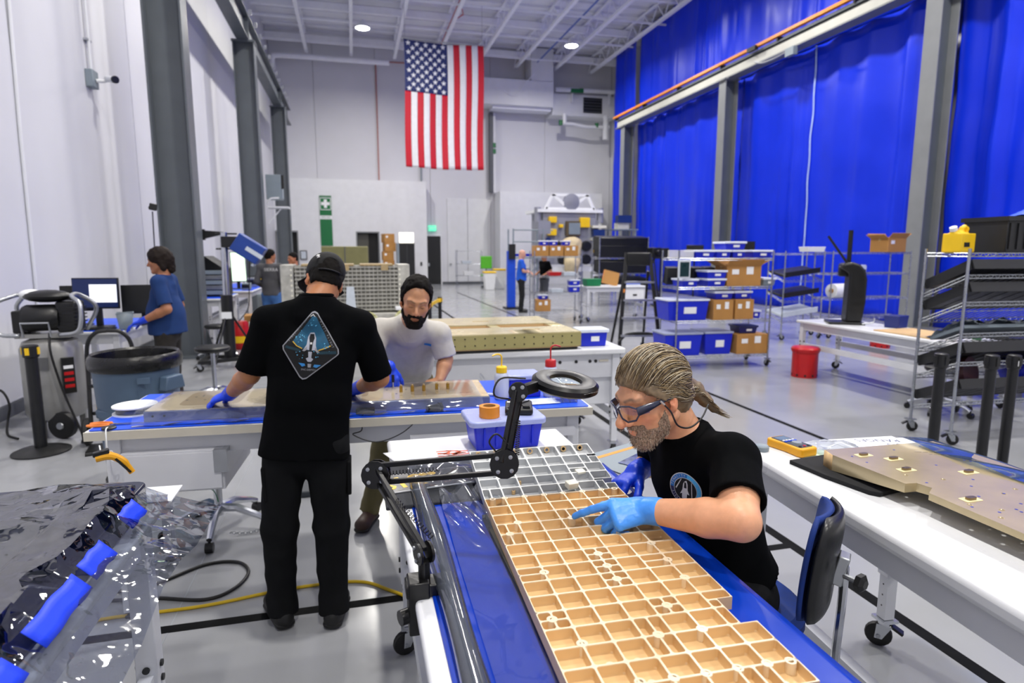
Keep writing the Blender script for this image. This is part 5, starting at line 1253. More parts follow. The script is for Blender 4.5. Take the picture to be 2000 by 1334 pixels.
def person(label, base, J, skin, shirt=None, pants=None, shoes=None, hands=None, h=0.006, hh=None, head=None, hcol=None, sleeve='short', hem=None, belly=0.0, wide=1.0, group=None, arm=1.0, parts=None, legs=True, amp=0.006, sl_len=0.62, collar=True):
    """J: joint dictionary in world space. returns root, shirt object, Head"""
    root = thing('person', label, 'person', base, 0, group)
    l = nv(J['l']); up = nv(np.array(J['chest']) - np.array(J['pelvis'])); fwd = nv(np.cross(l, up))
    pel, che, nec = (np.array(J[k], float) for k in ('pelvis', 'chest', 'neck'))
    mid = pel * 0.55 + che * 0.45
    # body
    B = SDF()
    B.slab(pel, mid, (0.145 * wide, 0.10), (0.135 * wide, 0.095 + belly), l, 0.03); B.slab(mid, che, (0.135 * wide, 0.095 + belly), (0.155 * wide, 0.10), l, 0.03)
    sh = {q: np.array(J['sh' + q], float) for q in 'LR'}; el = {q: np.array(J['el' + q], float) for q in 'LR'}; wr = {q: np.array(J['wr' + q], float) for q in 'LR'}
    for q in 'LR':
        B.cone(nec - up * 0.03, sh[q], 0.05, 0.05, 0.04); B.cone(che, sh[q], 0.08, 0.05, 0.03)
        B.cone(sh[q], el[q], 0.05 * arm, 0.041 * arm, 0.015); B.ell(sh[q] * 0.45 + el[q] * 0.55, 0.046 * arm, None, 0.02)
        m = el[q] * 0.68 + wr[q] * 0.32; B.cone(el[q], m, 0.041 * arm, 0.043 * arm, 0.012); B.cone(m, wr[q], 0.042 * arm, 0.0275 * arm, 0.012)
    Hd = None
    if head is not None:
        Hd = Head(**head); Hd.build(B)
        nb = nec - up * 0.045; B.cone(Hd.p(0, -0.03, -0.05), nb, 0.054, 0.058, 0.02); B.cone(Hd.p(0, -0.042, -0.05), nb - fwd * 0.012, 0.044, 0.05, 0.02)
    if hands:
        for q in 'LR':
            hd = hands.get(q)
            if hd and not hd.get('glove'): hand(B, wr[q], hd['d'], hd['n'], hd['s'], hd.get('curl', RELAX), hd.get('thumb', (0.6, 0.2)), 1.0, hd.get('spread', 0.06), hd.get('sc', 1.05))
    if legs:
        for q in 'LR':
            hp_, kn_, an_ = (np.array(J[k + q], float) for k in ('hip', 'kn', 'an')); B.cone(hp_, kn_, 0.075, 0.05, 0.03); B.cone(kn_, an_, 0.05, 0.036, 0.02)
    base_c = skin
    cf_ = Hd.color(skin, **(hcol or {})) if Hd else (lambda v: np.tile(np.array(skin), (len(v), 1)))
    sdf_obj('body', B, h, M_skin, root, col=cf_)
    # gloves
    if hands:
        for q in 'LR':
            hd = hands.get(q)
            if hd and hd.get('glove'):
                G = SDF(); hand(G, wr[q], hd['d'], hd['n'], hd['s'], hd.get('curl', RELAX), hd.get('thumb', (0.6, 0.2)), 1.04, hd.get('spread', 0.06), hd.get('sc', 1.08))
                dd = nv(wr[q] - el[q]); G.cone(wr[q] - dd * 0.035, wr[q] + dd * 0.012, 0.033 * arm, 0.031 * arm, 0.01)
                if h < 0.0065: wrinkle(G, wr[q] - 0.2, wr[q] + 0.2, 0.0012, (60, 60, 60), 3, 0.2)
                sdf_obj('glove', G, hd.get('h', min(0.004, h * 0.7)), hd['glove'], root)
    so = None
    if shirt is not None:
        T = SDF(); hm = pel if hem is None else pel + up * hem
        T.slab(hm, mid, (0.176 * wide, 0.138 + belly * 0.8), (0.155 * wide, 0.118 + belly), l, 0.03, clip=[(hm, -up)])
        T.slab(mid, che, (0.155 * wide, 0.118 + belly), (0.172 * wide, 0.122), l, 0.04)
        for q in 'LR':
            T.cone(nec - up * 0.045, sh[q], 0.058, 0.062, 0.05); T.cone(che + up * 0.02, sh[q], 0.10, 0.06, 0.04)
            ax = nv(el[q] - sh[q]); Ls = np.linalg.norm(el[q] - sh[q])
            if sleeve == 'short':
                e = sh[q] + ax * Ls * sl_len; T.cone(sh[q], e + ax * 0.05, 0.064, 0.071, 0.02, clip=[(e, ax)])
            elif sleeve == 'long':
                T.cone(sh[q], el[q], 0.062, 0.053, 0.02); e = wr[q] * 0.75 + el[q] * 0.25; T.cone(el[q], e, 0.053, 0.044, 0.015)
        T.cone(nec - up * 0.1 - fwd * 0.01, nec - up * 0.005, 0.098, 0.073, 0.03, clip=[(nec + up * 0.0, up)])
        wrinkle(T, hm - 0.4, nec + 0.5, amp, (9, 9, 5), 11)
        if sleeve == 'short':
            for q in 'LR':
                ax = nv(el[q] - sh[q]); Ls = np.linalg.norm(el[q] - sh[q]); e = sh[q] + ax * Ls * sl_len; T.cone(e - ax * 0.03, e + ax * 0.08, 0.052, 0.060, 0.004, 's')
        so = sdf_obj('shirt', T, h * 1.05, shirt, root)
        if collar and h < 0.0065:
            c0 = nec + up * 0.002; pts = []
            for i in range(20):
                a = 2 * PI * i / 20; pts.append(c0 + l * 0.066 * math.cos(a) + fwd * 0.064 * math.sin(a) - np.array(root.location))
            MB().tube([tuple(p) for p in pts], 0.009, 8, closed=True).build('collar', shirt, root, smooth=180)
    if pants is not None:
        T = SDF(); T.slab(pel - up * 0.05, pel + up * 0.03, (0.158 * wide, 0.122), (0.14 * wide, 0.105), l, 0.03)
        for q in 'LR':
            hp_, kn_, an_ = (np.array(J[k + q], float) for k in ('hip', 'kn', 'an')); dn = nv(an_ - kn_)
            T.cone(hp_, kn_, 0.10, 0.078, 0.04); T.cone(kn_, an_, 0.078, 0.064, 0.03); T.cone(an_ - dn * 0.03, an_ + dn * 0.035, 0.066, 0.07, 0.01, clip=[(an_ + dn * 0.035, dn)])
        wrinkle(T, pel - 1.2, pel + 1.2, amp * 1.4, (8, 8, 9), 23)
        sdf_obj('trousers', T, h * 1.3, pants, root)
    if shoes is not None:
        for q in 'LR':
            an_ = np.array(J['an' + q], float); td = nv(J.get('toe' + q, fwd)); sd = nv(np.cross(td, (0, 0, 1))); b = np.array([an_[0], an_[1], 0.0])
            S = SDF(); zf = an_[2] - 0.09
            S.cone(an_ + np.array([0, 0, 0.02]), b + np.array([0, 0, zf + 0.05]), 0.047, 0.045, 0.02); S.slab(b + np.array([0, 0, zf + 0.042]) - td * 0.035, b + np.array([0, 0, zf + 0.038]) + td * 0.16, (0.042, 0.05), (0.048, 0.042), sd, 0.02)
            S.fn(lambda P, zf=zf: -(P[..., 2] - zf - 0.001), b - 0.3, b + np.array([0.3, 0.3, 0.2]), 'x')
            o = sdf_obj('shoe', S, h * 0.9, shoes, root)
            so_ = SDF(); so_.slab(b + np.array([0, 0, zf + 0.012]) - td * 0.04, b + np.array([0, 0, zf + 0.012]) + td * 0.17, (0.045, 0.03), (0.05, 0.03), sd, 0.01)
            so_.fn(lambda P, zf=zf: np.maximum(-(P[..., 2] - zf), P[..., 2] - zf - 0.022), b - 0.3, b + 0.3, 'x')
            s2 = sdf_obj('sole', so_, h * 0.9, M_rubber, root); s2.parent = o
    return root, so, Hd

def hair_cap(Hd, root, m, front=(0.088, 0.065), ear=(0.0, -0.005), t=0.012, extra=None, h=0.005, rough=0.004, freq=60, top=0.0, nape=-0.06, name='hair'):
    """hair shell on the skull behind the line front-ear, with tufted surface"""
    S = SDF(); S.ell(Hd.p(0, -0.014, 0.036), tuple(np.array((0.074 + t, 0.096 + t, 0.084 + t + top)) * Hd.sc), Hd.R)
    S.ell(Hd.p(0, -0.045, -0.02), tuple(np.array((0.066 + t * 0.6, 0.058 + t * 0.6, 0.07)) * Hd.sc), Hd.R, 0.015)
    if extra: extra(S)
    dy, dz = front[0] - ear[0], front[1] - ear[1]; nn = Hd.f * dz - Hd.u * dy; nn = nn / np.linalg.norm(nn); p0 = Hd.p(0, front[0], front[1])
    def cut(P): return (P - p0.astype(np.float32)) @ nn.astype(np.float32)
    c = Hd.o.astype(np.float32)
    def cut2(P):
        q = Hd.loc(P); return (np.minimum(cut(P), 1.0)) if True else q
    S.fn(lambda P: np.minimum(cut(P), np.where((Hd.loc(P)[..., 1] < -0.015) & (Hd.loc(P)[..., 2] > nape), -0.01, 1.0)), c - 0.3, c + 0.3, 'x', 0.006)
    S.fn(lambda P: rough * vnoise(P, freq, 3) + rough * 0.6 * vnoise(P, freq * 2.3, 7), c - 0.3, c + 0.3, 'd')
    return sdf_obj(name, S, h, m, root)
def beard(Hd, root, m, t=0.005, h=0.004, full=True, rough=0.003):
    B = SDF(); Hd.build(B, ears=False)
    S = SDF(); c = Hd.o
    S.fn(lambda P: B.val(P) - t * Hd.sc, Hd.p(0, 0.03, -0.07) - 0.14, Hd.p(0, 0.03, -0.07) + 0.14)
    def reg(P):
        q = Hd.loc(P); ax = np.abs(q[..., 0]); y = q[..., 1]; z = q[..., 2]
        line = z - np.where(y > 0.045, -0.056 - 0.25 * np.maximum(0, 0.03 - ax) - (0.012 if full else 0.0), -0.056 + (0.045 - y) * 0.95)
        jaw = np.maximum(line, -(y + 0.005 - 0.02))
        jaw = np.maximum(jaw, 0.012 - y)
        mst = np.maximum(np.abs(z + 0.0565) - 0.007, ax - 0.03); mst = np.maximum(mst, 0.08 - y)
        side = np.maximum(np.maximum(np.abs(ax - 0.031) - 0.007, np.abs(z + 0.072) - 0.022), 0.06 - y)
        r = np.minimum(np.minimum(jaw, mst), side)
        mouth = np.sqrt((ax / 0.021) ** 2 + ((z + 0.072) / 0.0095) ** 2) - 1
        return np.maximum(r, -mouth * 0.01)
    S.fn(reg, Hd.o - 0.3, Hd.o + 0.3, 'x', 0.003)
    S.fn(lambda P: rough * vnoise(P, 120, 5) + rough * vnoise(P, 260, 9), Hd.o - 0.3, Hd.o + 0.3, 'd')
    return sdf_obj('beard', S, h, m, root)

# decals printed on cloth
def decal(root, target, items, org, rt, up, lift=0.002):
    dg = bpy.context.evaluated_depsgraph_get(); dg.update()
    me = target.data; bvh = BVHTree.FromPolygons([v.co.copy() for v in me.vertices], [tuple(p.vertices) for p in me.polygons])
    rt, up = Vector(rt).normalized(), Vector(up).normalized(); nn = rt.cross(up); org = Vector(org) - root.location
    for k, (name, geo, m, off) in enumerate(items):
        bm = bmesh.new()
        if isinstance(geo, list):
            bm.faces.new([bm.verts.new((p[0], p[1], 0)) for p in geo]); bmesh.ops.triangulate(bm, faces=bm.faces)
        else:
            bm.from_mesh(geo)
        for _ in range(5):
            es = [e for e in bm.edges if e.calc_length() > 0.014]
            if not es: break
            bmesh.ops.subdivide_edges(bm, edges=es, cuts=1); bmesh.ops.triangulate(bm, faces=[f for f in bm.faces if len(f.verts) > 4])
        for v in bm.verts:
            p = org + rt * v.co.x + up * v.co.y; hit, n_, _, _ = bvh.ray_cast(p + nn * 0.25, -nn, 0.5)
            v.co = (hit if hit is not None else p) + nn * (lift + off)
        mesh = bpy.data.meshes.new(name); bm.to_mesh(mesh); bm.free(); mesh.materials.append(m)
        o = bpy.data.objects.new(name, mesh); COL.objects.link(o); o.parent = target
def mtext(txt, size, x, y, ang=0.0, bold=0.0):
    me = text_mesh(txt, size, 0, 'CENTER', bold); me.transform(Matrix.Translation((x, y, 0)) @ Matrix.Rotation(ang, 4, 'Z')); return me
def ringpoly(pts, w):
    c = Vector((sum(p[0] for p in pts) / len(pts), sum(p[1] for p in pts) / len(pts))); return [tuple(c + (Vector(p) - c) * w) for p in pts]
# ---------------------------------------------------------------- seated man at the gold panel
hero_skin = srgb('#e2a680')
hJ = dict(l=(0.18, -0.98, 0), pelvis=(1.10, 1.60, 0.76), chest=(0.995, 1.60, 1.06), neck=(0.925, 1.595, 1.225),
          shL=(0.985, 1.425, 1.185), elL=(0.888, 1.24, 1.10), wrL=(0.752, 1.465, 1.048), shR=(0.945, 1.775, 1.18), elR=(1.04, 1.96, 1.0), wrR=(0.905, 1.835, 1.015),
          hipL=(1.08, 1.50, 0.73), knL=(0.74, 1.44, 0.70), anL=(0.80, 1.46, 0.30), hipR=(1.08, 1.70, 0.73), knR=(0.72, 1.74, 0.70), anR=(0.80, 1.72, 0.30))
hands_h = dict(L=dict(d=(-0.96, 0.1, -0.06), n=(0.0, 0.62, -0.78), s=(0, 0.75, 0.6), curl=((0.42, 0.12, 0.08), (1.0, 1.3, 0.7), (1.1, 1.3, 0.7), (1.2, 1.3, 0.7)), glove=M_glove, h=0.0028, thumb=(0.3, 0.1), sc=1.17, spread=0.02),
               R=dict(d=(-0.75, -0.3, -0.25), n=(0, -0.3, -1), s=(0, -1, 0), curl=((0.45, 0.6, 0.4), (0.6, 0.8, 0.4), (0.8, 0.9, 0.5), (0.9, 0.9, 0.5)), glove=M_glove2, h=0.0035, sc=1.15))
hero, hero_shirt, HH = person('seated man in black T-shirt, safety glasses and light blue gloves, grey ponytail', (1.1, 1.6, 0), hJ, hero_skin, shirt=M_tee, pants=mat('black jeans', '#0a0b0e', 0.9, 0, 0.1, 20, spec=0.2), shoes=M_black,
    hands=hands_h, h=0.0042, head=dict(o=(0.818, 1.58, 1.343), yaw=math.radians(189), pitch=math.radians(19), roll=math.radians(5), sc=1.05, nose=1.3), arm=1.14, hcol=dict(pink=0.5, brow=(0.12, 0.085, 0.06), stub=0.45, stubc=(0.25, 0.16, 0.12)), sl_len=0.72, amp=0.007)
M_hair = mat('greying brown hair', '#7a684f', 0.5, 0, 0.35, 60)
def pony(S):
    S.chain([HH.p(0.0, -0.10, -0.015), HH.p(0.0, -0.132, -0.045), HH.p(0.004, -0.152, -0.085), HH.p(0.01, -0.168, -0.118), HH.p(0.012, -0.186, -0.14)], [0.033, 0.024, 0.018, 0.01, 0.004], 0.015)
    for q in (-1, 1): S.ell(HH.p(0.062 * q, 0.02, 0.02), (0.026, 0.05, 0.036), HH.R, 0.015)
hair_cap(HH, hero, M_hair, front=(0.092, 0.068), ear=(0.012, -0.004), t=0.009, extra=pony, h=0.0035, rough=0.0022, freq=90, nape=-0.09)
# hair strands swept back to the tie
st = [MB(), MB(), MB()]; rs_ = random.Random(5)
def scalp(x, y, z, off):
    best = None
    for c, e in ((Vector((0, -0.014, 0.036)), Vector((0.085 + off, 0.107 + off, 0.095 + off))), (Vector((0, -0.045, -0.02)), Vector((0.073 + off, 0.065 + off, 0.072 + off)))):
        q = Vector((x, y, z)) - c; k = math.sqrt((q.x / e.x) ** 2 + (q.y / e.y) ** 2 + (q.z / e.z) ** 2); p = c + q / k
        if best is None or (p - Vector((0, -0.02, 0))).length > (best - Vector((0, -0.02, 0))).length: best = p
    return best
for i in range(260):
    q = rs_.choice((-1, 1)); s0 = Vector((0.085 * q, rs_.uniform(-0.03, 0.055), rs_.uniform(0.0, 0.06))); tie = Vector((rs_.uniform(-0.02, 0.02), -0.118, rs_.uniform(-0.05, 0.0))); dip = rs_.uniform(-0.012, 0.02); off = rs_.uniform(0.001, 0.006)
    if s0.y < 0.01: s0.z = max(s0.z, 0.03)
    pts = []
    for k in range(8):
        t = k / 7; p_ = s0.lerp(tie, t); p_.x += q * math.sin(t * PI) * 0.05; p_.z -= dip * math.sin(t * PI); pts.append(tuple(Vector(HH.p(*scalp(p_.x, p_.y, p_.z, off))) - hero.location))
    st[rs_.choice((0, 0, 1, 1, 2))].tube(pts, [0.0006] + [0.0014] * 6 + [0.0007], 4, flat=0.6)
for i in range(620):
    a = rs_.uniform(-1.25, 1.25); start = Vector((0.082 * math.sin(a), 0.092 * math.cos(a) - 0.008 + rs_.uniform(-0.01, 0.012), 0.046 + 0.02 * math.cos(a) - 0.062 * abs(math.sin(a)) ** 2 + rs_.uniform(-0.006, 0.02)))
    tie = Vector((rs_.uniform(-0.02, 0.02), -0.118, 0.0 + rs_.uniform(-0.02, 0.02))); pts = []; off = rs_.uniform(0.0, 0.007); sag = rs_.uniform(-0.02, 0.02); n = 9; t0 = rs_.uniform(0, 0.45)
    for k in range(n):
        t = t0 + (1 - t0) * k / (n - 1); q = start.lerp(tie, t); q.z += math.sin(t * PI) * (0.10 * math.cos(a) ** 2 + 0.01) + sag * math.sin(t * PI); q.x += math.sin(t * PI) * 0.05 * math.sin(a)
        s_ = scalp(q.x, q.y, q.z, off * (0.4 + 0.6 * math.sin(t * PI))); pts.append(tuple(Vector(HH.p(*s_)) - hero.location))
    st[rs_.choice((0, 0, 1, 1, 2))].tube(pts, [0.0006] + [0.0014] * (n - 2) + [0.0007], 4, flat=0.6)
for i in range(170):
    pts = []; r0 = rs_.uniform(0.02, 0.036); ph = rs_.uniform(0, 6.28); tw = rs_.uniform(1.0, 2.2); ln = rs_.uniform(0.75, 1.12); n = 10
    ctr = [Vector((0.0, -0.10, -0.015)), Vector((0.0, -0.132, -0.045)), Vector((0.004, -0.152, -0.085)), Vector((0.012, -0.17, -0.12)), Vector((0.016, -0.20, -0.15))]
    for k in range(n):
        t = ln * k / (n - 1) * 3.6; j = min(3, int(t)); c = ctr[j].lerp(ctr[j + 1], min(1.4, t - j)); w = r0 * (1.05, 1.0, 0.9, 0.7, 0.5)[min(4, int(t))]; an = ph + tw * t * 0.6
        pts.append(tuple(Vector(HH.p(c.x + w * math.cos(an), c.y + 0.4 * w * math.sin(an), c.z + w * math.sin(an) * 0.9)) - hero.location))
    st[rs_.choice((0, 1, 2))].tube(pts, [0.0012] * (n - 2) + [0.001, 0.0005], 4, flat=0.6)
for o_, c_ in zip(st, ('#a08a64', '#4a3b2c', '#cbbfa6')):
    o = o_.build('hair_strands', mat('hair strand ' + c_, c_, 0.45, 0, 0.2, 200), hero, smooth=180); o['kind'] = 'stuff'
hb_o = beard(HH, hero, mat('grizzled beard', '#8f7a68', 0.8, 0, 0.55, 220), t=0.0025, h=0.0026, rough=0.001)
bw = [MB(), MB()]; bp_ = hb_o.data.polygons
for i in rs_.sample(range(len(bp_)), min(1500, len(bp_))):
    p_ = bp_[i]; c = p_.center + Vector(hero.location) * 0; dn = Vector((-0.15, -0.05, -1)); e_ = c + p_.normal * rs_.uniform(0.001, 0.0025) + dn * rs_.uniform(0.003, 0.007) + Vector((rs_.uniform(-1, 1), rs_.uniform(-1, 1), 0)) * 0.0015
    bw[i % 2].tube([tuple(c), tuple((c + e_) / 2 + p_.normal * 0.0006), tuple(e_)], [0.0006, 0.0005, 0.0002], 3)
for o_, c_ in zip(bw, ('#c9bba6', '#4a3a2e')): o_.build('beard_hairs', mat('beard hair ' + c_, c_, 0.5, 0, 0.1, 99), hero, smooth=180)['kind'] = 'stuff'
def fr_(v): return Vector(v) - hero.location
# safety glasses
M_gf = mat('smoky frame', '#3a3f58', 0.2, 0, 0.05, 10, trans=0.2); M_gl = film_mat('glasses lens', (0.92, 0.94, 0.97), 0.06, 0.03, 0.02)
gg = MB()
for q in (-1, 1):
    outl = [(0.006, 0.012), (0.018, 0.019), (0.046, 0.019), (0.064, 0.010), (0.063, -0.008), (0.053, -0.021), (0.028, -0.026), (0.011, -0.017), (0.006, -0.002)]
    pts = [tuple(fr_(HH.p(q * a, 0.116 - 5.5 * a * a, b - 0.002))) for a, b in outl]
    gg.tube(pts, 0.0028, 6, closed=True)
    tp_ = [(0.064, 0.095, 0.001, 0.012), (0.075, 0.065, 0.003, 0.010), (0.081, 0.035, 0.004, 0.006), (0.083, 0.0, 0.002, 0.0035)]
    gg.add([fr_(HH.p(q * (a + dx), b, c + s_ * d)) for a, b, c, d in tp_ for s_ in (-1, 1) for dx in (-0.0012, 0.0012)], [f for k in range(3) for f in ((4 * k, 4 * k + 1, 4 * k + 5, 4 * k + 4), (4 * k + 2, 4 * k + 6, 4 * k + 7, 4 * k + 3), (4 * k, 4 * k + 4, 4 * k + 6, 4 * k + 2), (4 * k + 1, 4 * k + 3, 4 * k + 7, 4 * k + 5))])
    n = len(outl); c = fr_(HH.p(q * 0.034, 0.111, -0.004)); MB().add([c] + pts, [(0, i + 1, (i + 1) % n + 1) for i in range(n)]).build('glasses_lens', M_gl, hero, smooth=180)
    MB().add([fr_(HH.p(q * 0.062, 0.096, 0.008)), fr_(HH.p(q * 0.074, 0.066, 0.007)), fr_(HH.p(q * 0.072, 0.066, -0.012)), fr_(HH.p(q * 0.06, 0.094, -0.012))], [(0, 1, 2, 3)]).build('side_shield', film_mat('smoky shield', (0.4, 0.42, 0.5), 0.08, 0.05, 0.1, (0.2, 0.2, 0.3)), hero)
gg.tube([tuple(fr_(HH.p(-0.007, 0.117, 0.007))), tuple(fr_(HH.p(0, 0.119, 0.008))), tuple(fr_(HH.p(0.007, 0.117, 0.007)))], 0.0022, 6)
gg.build('glasses_frame', M_gf, hero, smooth=180)
MB().tube(bez([fr_(HH.p(0.084, 0.032, 0.004)), fr_(HH.p(0.088, 0.016, -0.03)), fr_(HH.p(0.085, 0.006, -0.075)), fr_(HH.p(0.082, -0.03, -0.098)), fr_(HH.p(0.078, -0.075, -0.092)), fr_(HH.p(0.06, -0.12, -0.075))], 8), 0.0026, 6).build('glasses_cord', M_black, hero, smooth=180)
MB().cyl(fr_(HH.p(0.084, 0.034, 0.008)), fr_(HH.p(0.086, 0.026, -0.006)), 0.0034, n=8).build('cord_clip', M_alu, hero)
# round emblem printed on the chest
def ell(rx, ry, a0=0, a1=2 * PI, n=36): return [(rx * math.cos(a0 + (a1 - a0) * i / n), ry * math.sin(a0 + (a1 - a0) * i / n)) for i in range(n + (0 if a1 - a0 > 6.2 else 1))]
def band(r0, r1, a0, a1, n=24):
    return [(r1 * math.cos(a0 + (a1 - a0) * i / n), r1 * math.sin(a0 + (a1 - a0) * i / n)) for i in range(n + 1)] + [(r0 * math.cos(a1 + (a0 - a1) * i / n), r0 * math.sin(a1 + (a0 - a1) * i / n)) for i in range(n + 1)]
P_w = mat('print white', '#d6dae2', 0.8); P_b = mat('print mid blue', '#1f6fb8', 0.8); P_c = mat('print cyan', '#4fb4ea', 0.8); P_n = mat('print navy', '#161a4a', 0.8); P_k = mat('print black', '#05060a', 0.85); P_g = mat('print grey', '#a9adba', 0.8)
R0 = 0.049; items = [('emblem_rim', ell(R0, R0), P_w, 0), ('emblem_band', band(R0 * 0.72, R0 * 0.95, 1.4, 3.15), P_b, 0.0008), ('emblem_band', band(R0 * 0.72, R0 * 0.95, -0.6, 1.4), P_c, 0.0008), ('emblem_band', band(R0 * 0.72, R0 * 0.95, 3.15, 5.68), P_n, 0.0008), ('emblem_field', ell(R0 * 0.68, R0 * 0.68), P_k, 0.0008)]
sh_ = [(-0.004, 0.028), (0.002, 0.032), (0.007, 0.02), (0.009, 0.0), (0.016, -0.014), (0.008, -0.012), (0.008, -0.03), (-0.008, -0.03), (-0.009, -0.012), (-0.016, -0.016), (-0.009, 0.0), (-0.008, 0.02)]
items += [('emblem_craft', [(x * 0.9 + 0.1 * y, y * 0.9) for x, y in sh_], P_w, 0.0016), ('emblem_nose', [(-0.001, 0.024), (0.004, 0.022), (0.005, 0.006), (-0.003, 0.006)], P_k, 0.0022), ('emblem_ray', [(-0.03, 0.0), (-0.012, 0.03), (-0.01, 0.03), (-0.027, -0.002)], P_w, 0.0016), ('emblem_ray', [(0.019, 0.026), (0.021, 0.025), (0.021, -0.02), (0.019, -0.02)], P_w, 0.0016)]
for wd_, a0, a1, rr in (('TENACITY', 2.95, 1.6, 0.835), ('- - - - - - -', 1.2, -0.45, 0.835)):
    for i, chx in enumerate(wd_):
        if chx == ' ': continue
        a = a0 + (a1 - a0) * i / (len(wd_) - 1); items.append(('lettering', mtext(chx, 0.0095, rr * R0 * math.cos(a), rr * R0 * math.sin(a), a - PI / 2), P_w, 0.0018))
for i, chx in enumerate('SIERRA SPACE'):
    if chx == ' ': continue
    a = 3.5 + (5.4 - 3.5) * i / 11; items.append(('lettering', mtext(chx, 0.0095, 0.835 * R0 * math.cos(a), 0.835 * R0 * math.sin(a), a + PI / 2), P_w, 0.0018))
EMB = (0.885, 1.50, 1.075)
decal(hero, hero_shirt, items, EMB, (0.72, -0.69, 0.05), (-0.13, -0.05, 0.99))
# ---------------------------------------------------------------- standing man seen from behind
sk2 = srgb('#b0764e')
J2_ = dict(l=(-1, 0.06, 0), pelvis=(-0.235, 2.86, 0.93), chest=(-0.195, 2.89, 1.30), neck=(-0.165, 2.90, 1.55),
           shL=(-0.372, 2.90, 1.442), elL=(-0.47, 2.93, 1.20), wrL=(-0.595, 3.13, 1.075), shR=(0.018, 2.88, 1.415), elR=(0.10, 2.95, 1.15), wrR=(0.0, 3.13, 1.07),
           hipL=(-0.325, 2.86, 0.90), knL=(-0.375, 2.88, 0.48), anL=(-0.385, 2.89, 0.10), hipR=(-0.15, 2.85, 0.90), knR=(-0.145, 2.86, 0.48), anR=(-0.15, 2.84, 0.10), toeL=(-0.35, 0.9, 0), toeR=(0.15, 1, 0))
h2 = dict(L=dict(d=(-0.85, 0.35, -0.35), n=(0.1, 0.2, -1), s=(0.3, 0.9, 0), curl=((0.3, 0.3, 0.2), (0.35, 0.35, 0.2), (0.4, 0.4, 0.2), (0.4, 0.4, 0.2)), glove=M_glove2, h=0.004),
          R=dict(d=(-0.5, 0.8, -0.35), n=(0, -0.2, -1), s=(-0.9, -0.3, 0), curl=((0.4, 0.4, 0.2),) * 4, glove=M_glove2, h=0.004))
man2, shirt2, H2 = person('standing man from behind in black T-shirt with diamond emblem and black cap', (-0.25, 2.86, 0), J2_, sk2, shirt=M_tee, pants=M_pant, shoes=mat('black boots', '#0b0b0c', 0.6, 0, 0.1, 20), hands=h2, h=0.0062,
    head=dict(o=(-0.135, 2.99, 1.608), yaw=math.radians(112), pitch=math.radians(34), roll=math.radians(19), sc=1.0), hem=-0.1, wide=1.14, arm=1.08, sl_len=0.92, hcol=dict(brow=(0.02, 0.015, 0.01), nape=0.6), amp=0.006)
M_dkhair = mat('short dark hair', '#0d0a08', 0.85, 0, 0.3, 80, spec=0.2)
hair_cap(H2, man2, M_dkhair, front=(0.08, 0.06), ear=(0.0, 0.0), t=0.008, h=0.005, rough=0.003, freq=120, nape=-0.045, extra=lambda S: S.ell(H2.p(0, -0.066, -0.02), (0.056, 0.042, 0.04), H2.R, 0.01))
M_cap = mat('black cap cloth', '#0a0b0d', 0.85, 0, 0.1, 40)
K = SDF(); K.ell(H2.p(0, -0.012, 0.045), (0.087, 0.108, 0.092), H2.R)
K.fn(lambda P: -(H2.loc(P)[..., 2] - 0.018 - 0.12 * H2.loc(P)[..., 1]), H2.o - 0.3, H2.o + 0.3, 'x', 0.004)
K.ell(H2.p(0, -0.12, 0.025), (0.038, 0.05, 0.03), H2.R, 0.004, 's')
cap = sdf_obj('cap', K, 0.0045, M_cap, man2)
def visor(u, v):
    a = (u - 0.5) * 2.3; r = 0.095 + 0.075 * v * math.cos(a * 0.62) ** 2; p = H2.p(math.sin(a) * r * 0.85, math.cos(a) * r * 0.95 - 0.002, 0.03 - 0.012 * v - 0.02 * math.sin(a) ** 2 * v); return tuple(p - np.array(man2.location))
MB().grid(visor, 18, 8).build('visor', M_cap, cap, smooth=180, solid=0.004)
MB().ball(tuple(H2.p(0, -0.012, 0.138) - np.array(man2.location)), 0.007, 8, 6).build('button', M_cap, cap)
MB().tube([tuple(H2.p(math.sin(a) * 0.086, -0.012 - math.cos(a) * 0.107, 0.008 - 0.02 * math.cos(a)) - np.array(man2.location)) for a in np.linspace(-0.62, 0.62, 9)], 0.009, 6, flat=0.3).build('snap_strap', mat('strap grey', '#24262c', 0.6), cap)
pt = H2.p(0.058, -0.098, 0.055) - np.array(man2.location); zz = [(0, 0.010), (0.012, 0.012), (0.007, 0.003), (0.013, 0.001), (-0.001, -0.012), (0.002, -0.002), (-0.006, -0.002)]
MB().add([tuple(pt + H2.l * x * -1 - H2.f * 0.006 + H2.u * y + H2.l * 0.006) for x, y in zz], [tuple(range(7))]).build('cap_mark', P_w, cap, solid=0.002)
# belt hint, pockets
for sx, x in ((-1, -0.42), (1, -0.055)): MB().box((x + 0.25, 0.0, 0.72), (0.02, 0.11, 0.16), (0, 0.03 * sx, 0)).build('cargo_pocket', M_pant, man2, bevel=0.006)
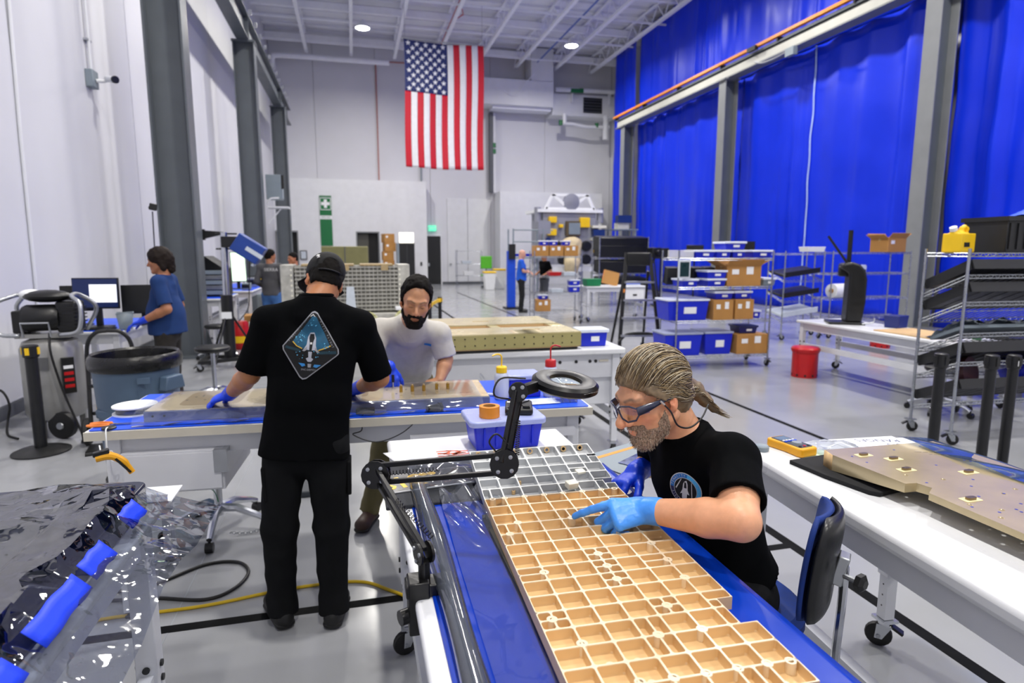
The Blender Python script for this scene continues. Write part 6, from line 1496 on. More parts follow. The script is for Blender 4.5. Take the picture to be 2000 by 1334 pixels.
# diamond emblem on the back: drawn in metres, x to the right, y up
dm = [(0.008, 0.17), (0.022, 0.163), (0.135, -0.012), (0.138, -0.035), (0.13, -0.045), (-0.012, -0.165), (-0.03, -0.17), (-0.045, -0.16), (-0.135, -0.03), (-0.138, -0.012), (-0.005, 0.165)]
P_teal = mat('print teal', '#14506e', 0.8, 0, 0.25, 30); P_gold = mat('print gold', '#c9a53c', 0.8); P_sil = mat('print silver', '#8d8f96', 0.8); P_dt = mat('print dark teal', '#12323f', 0.85, 0, 0.3, 60); P_sky = mat('print sky', '#5fb0d8', 0.8); P_lb = mat('print blue', '#2f7fc0', 0.8)
tri = [(0.0, 0.145), (0.018, 0.142), (0.094, 0.0), (0.05, -0.02), (0.0, -0.026), (-0.045, -0.016), (-0.09, 0.012)]
it = [('emblem_border', dm, P_sil, 0), ('emblem_field', ringpoly(dm, 0.955), P_k, 0.001), ('emblem_sky', tri, P_teal, 0.0018)]
it += [('emblem_arc', [(-0.09, 0.012), (-0.086, 0.016), (-0.066, -0.004), (-0.04, -0.014), (-0.041, -0.019), (-0.068, -0.008)], P_gold, 0.0026), ('emblem_arc', [(0.038, -0.024), (0.07, -0.012), (0.096, 0.001), (0.094, 0.006), (0.069, -0.007), (0.038, -0.019)], P_gold, 0.0026)]
it += [('emblem_band', [(-0.125, -0.02), (-0.12, -0.008), (-0.05, -0.02), (-0.052, -0.034)], P_dt, 0.0018), ('emblem_band', [(0.03, -0.042), (0.03, -0.027), (0.122, -0.022), (0.126, -0.036)], P_dt, 0.0018)]
craft = [(-0.006, 0.062), (0.012, 0.064), (0.022, 0.04), (0.024, 0.0), (0.034, -0.03), (0.018, -0.022), (0.0, -0.024), (-0.018, -0.02), (-0.036, -0.024), (-0.02, 0.004), (-0.016, 0.042)]
it += [('emblem_craft', craft, P_g, 0.0026), ('emblem_nose', [(-0.006, 0.056), (0.012, 0.057), (0.016, 0.036), (0.010, 0.016), (0.006, -0.024), (-0.006, -0.024), (-0.006, 0.016), (-0.010, 0.036)], P_k, 0.0034), ('emblem_hatch', [(-0.004, 0.016), (0.006, 0.016), (0.006, 0.006), (-0.004, 0.006)], P_w, 0.004)]
it += [('emblem_wing', [(-0.018, -0.006), (-0.04, -0.026), (-0.03, -0.03), (-0.016, -0.02)], P_sil, 0.003), ('emblem_wing', [(0.022, -0.008), (0.044, -0.032), (0.032, -0.034), (0.02, -0.022)], P_sil, 0.003)]
it += [('emblem_station', [(-0.01, -0.03), (0.008, -0.03), (0.006, -0.06), (0.016, -0.066), (0.006, -0.08), (-0.01, -0.08), (-0.02, -0.064), (-0.008, -0.058)], P_g, 0.0026), ('emblem_panel', [(-0.055, -0.088), (-0.025, -0.09), (-0.02, -0.1), (-0.036, -0.106)], P_lb, 0.0026), ('emblem_panel', [(0.055, -0.094), (0.022, -0.092), (0.018, -0.104), (0.034, -0.108)], P_lb, 0.0026), ('emblem_hub', [(-0.01, -0.09), (0.008, -0.09), (0.006, -0.108), (-0.008, -0.108)], P_sil, 0.0026)]
rr_ = random.Random(3)
for cx, cy, n, s_ in ((-0.055, 0.035, 12, 0.02), (0.0, 0.105, 9, 0.016), (0.07, -0.002, 10, 0.018), (0.0, -0.03, 14, 0.08)):
    for i in range(n):
        x, y, r = cx + rr_.gauss(0, s_ * 0.6), cy + rr_.gauss(0, s_ * 0.5), rr_.uniform(0.001, 0.0035); it.append(('emblem_speck', [(x - r, y), (x, y - r * 1.3), (x + r * 1.2, y + r * 0.3), (x, y + r)], P_sky, 0.003))
def along(txt, a, b, size, m):
    a, b = Vector(a), Vector(b); ang = math.atan2(b.y - a.y, b.x - a.x)
    for i, c in enumerate(txt):
        if c != ' ': p = a.lerp(b, i / (len(txt) - 1)); it.append(('lettering', mtext(c, size, p.x, p.y, ang, 0.0), m, 0.0026))
along('FIRST MISSION', (-0.106, 0.018), (-0.032, 0.122), 0.0125, P_sil); along('FIRST FLIGHT', (0.04, 0.118), (0.106, -0.002), 0.0125, P_sil); it.append(('lettering', mtext('SNC-DEMO1', 0.013, -0.004, -0.12), P_sil, 0.0026))
it.append(('emblem_peak', [(-0.012, 0.142), (0.002, 0.155), (0.014, 0.142), (0.010, 0.142), (0.002, 0.150), (-0.008, 0.142)], P_w, 0.003))
for k_, q_ in enumerate(it):
    if isinstance(q_[1], list): it[k_] = (q_[0], [(a * 0.86, b * 0.88) for a, b in q_[1]], q_[2], q_[3])
    else: q_[1].transform(Matrix.Diagonal((0.86, 0.88, 1, 1)))
decal(man2, shirt2, it, (-0.192, 2.78, 1.345), (0.985, -0.02, -0.10), (0.10, 0.05, 0.99))

# ---------------------------------------------------------------- bearded man leaning over the bench
sk3 = srgb('#b98562'); M_grt = mat('light grey cotton', '#bdbab4', 0.9, 0, 0.05, 30, spec=0.2); M_khaki = mat('olive khaki', '#5d5638', 0.9, 0, 0.1, 20)
J3_ = dict(l=(1, 0.03, 0), pelvis=(0.29, 4.0, 0.93), chest=(0.31, 3.86, 1.17), neck=(0.318, 3.63, 1.355), shR=(0.14, 3.72, 1.285), elR=(0.06, 3.62, 1.12), wrR=(0.165, 3.42, 1.12), shL=(0.485, 3.70, 1.255), elL=(0.525, 3.71, 1.09), wrL=(0.475, 3.62, 0.985),
           hipL=(0.38, 4.0, 0.90), knL=(0.36, 4.02, 0.48), anL=(0.34, 4.08, 0.10), hipR=(0.2, 4.0, 0.90), knR=(0.15, 3.98, 0.48), anR=(0.05, 3.94, 0.10), toeL=(0.1, -1, 0), toeR=(-0.35, -0.9, 0))
h3 = dict(R=dict(d=(0.15, -0.35, -0.9), n=(-0.1, 0.8, -0.3), s=(1, 0, 0), curl=((0.5, 0.6, 0.4),) * 4, glove=M_glove2, h=0.004), L=dict(d=(-0.7, 0.2, -0.15), n=(0, 0, -1), s=(0, -1, 0), glove=None, h=0.004))
man3, shirt3, H3 = person('bearded man in light grey T-shirt leaning over the middle bench', (0.25, 4.0, 0), J3_, sk3, shirt=M_grt, pants=M_khaki, shoes=mat('brown boots', '#3a241c', 0.55, 0, 0.15, 20), hands=h3, h=0.0062,
    head=dict(o=(0.325, 3.43, 1.475), yaw=math.radians(-93), pitch=math.radians(15), roll=math.radians(-8), sc=1.02), hem=-0.12, wide=1.08, arm=1.06, sl_len=0.85, hcol=dict(brow=(0.02, 0.015, 0.012), pink=0.35, stub=0.5, stubc=(0.05, 0.035, 0.03)), amp=0.009)
hair_cap(H3, man3, M_dkhair, front=(0.062, 0.106), ear=(0.012, 0.008), t=0.013, h=0.005, rough=0.006, freq=55, top=0.012, nape=-0.07)
beard(H3, man3, M_dkhair, t=0.006, h=0.0038, rough=0.003)
decal(man3, shirt3, [('chest_logo', [(0, 0), (0.04, 0), (0.04, 0.02), (0, 0.02)], P_lb, 0), ('lettering', mtext('- - - -', 0.014, 0.068, 0.012), P_g, 0), ('lettering', mtext('- - - -', 0.014, 0.068, 0.004), P_g, 0)], (0.395, 3.62, 1.16), (1, 0.03, 0), (0, -0.35, 0.93))
tw = thing('screwdriver', 'thin steel screwdriver held in the bearded man\'s blue glove', 'tool', (0.185, 3.36, 1.012))
MB().cyl((0, 0, 0), (0.0, 0.0, 0.03), 0.003, n=6).build('shaft', M_chrome, tw); MB().cyl((0, 0, 0.03), (0, 0, 0.07), 0.008, n=8).build('handle', M_black, tw)

# ---------------------------------------------------------------- people further off
def rotz(p, a, o): c, s = math.cos(a), math.sin(a); return (o[0] + p[0] * c - p[1] * s, o[1] + p[0] * s + p[1] * c, p[2])
def std(x, y, yaw, H=1.76, arms='down', lean=0.0):
    k = H / 1.76; a = yaw - PI / 2
    P = dict(pelvis=(0, 0, 0.95), chest=(0, 0.01 + lean * 0.5, 1.27), neck=(0, 0.0 + lean, 1.47), shL=(-0.185, 0.0 + lean * 0.9, 1.415), shR=(0.185, 0.0 + lean * 0.9, 1.415), hipL=(-0.09, 0, 0.91), hipR=(0.09, 0, 0.91), knL=(-0.1, 0.02, 0.49), knR=(0.1, 0.02, 0.49), anL=(-0.11, -0.01, 0.1), anR=(0.11, -0.01, 0.1), head=(0, 0.03 + lean * 1.2, 1.62))
    if arms == 'down': P.update(elL=(-0.25, -0.03, 1.14), wrL=(-0.26, 0.04, 0.9), elR=(0.25, -0.03, 1.14), wrR=(0.26, 0.04, 0.9))
    elif arms == 'bent': P.update(elL=(-0.24, -0.08, 1.15), wrL=(-0.2, 0.16, 1.04), elR=(0.24, -0.06, 1.15), wrR=(0.18, 0.18, 1.06))
    elif arms == 'crossed': P.update(elL=(-0.24, 0.06, 1.16), wrL=(-0.02, 0.19, 1.16), elR=(0.24, 0.06, 1.16), wrR=(0.03, 0.2, 1.12))
    J = {q: rotz((v[0], v[1], v[2] * k), a, (x, y)) for q, v in P.items()}; l = rotz((-1, 0, 0), a, (0, 0)); J['l'] = l; f = (math.cos(yaw), math.sin(yaw), 0); J['toeL'] = J['toeR'] = f; return J, f
def hnd(f, l, q, g=None, curl=RELAX, dn=0.3):
    s = np.array(l) * (-1 if q == 'L' else 1); return dict(d=(f[0], f[1], -dn), n=(0, 0, -1), s=tuple(s), glove=g, curl=curl, h=0.007)
J4, f4 = std(-1.88, 7.0, math.radians(178), 1.8, 'bent'); 
man4, sh4, H4 = person('man with long dark hair in navy T-shirt standing at the computer bench', (-1.88, 7.0, 0), J4, srgb('#a8704f'), shirt=mat('navy cotton', '#223a6a', 0.9, 0, 0.06, 30, spec=0.2), pants=mat('dark brown trousers', '#26221f', 0.9, 0, 0.1, 20), shoes=M_black,
    hands={q: hnd(f4, J4['l'], q, M_glove2) for q in 'LR'}, h=0.01, head=dict(o=J4['head'], yaw=math.radians(178), pitch=0.18, sc=1.03), wide=1.12, belly=0.055, hem=-0.06, arm=1.1, sl_len=0.85, collar=False)
def longhair(S):
    for q in (-1, 1): S.cone(H4.p(0.066 * q, -0.01, 0.03), H4.p(0.06 * q, -0.035, -0.09), 0.032, 0.026, 0.02)
    S.cone(H4.p(0, -0.09, 0.0), H4.p(0, -0.085, -0.11), 0.055, 0.04, 0.03)
hair_cap(H4, man4, mat('long brown hair', '#1a100b', 0.7, 0, 0.3, 60, spec=0.25), front=(0.09, 0.06), ear=(0.045, -0.12), t=0.018, extra=longhair, h=0.008, rough=0.005, freq=50, nape=-0.16)
MB().tube([tuple(Vector(J4['wrL']) - man4.location + V(0.033 * math.cos(t), 0.033 * math.sin(t) * 0.3, 0.033 * math.sin(t))) for t in np.linspace(0, 6.28, 12)[:-1]], 0.008, 6, closed=True).build('wristwatch', M_black, man4)
J5, f5 = std(-1.53, 12.5, math.radians(75), 1.8, 'bent')
man5, sh5, H5 = person('man in charcoal long-sleeved shirt and blue jeans seen from behind', (-1.53, 12.5, 0), J5, srgb('#a8704f'), shirt=mat('charcoal jersey', '#4a4a4e', 0.9), pants=mat('blue denim', '#3e6aa6', 0.85, 0, 0.12, 15), shoes=M_black, hands={q: hnd(f5, J5['l'], q) for q in 'LR'}, h=0.013, head=dict(o=J5['head'], yaw=math.radians(40), pitch=0.1), sleeve='long', hem=-0.06, collar=False, wide=1.05)
hair_cap(H5, man5, M_dkhair, t=0.012, h=0.01, rough=0.005, freq=50)
text('lettering', 'SIERRA', 0.085, P_w, man5, (0.03, -0.16, 1.40), (math.radians(85), 0, math.radians(-15)), 0.002)
J6, f6 = std(-1.16, 13.3, math.radians(200), 1.74, 'crossed')
man6, sh6, H6 = person('man in sleeveless black vest with bare arms facing his colleague', (-1.16, 13.3, 0), J6, srgb('#b97a58'), shirt=M_tee, pants=M_pant, shoes=M_black, hands={q: hnd(f6, J6['l'], q) for q in 'LR'}, h=0.013, head=dict(o=J6['head'], yaw=math.radians(215), pitch=0.1), sleeve='none', hem=-0.06, collar=False)
hair_cap(H6, man6, M_dkhair, t=0.005, h=0.01, rough=0.004, freq=50)
J7, f7 = std(4.62, 17.1, math.radians(-15), 1.8, 'crossed')
man7, sh7, H7 = person('bald man in bright blue polo shirt with folded arms', (4.62, 17.1, 0), J7, srgb('#d3a08a'), shirt=mat('bright blue polo', '#1456c8', 0.85), pants=mat('black slacks', '#111216', 0.9), shoes=M_black, hands={q: hnd(f7, J7['l'], q) for q in 'LR'}, h=0.014, head=dict(o=J7['head'], yaw=math.radians(-10), pitch=0.25), hem=-0.06, collar=False, wide=1.08, belly=0.02, sl_len=0.8)
J8, f8 = std(5.9, 19.0, math.radians(200), 1.7, 'bent')
man8, sh8, H8 = person('man in black T-shirt half hidden behind the wire rack of cartons', (5.9, 19.0, 0), J8, srgb('#a8704f'), shirt=M_tee, pants=mat('grey jeans', '#3a3d44', 0.9), shoes=M_black, hands={q: hnd(f8, J8['l'], q) for q in 'LR'}, h=0.014, head=dict(o=J8['head'], yaw=math.radians(200), pitch=0.5), hem=-0.06, collar=False, wide=1.1, sl_len=0.8)
hair_cap(H8, man8, M_dkhair, t=0.01, h=0.011, rough=0.005, freq=50)
# ================================================================ left side of the hall
M_bag = mat('black bin liner', '#050506', 0.3, 0, 0.2, 20, bump=0.15, bscale=30)
M_binb = mat('slate blue bin', '#4b5f75', 0.5, 0, 0.06, 6)
tc_ = thing('trash_can', 'large slate blue trash can with black liner behind the middle bench', 'bin', (-1.54, 4.9, 0))
MB().lathe([(0.2, 0.15), (0.225, 0.16), (0.24, 0.3), (0.262, 0.7), (0.272, 0.92), (0.285, 0.93), (0.285, 0.97), (0.268, 0.97), (0.22, 0.3), (0.0, 0.25)], n=40).build('barrel', M_binb, tc_)
MB().lathe([(0.284, 0.925), (0.296, 0.94), (0.3, 0.98), (0.296, 1.01), (0.278, 1.035), (0.264, 1.02), (0.25, 0.9), (0.2, 0.6), (0.0, 0.5)], n=44).build('liner', M_bag, tc_)
for a in (2.6, -0.5):
    d = V(math.cos(a), math.sin(a), 0); p = d * 0.285; x, y, _ = frame_from(d)
    MB().prism([(-0.09, 0.0), (0.09, 0.0), (0.07, 0.1), (-0.07, 0.1)], 0.26, 0.33, 'xz').build('grip_handle', M_binb, tc_, bevel=0.01).matrix_local = Matrix.Translation((0, 0, 0.78)) @ Matrix.Rotation(a - PI / 2, 4, 'Z')
for a in np.linspace(-2.9, -0.3, 4):
    MB().prism([(-0.12, 0), (0.12, 0), (0.11, -0.05), (0.03, -0.08), (-0.11, -0.06)], 0.236, 0.258, 'xz').build('moulded_rib', M_binb, tc_, bevel=0.01).matrix_local = Matrix.Translation((0, 0, 0.66)) @ Matrix.Rotation(float(a) + PI / 2 + PI, 4, 'Z')
MB().bb(0.08, 0.16, -0.275, -0.255, 0.85, 0.89).build('maker_plate', M_binb, tc_)
MB().lathe([(0.23, 0.08), (0.25, 0.09), (0.25, 0.13), (0.21, 0.15)], n=30).build('dolly', M_black, tc_)
for k in range(5):
    a = k * 2 * PI / 5; caster(tc_, 0.19 * math.cos(a), 0.19 * math.sin(a), 0.1, 0.035, a, M_black)
# air compressor
ac = thing('air_compressor', 'silver vertical air compressor with black pump and roll cage by the left wall', 'compressor', (-2.82, 6.72, 0))
M_tank = mat('silver tank paint', '#9a9a98', 0.35, 0.4, 0.06, 5)
MB().lathe([(0.0, 0.13), (0.12, 0.14), (0.22, 0.18), (0.25, 0.24), (0.25, 0.84), (0.22, 0.91), (0.12, 0.95), (0, 0.96)], n=32).build('tank', M_tank, ac)
for a in (0.6, 2.7, 4.4): MB().box((0.2 * math.cos(a), 0.2 * math.sin(a), 0.09), (0.05, 0.05, 0.2)).build('tank_foot', M_tank, ac)
MB().bb(-0.22, 0.22, -0.16, 0.16, 0.95, 0.985).build('pump_deck', M_tank, ac)
MB().lathe([(0.0, -0.15), (0.11, -0.15), (0.125, -0.12), (0.125, 0.1), (0.1, 0.14), (0, 0.15)], (-0.02, -0.05, 1.13), 24, (1, 0.1, 0)).build('motor', M_black, ac)
MB().bb(0.1, 0.27, -0.1, 0.12, 0.99, 1.28).build('pump_head', M_black, ac, bevel=0.02)
for i in range(6): MB().bb(0.09, 0.28, -0.11, 0.13, 1.04 + 0.035 * i, 1.05 + 0.035 * i).build('cooling_fin', M_black, ac)
MB().bb(-0.26, -0.12, -0.1, 0.12, 0.99, 1.2).build('control_box', M_black, ac, bevel=0.015)
MB().ball((0.02, -0.02, 1.33), (0.2, 0.12, 0.06), 16, 8).build('top_shroud', M_black, ac)
MB().ball((-0.12, 0.0, 1.345), (0.1, 0.08, 0.05), 12, 8).build('air_filter', M_label, ac)
for sx in (-1, 1):
    x = 0.26 * sx
    MB().tube(bez([(x * 0.6, -0.2, 0.98), (x * 1.25, -0.22, 1.02), (x * 1.35, -0.2, 1.25), (x * 0.95, -0.1, 1.33), (x * 0.9, 0.12, 1.33), (x * 1.3, 0.2, 1.2), (x * 0.9, 0.2, 0.98)], 6), 0.02, 8).build('roll_bar', M_alu, ac, smooth=180)
MB().tube([(-0.12, -0.22, 0.97), (-0.12, -0.25, 1.1), (0.1, -0.25, 1.1), (0.1, -0.22, 0.97)], 0.01, 6).build('front_guard', M_alu, ac)
sp_ = MB().box((0.0, -0.255, 0.72), (0.13, 0.012, 0.12)).build('data_plate', mat('grey data plate', '#5b5c5e', 0.4), ac)
sp_ = MB().box((0.2, -0.2, 0.6), (0.1, 0.03, 0.34), (0, 0, 0.6)).build('brand_label', M_black, ac, bevel=0.004)
for i in range(4): MB().box((0.208, -0.214, 0.5 + 0.06 * i), (0.075, 0.006, 0.03), (0, 0, 0.6)).build('label_line', M_red if i != 3 else M_label, ac)
MB().lathe([(0.0, -0.035), (0.09, -0.035), (0.125, -0.03), (0.13, 0), (0.125, 0.03), (0.0, 0.035)], (0.12, -0.22, 0.13), 24, (0.3, 1, 0)).build('wheel', M_rubber, ac)
MB().lathe([(0.0, 0.04), (0.035, 0.04), (0.03, 0.05), (0, 0.05)], (0.12, -0.22, 0.13), 14, (-0.3, -1, 0)).build('wheel_hub', M_alu, ac)
MB().tube(bez([(0.08, -0.2, 1.0), (0.1, -0.27, 0.85), (0.14, -0.27, 0.6), (0.2, -0.27, 0.35), (0.3, -0.3, 0.05), (0.35, -0.45, 0.012)], 6), 0.01, 6).build('air_hose', M_rubber, ac)
so = thing('wall_outlet', 'white power outlet with black plug low on the left wall', 'outlet', (-3.6, 6.95, 0.42))
MB().bb(0, 0.05, -0.1, 0.1, -0.06, 0.06).build('outlet_box', M_label, so, bevel=0.006); MB().bb(0.05, 0.12, -0.04, 0.05, -0.03, 0.04).build('plug', M_black, so)
MB().tube(bez([(0.12, 0.0, 0), (0.25, -0.05, -0.02), (0.32, -0.1, -0.15), (0.3, -0.12, -0.3), (0.35, -0.25, -0.4), (0.5, -0.4, -0.408)], 6), 0.011, 6).build('flex', M_rubber, so)
tag(MB().tube(bez([(-3.45, 5.9, 0.008), (-3.3, 6.1, 0.008), (-3.1, 6.0, 0.008), (-3.2, 5.7, 0.008), (-3.4, 5.6, 0.008), (-3.3, 5.4, 0.008), (-3.1, 5.5, 0.008)], 7), 0.008, 6).build('air_hose', mat('blue hose', '#3c62b0', 0.4)), 'thin blue air hose coiled on the floor by the left wall', 'hose')
M_post = mat('black stanchion', '#101114', 0.4, 0, 0.1, 9)
def stanchion(loc, label, h=1.0, r=0.045, group=None, yellow=False, base=0.17):
    t = thing('stanchion_post', label, 'stanchion', loc, 0, group)
    MB().lathe([(base, 0), (base, 0.012), (base * 0.8, 0.03), (r * 1.3, 0.05)], n=28).build('base', M_black, t)
    MB().cyl((0, 0, 0.03), (0, 0, h - 0.1), r * 0.8, n=16).build('tube', M_post, t)
    MB().lathe([(r * 0.8, h - 0.11), (r, h - 0.1), (r, h - 0.005), (r * 0.8, h)], n=16).build('belt_head', M_post, t)
    for a in range(4): MB().box((r * math.cos(a * PI / 2), r * math.sin(a * PI / 2), h - 0.05), (0.012, 0.03, 0.06), (0, 0, a * PI / 2)).build('belt_slot', M_yellow if yellow else M_black, t)
    return t
stanchion((-2.72, 6.1, 0), 'black stanchion post on a round base before the air compressor', 0.95, 0.06, yellow=True, base=0.22)
ht = thing('hand_truck', 'black and yellow hand truck behind the trash can', 'hand truck', (-2.17, 6.25, 0), 0.2)
for s in (-1, 1): MB().tube(bez([(0.18 * s, -0.12, 0.08), (0.18 * s, 0, 0.6), (0.17 * s, 0.02, 0.9), (0.1 * s, 0.0, 1.02), (0.0, 0.0, 1.04)], 6), 0.018, 8).build('side_rail', M_black, ht)
for z in (0.3, 0.55, 0.8): MB().beam((-0.18, -0.04, z), (0.18, -0.04, z), 0.02, 0.03).build('cross_strap', M_black, ht)
MB().bb(-0.12, 0.16, -0.16, -0.08, 0.32, 0.42).build('yellow_pad', M_yellow, ht, bevel=0.02)
MB().bb(-0.2, 0.2, -0.35, -0.1, 0.02, 0.035).build('toe_plate', M_black, ht)
for s in (-1, 1): MB().lathe([(0.02, -0.03), (0.11, -0.03), (0.125, -0.015), (0.125, 0.015), (0.11, 0.03), (0.02, 0.03)], (0.23 * s, 0.02, 0.125), 20, (1, 0, 0)).build('wheel', M_rubber, ht)
# computer bench
b1 = bench('workbench', 'white workbench with blue mat holding two computer monitors by the left wall', (-2.75, 7.82, 0), 1.5, 1.36, 0.9, 0.93, wheels=False)
MB().bb(-0.66, 0.66, -0.44, 0.44, 0.931, 0.935).build('bench_mat', M_bluemat, b1)
def monitor(loc, rz, label, w=0.5, h=0.3, screen=None, win=None, tilt=-0.05, stand=0.14):
    t = thing('computer_monitor', label, 'monitor', loc, rz)
    MB().box((0, 0, stand + h / 2), (w, 0.03, h), (tilt, 0, 0)).build('bezel', M_black, t, bevel=0.006)
    MB().box((0, -0.018, stand + h / 2 + 0.003), (w - 0.02, 0.004, h - 0.03), (tilt, 0, 0)).build('screen', screen or M_black, t)
    if win: MB().box((win[0], -0.022, stand + h / 2 + win[1]), (win[2], 0.003, win[3]), (tilt, 0, 0)).build('screen_window', win[4], t)
    MB().bb(-0.03, 0.03, 0.01, 0.04, 0.01, stand + h * 0.5).build('neck', M_black, t); MB().bb(-0.12, 0.12, -0.08, 0.1, 0, 0.014).build('foot', M_black, t, bevel=0.004)
    return t
M_scr = mat('dark blue screen', '#0a1a44', 0.3, 0, 0, emit='#0c2050', estr=0.5); M_win = mat('lit window', '#ffffff', 0.4, 0, 0, emit='#e8ecf4', estr=0.9)
monitor((-2.68, 7.5, 0.936), -0.12, 'monitor with dark blue screen and bright window on the computer bench', 0.46, 0.33, M_scr, (0.08, 0.0, 0.27, 0.19, M_win), stand=0.2)
monitor((-2.3, 7.72, 0.936), 0.1, 'unlit black monitor beside the lit one', 0.42, 0.32, M_black, stand=0.12)
monitor((-2.95, 7.72, 0.936), 0.1, 'black monitor mostly hidden behind the lit screen', 0.3, 0.28, M_black, stand=0.16)
bm1 = thing('boom_camera', 'small black camera on a thin telescopic boom above the monitors', 'camera', (-2.22, 8.0, 0.936))
MB().lathe([(0.07, 0), (0.07, 0.02), (0.015, 0.03)], n=16).build('boom_foot', M_black, bm1); MB().cyl((0, 0, 0.02), (0, 0, 0.85), 0.012, n=8).build('lower_tube', M_black, bm1); MB().cyl((0, 0, 0.8), (0.01, 0, 1.26), 0.007, n=8).build('upper_tube', M_black, bm1)
MB().box((0.02, 0, 1.31), (0.08, 0.06, 0.075), (0, 0.2, 0.3)).build('camera_body', M_black, bm1, bevel=0.008); MB().lathe([(0.02, 0), (0.02, 0.012)], (0.0, -0.035, 1.3), 12, (0.3, -1, 0)).build('lens', M_dark, bm1)
MB().bb(-0.02, 0.02, -0.02, 0.02, 0.3, 0.36).build('clamp', M_black, bm1)
kb = thing('keyboard', 'black keyboard lying on the computer bench mat', 'keyboard', (-2.66, 7.28, 0.937), 0.05)
MB().bb(-0.2, 0.2, -0.07, 0.07, 0, 0.015).build('base', M_black, kb, bevel=0.004)
km = MB()
for i in range(14):
    for j in range(5): km.box((-0.18 + i * 0.0277, -0.052 + j * 0.026, 0.018), (0.022, 0.02, 0.008))
km.build('keys', M_black, kb)['kind'] = 'stuff'
for i, (x, y, c, nm, lb) in enumerate(((-3.0, 7.42, M_black, 'black_cable_bundle', 'tangled bundle of black cables on the computer bench'), (-3.02, 7.68, M_black, 'black_cable_bundle', 'smaller knot of black cables beside the keyboard'))):
    o = MB(); rr = random.Random(i)
    for k in range(7): o.tube(bez([(x + rr.uniform(-0.14, 0.14), y + rr.uniform(-0.1, 0.1), 0.94 + rr.uniform(0.01, 0.07)) for _ in range(6)], 5), 0.009, 5)
    tag(o.build(nm, M_rubber, None, smooth=180), lb, 'cables')
tag(MB().tube([(-2.95 + 0.05 * math.cos(t), 7.42 + 0.04 * math.sin(t), 0.952) for t in np.linspace(0, 3.6, 12)], 0.014, 6).build('green_strap', mat('lime strap', '#6fbf2e', 0.5)), 'lime green strap among the cables on the computer bench', 'strap')
gb = thing('grey_bin', 'grey plastic bin on the bench edge before the long-haired man', 'bin', (-2.36, 7.3, 0.93), 0.3)
MB().add([(-0.1, -0.13, -0.15), (0.1, -0.13, -0.15), (0.1, 0.13, -0.15), (-0.1, 0.13, -0.15), (-0.14, -0.17, 0.15), (0.14, -0.17, 0.15), (0.14, 0.17, 0.15), (-0.14, 0.17, 0.15)], [(3, 2, 1, 0), (0, 1, 5, 4), (1, 2, 6, 5), (2, 3, 7, 6), (3, 0, 4, 7)]).build('tub', M_greybox, gb, solid=0.008)
MB().tube([(-0.14, -0.17, 0.15), (0.14, -0.17, 0.15), (0.14, 0.17, 0.15), (-0.14, 0.17, 0.15)], 0.012, 6, closed=True).build('rim', M_greybox, gb); gb.location.z = 1.02; gb.scale = (0.55, 0.55, 0.55)
MB().bb(-0.12, 0.12, -0.15, 0.15, -0.15, -0.145).build('base', M_greybox, gb)
st_ = lab_stool('lab_stool', 'chrome-based stool half hidden behind the large trash can', (-1.62, 7.7, 0), 0.4, 0.6, M_black)
# area behind the first left column
b2 = bench('workbench', 'white bench with blue mat behind the nearest left column', (-2.6, 12.3, 0), 0.0, 0.8, 1.4, 0.93, wheels=False)
MB().bb(-0.38, 0.38, -0.68, 0.68, 0.931, 0.935).build('bench_mat', M_bluemat, b2)
tb = thing('tool_cabinet', 'black tool cabinet with silver drawers standing on the far left bench', 'cabinet', (-2.55, 12.4, 0.936), 0.0)
MB().prism([(-0.35, 0), (0.3, 0), (0.3, 0.5), (0.0, 0.72), (-0.35, 0.72)], -0.35, 0.35, 'xz').build('body', M_black, tb, bevel=0.01)
for i in range(5): MB().bb(-0.02, 0.31, -0.37, -0.34, 0.04 + 0.09 * i, 0.11 + 0.09 * i).build('drawer', M_alu if i % 2 else M_greybox, tb, bevel=0.004)
wl_ = thing('wall_lamp', 'small black arm lamp sticking out beside the nearest left column', 'lamp', (-2.43, 11.5, 1.95)); MB().prism([(0, 0), (0.32, 0.08), (0.3, 0.12), (0.0, 0.14)], -0.05, 0.05, 'xz').build('head', M_black, wl_, bevel=0.006); MB().bb(-0.03, 0.02, -0.04, 0.04, -0.02, 0.16).build('mount', M_black, wl_)
b3 = bench('workbench', 'white bench with electronics and a glowing screen further along left wall', (-2.45, 15.0, 0), 0.0, 0.9, 3.2, 0.95, wheels=False)
MB().bb(-0.43, 0.43, -1.58, 1.58, 0.951, 0.955).build('bench_mat', M_bluemat, b3)
monitor((-2.36, 14.1, 0.956), 0.5, 'tall monitor glowing pale green on the far left bench', 0.3, 0.62, mat('green-white glow', '#e8ffe0', 0.4, 0, 0, emit='#d8ffd0', estr=1.2), stand=0.15)
for i, (x, y, s, c, lb) in enumerate(((-2.15, 13.7, (0.16, 0.2, 0.14), M_greybox, 'grey instrument case on the far left bench'), (-2.2, 14.9, (0.2, 0.3, 0.2), M_alu, 'silver instrument case next to the glowing monitor'), (-2.1, 15.7, (0.14, 0.2, 0.16), M_yellow, 'yellow instrument case at the end of far left bench'))):
    t = thing('instrument_case', lb, 'instrument', (x, y, 0.956)); MB().bb(-s[0] / 2, s[0] / 2, -s[1] / 2, s[1] / 2, 0, s[2]).build('case', c, t, bevel=0.01); MB().bb(-s[0] / 2 - 0.004, s[0] / 2 - 0.03, -s[1] / 2 - 0.006, -s[1] / 2, s[2] * 0.3, s[2] * 0.8).build('front_panel', M_black, t); MB().tube([(-s[0] * 0.3, 0, s[2]), (-s[0] * 0.3, 0, s[2] + 0.04), (s[0] * 0.3, 0, s[2] + 0.04), (s[0] * 0.3, 0, s[2])], 0.008, 6).build('handle', M_black, t)
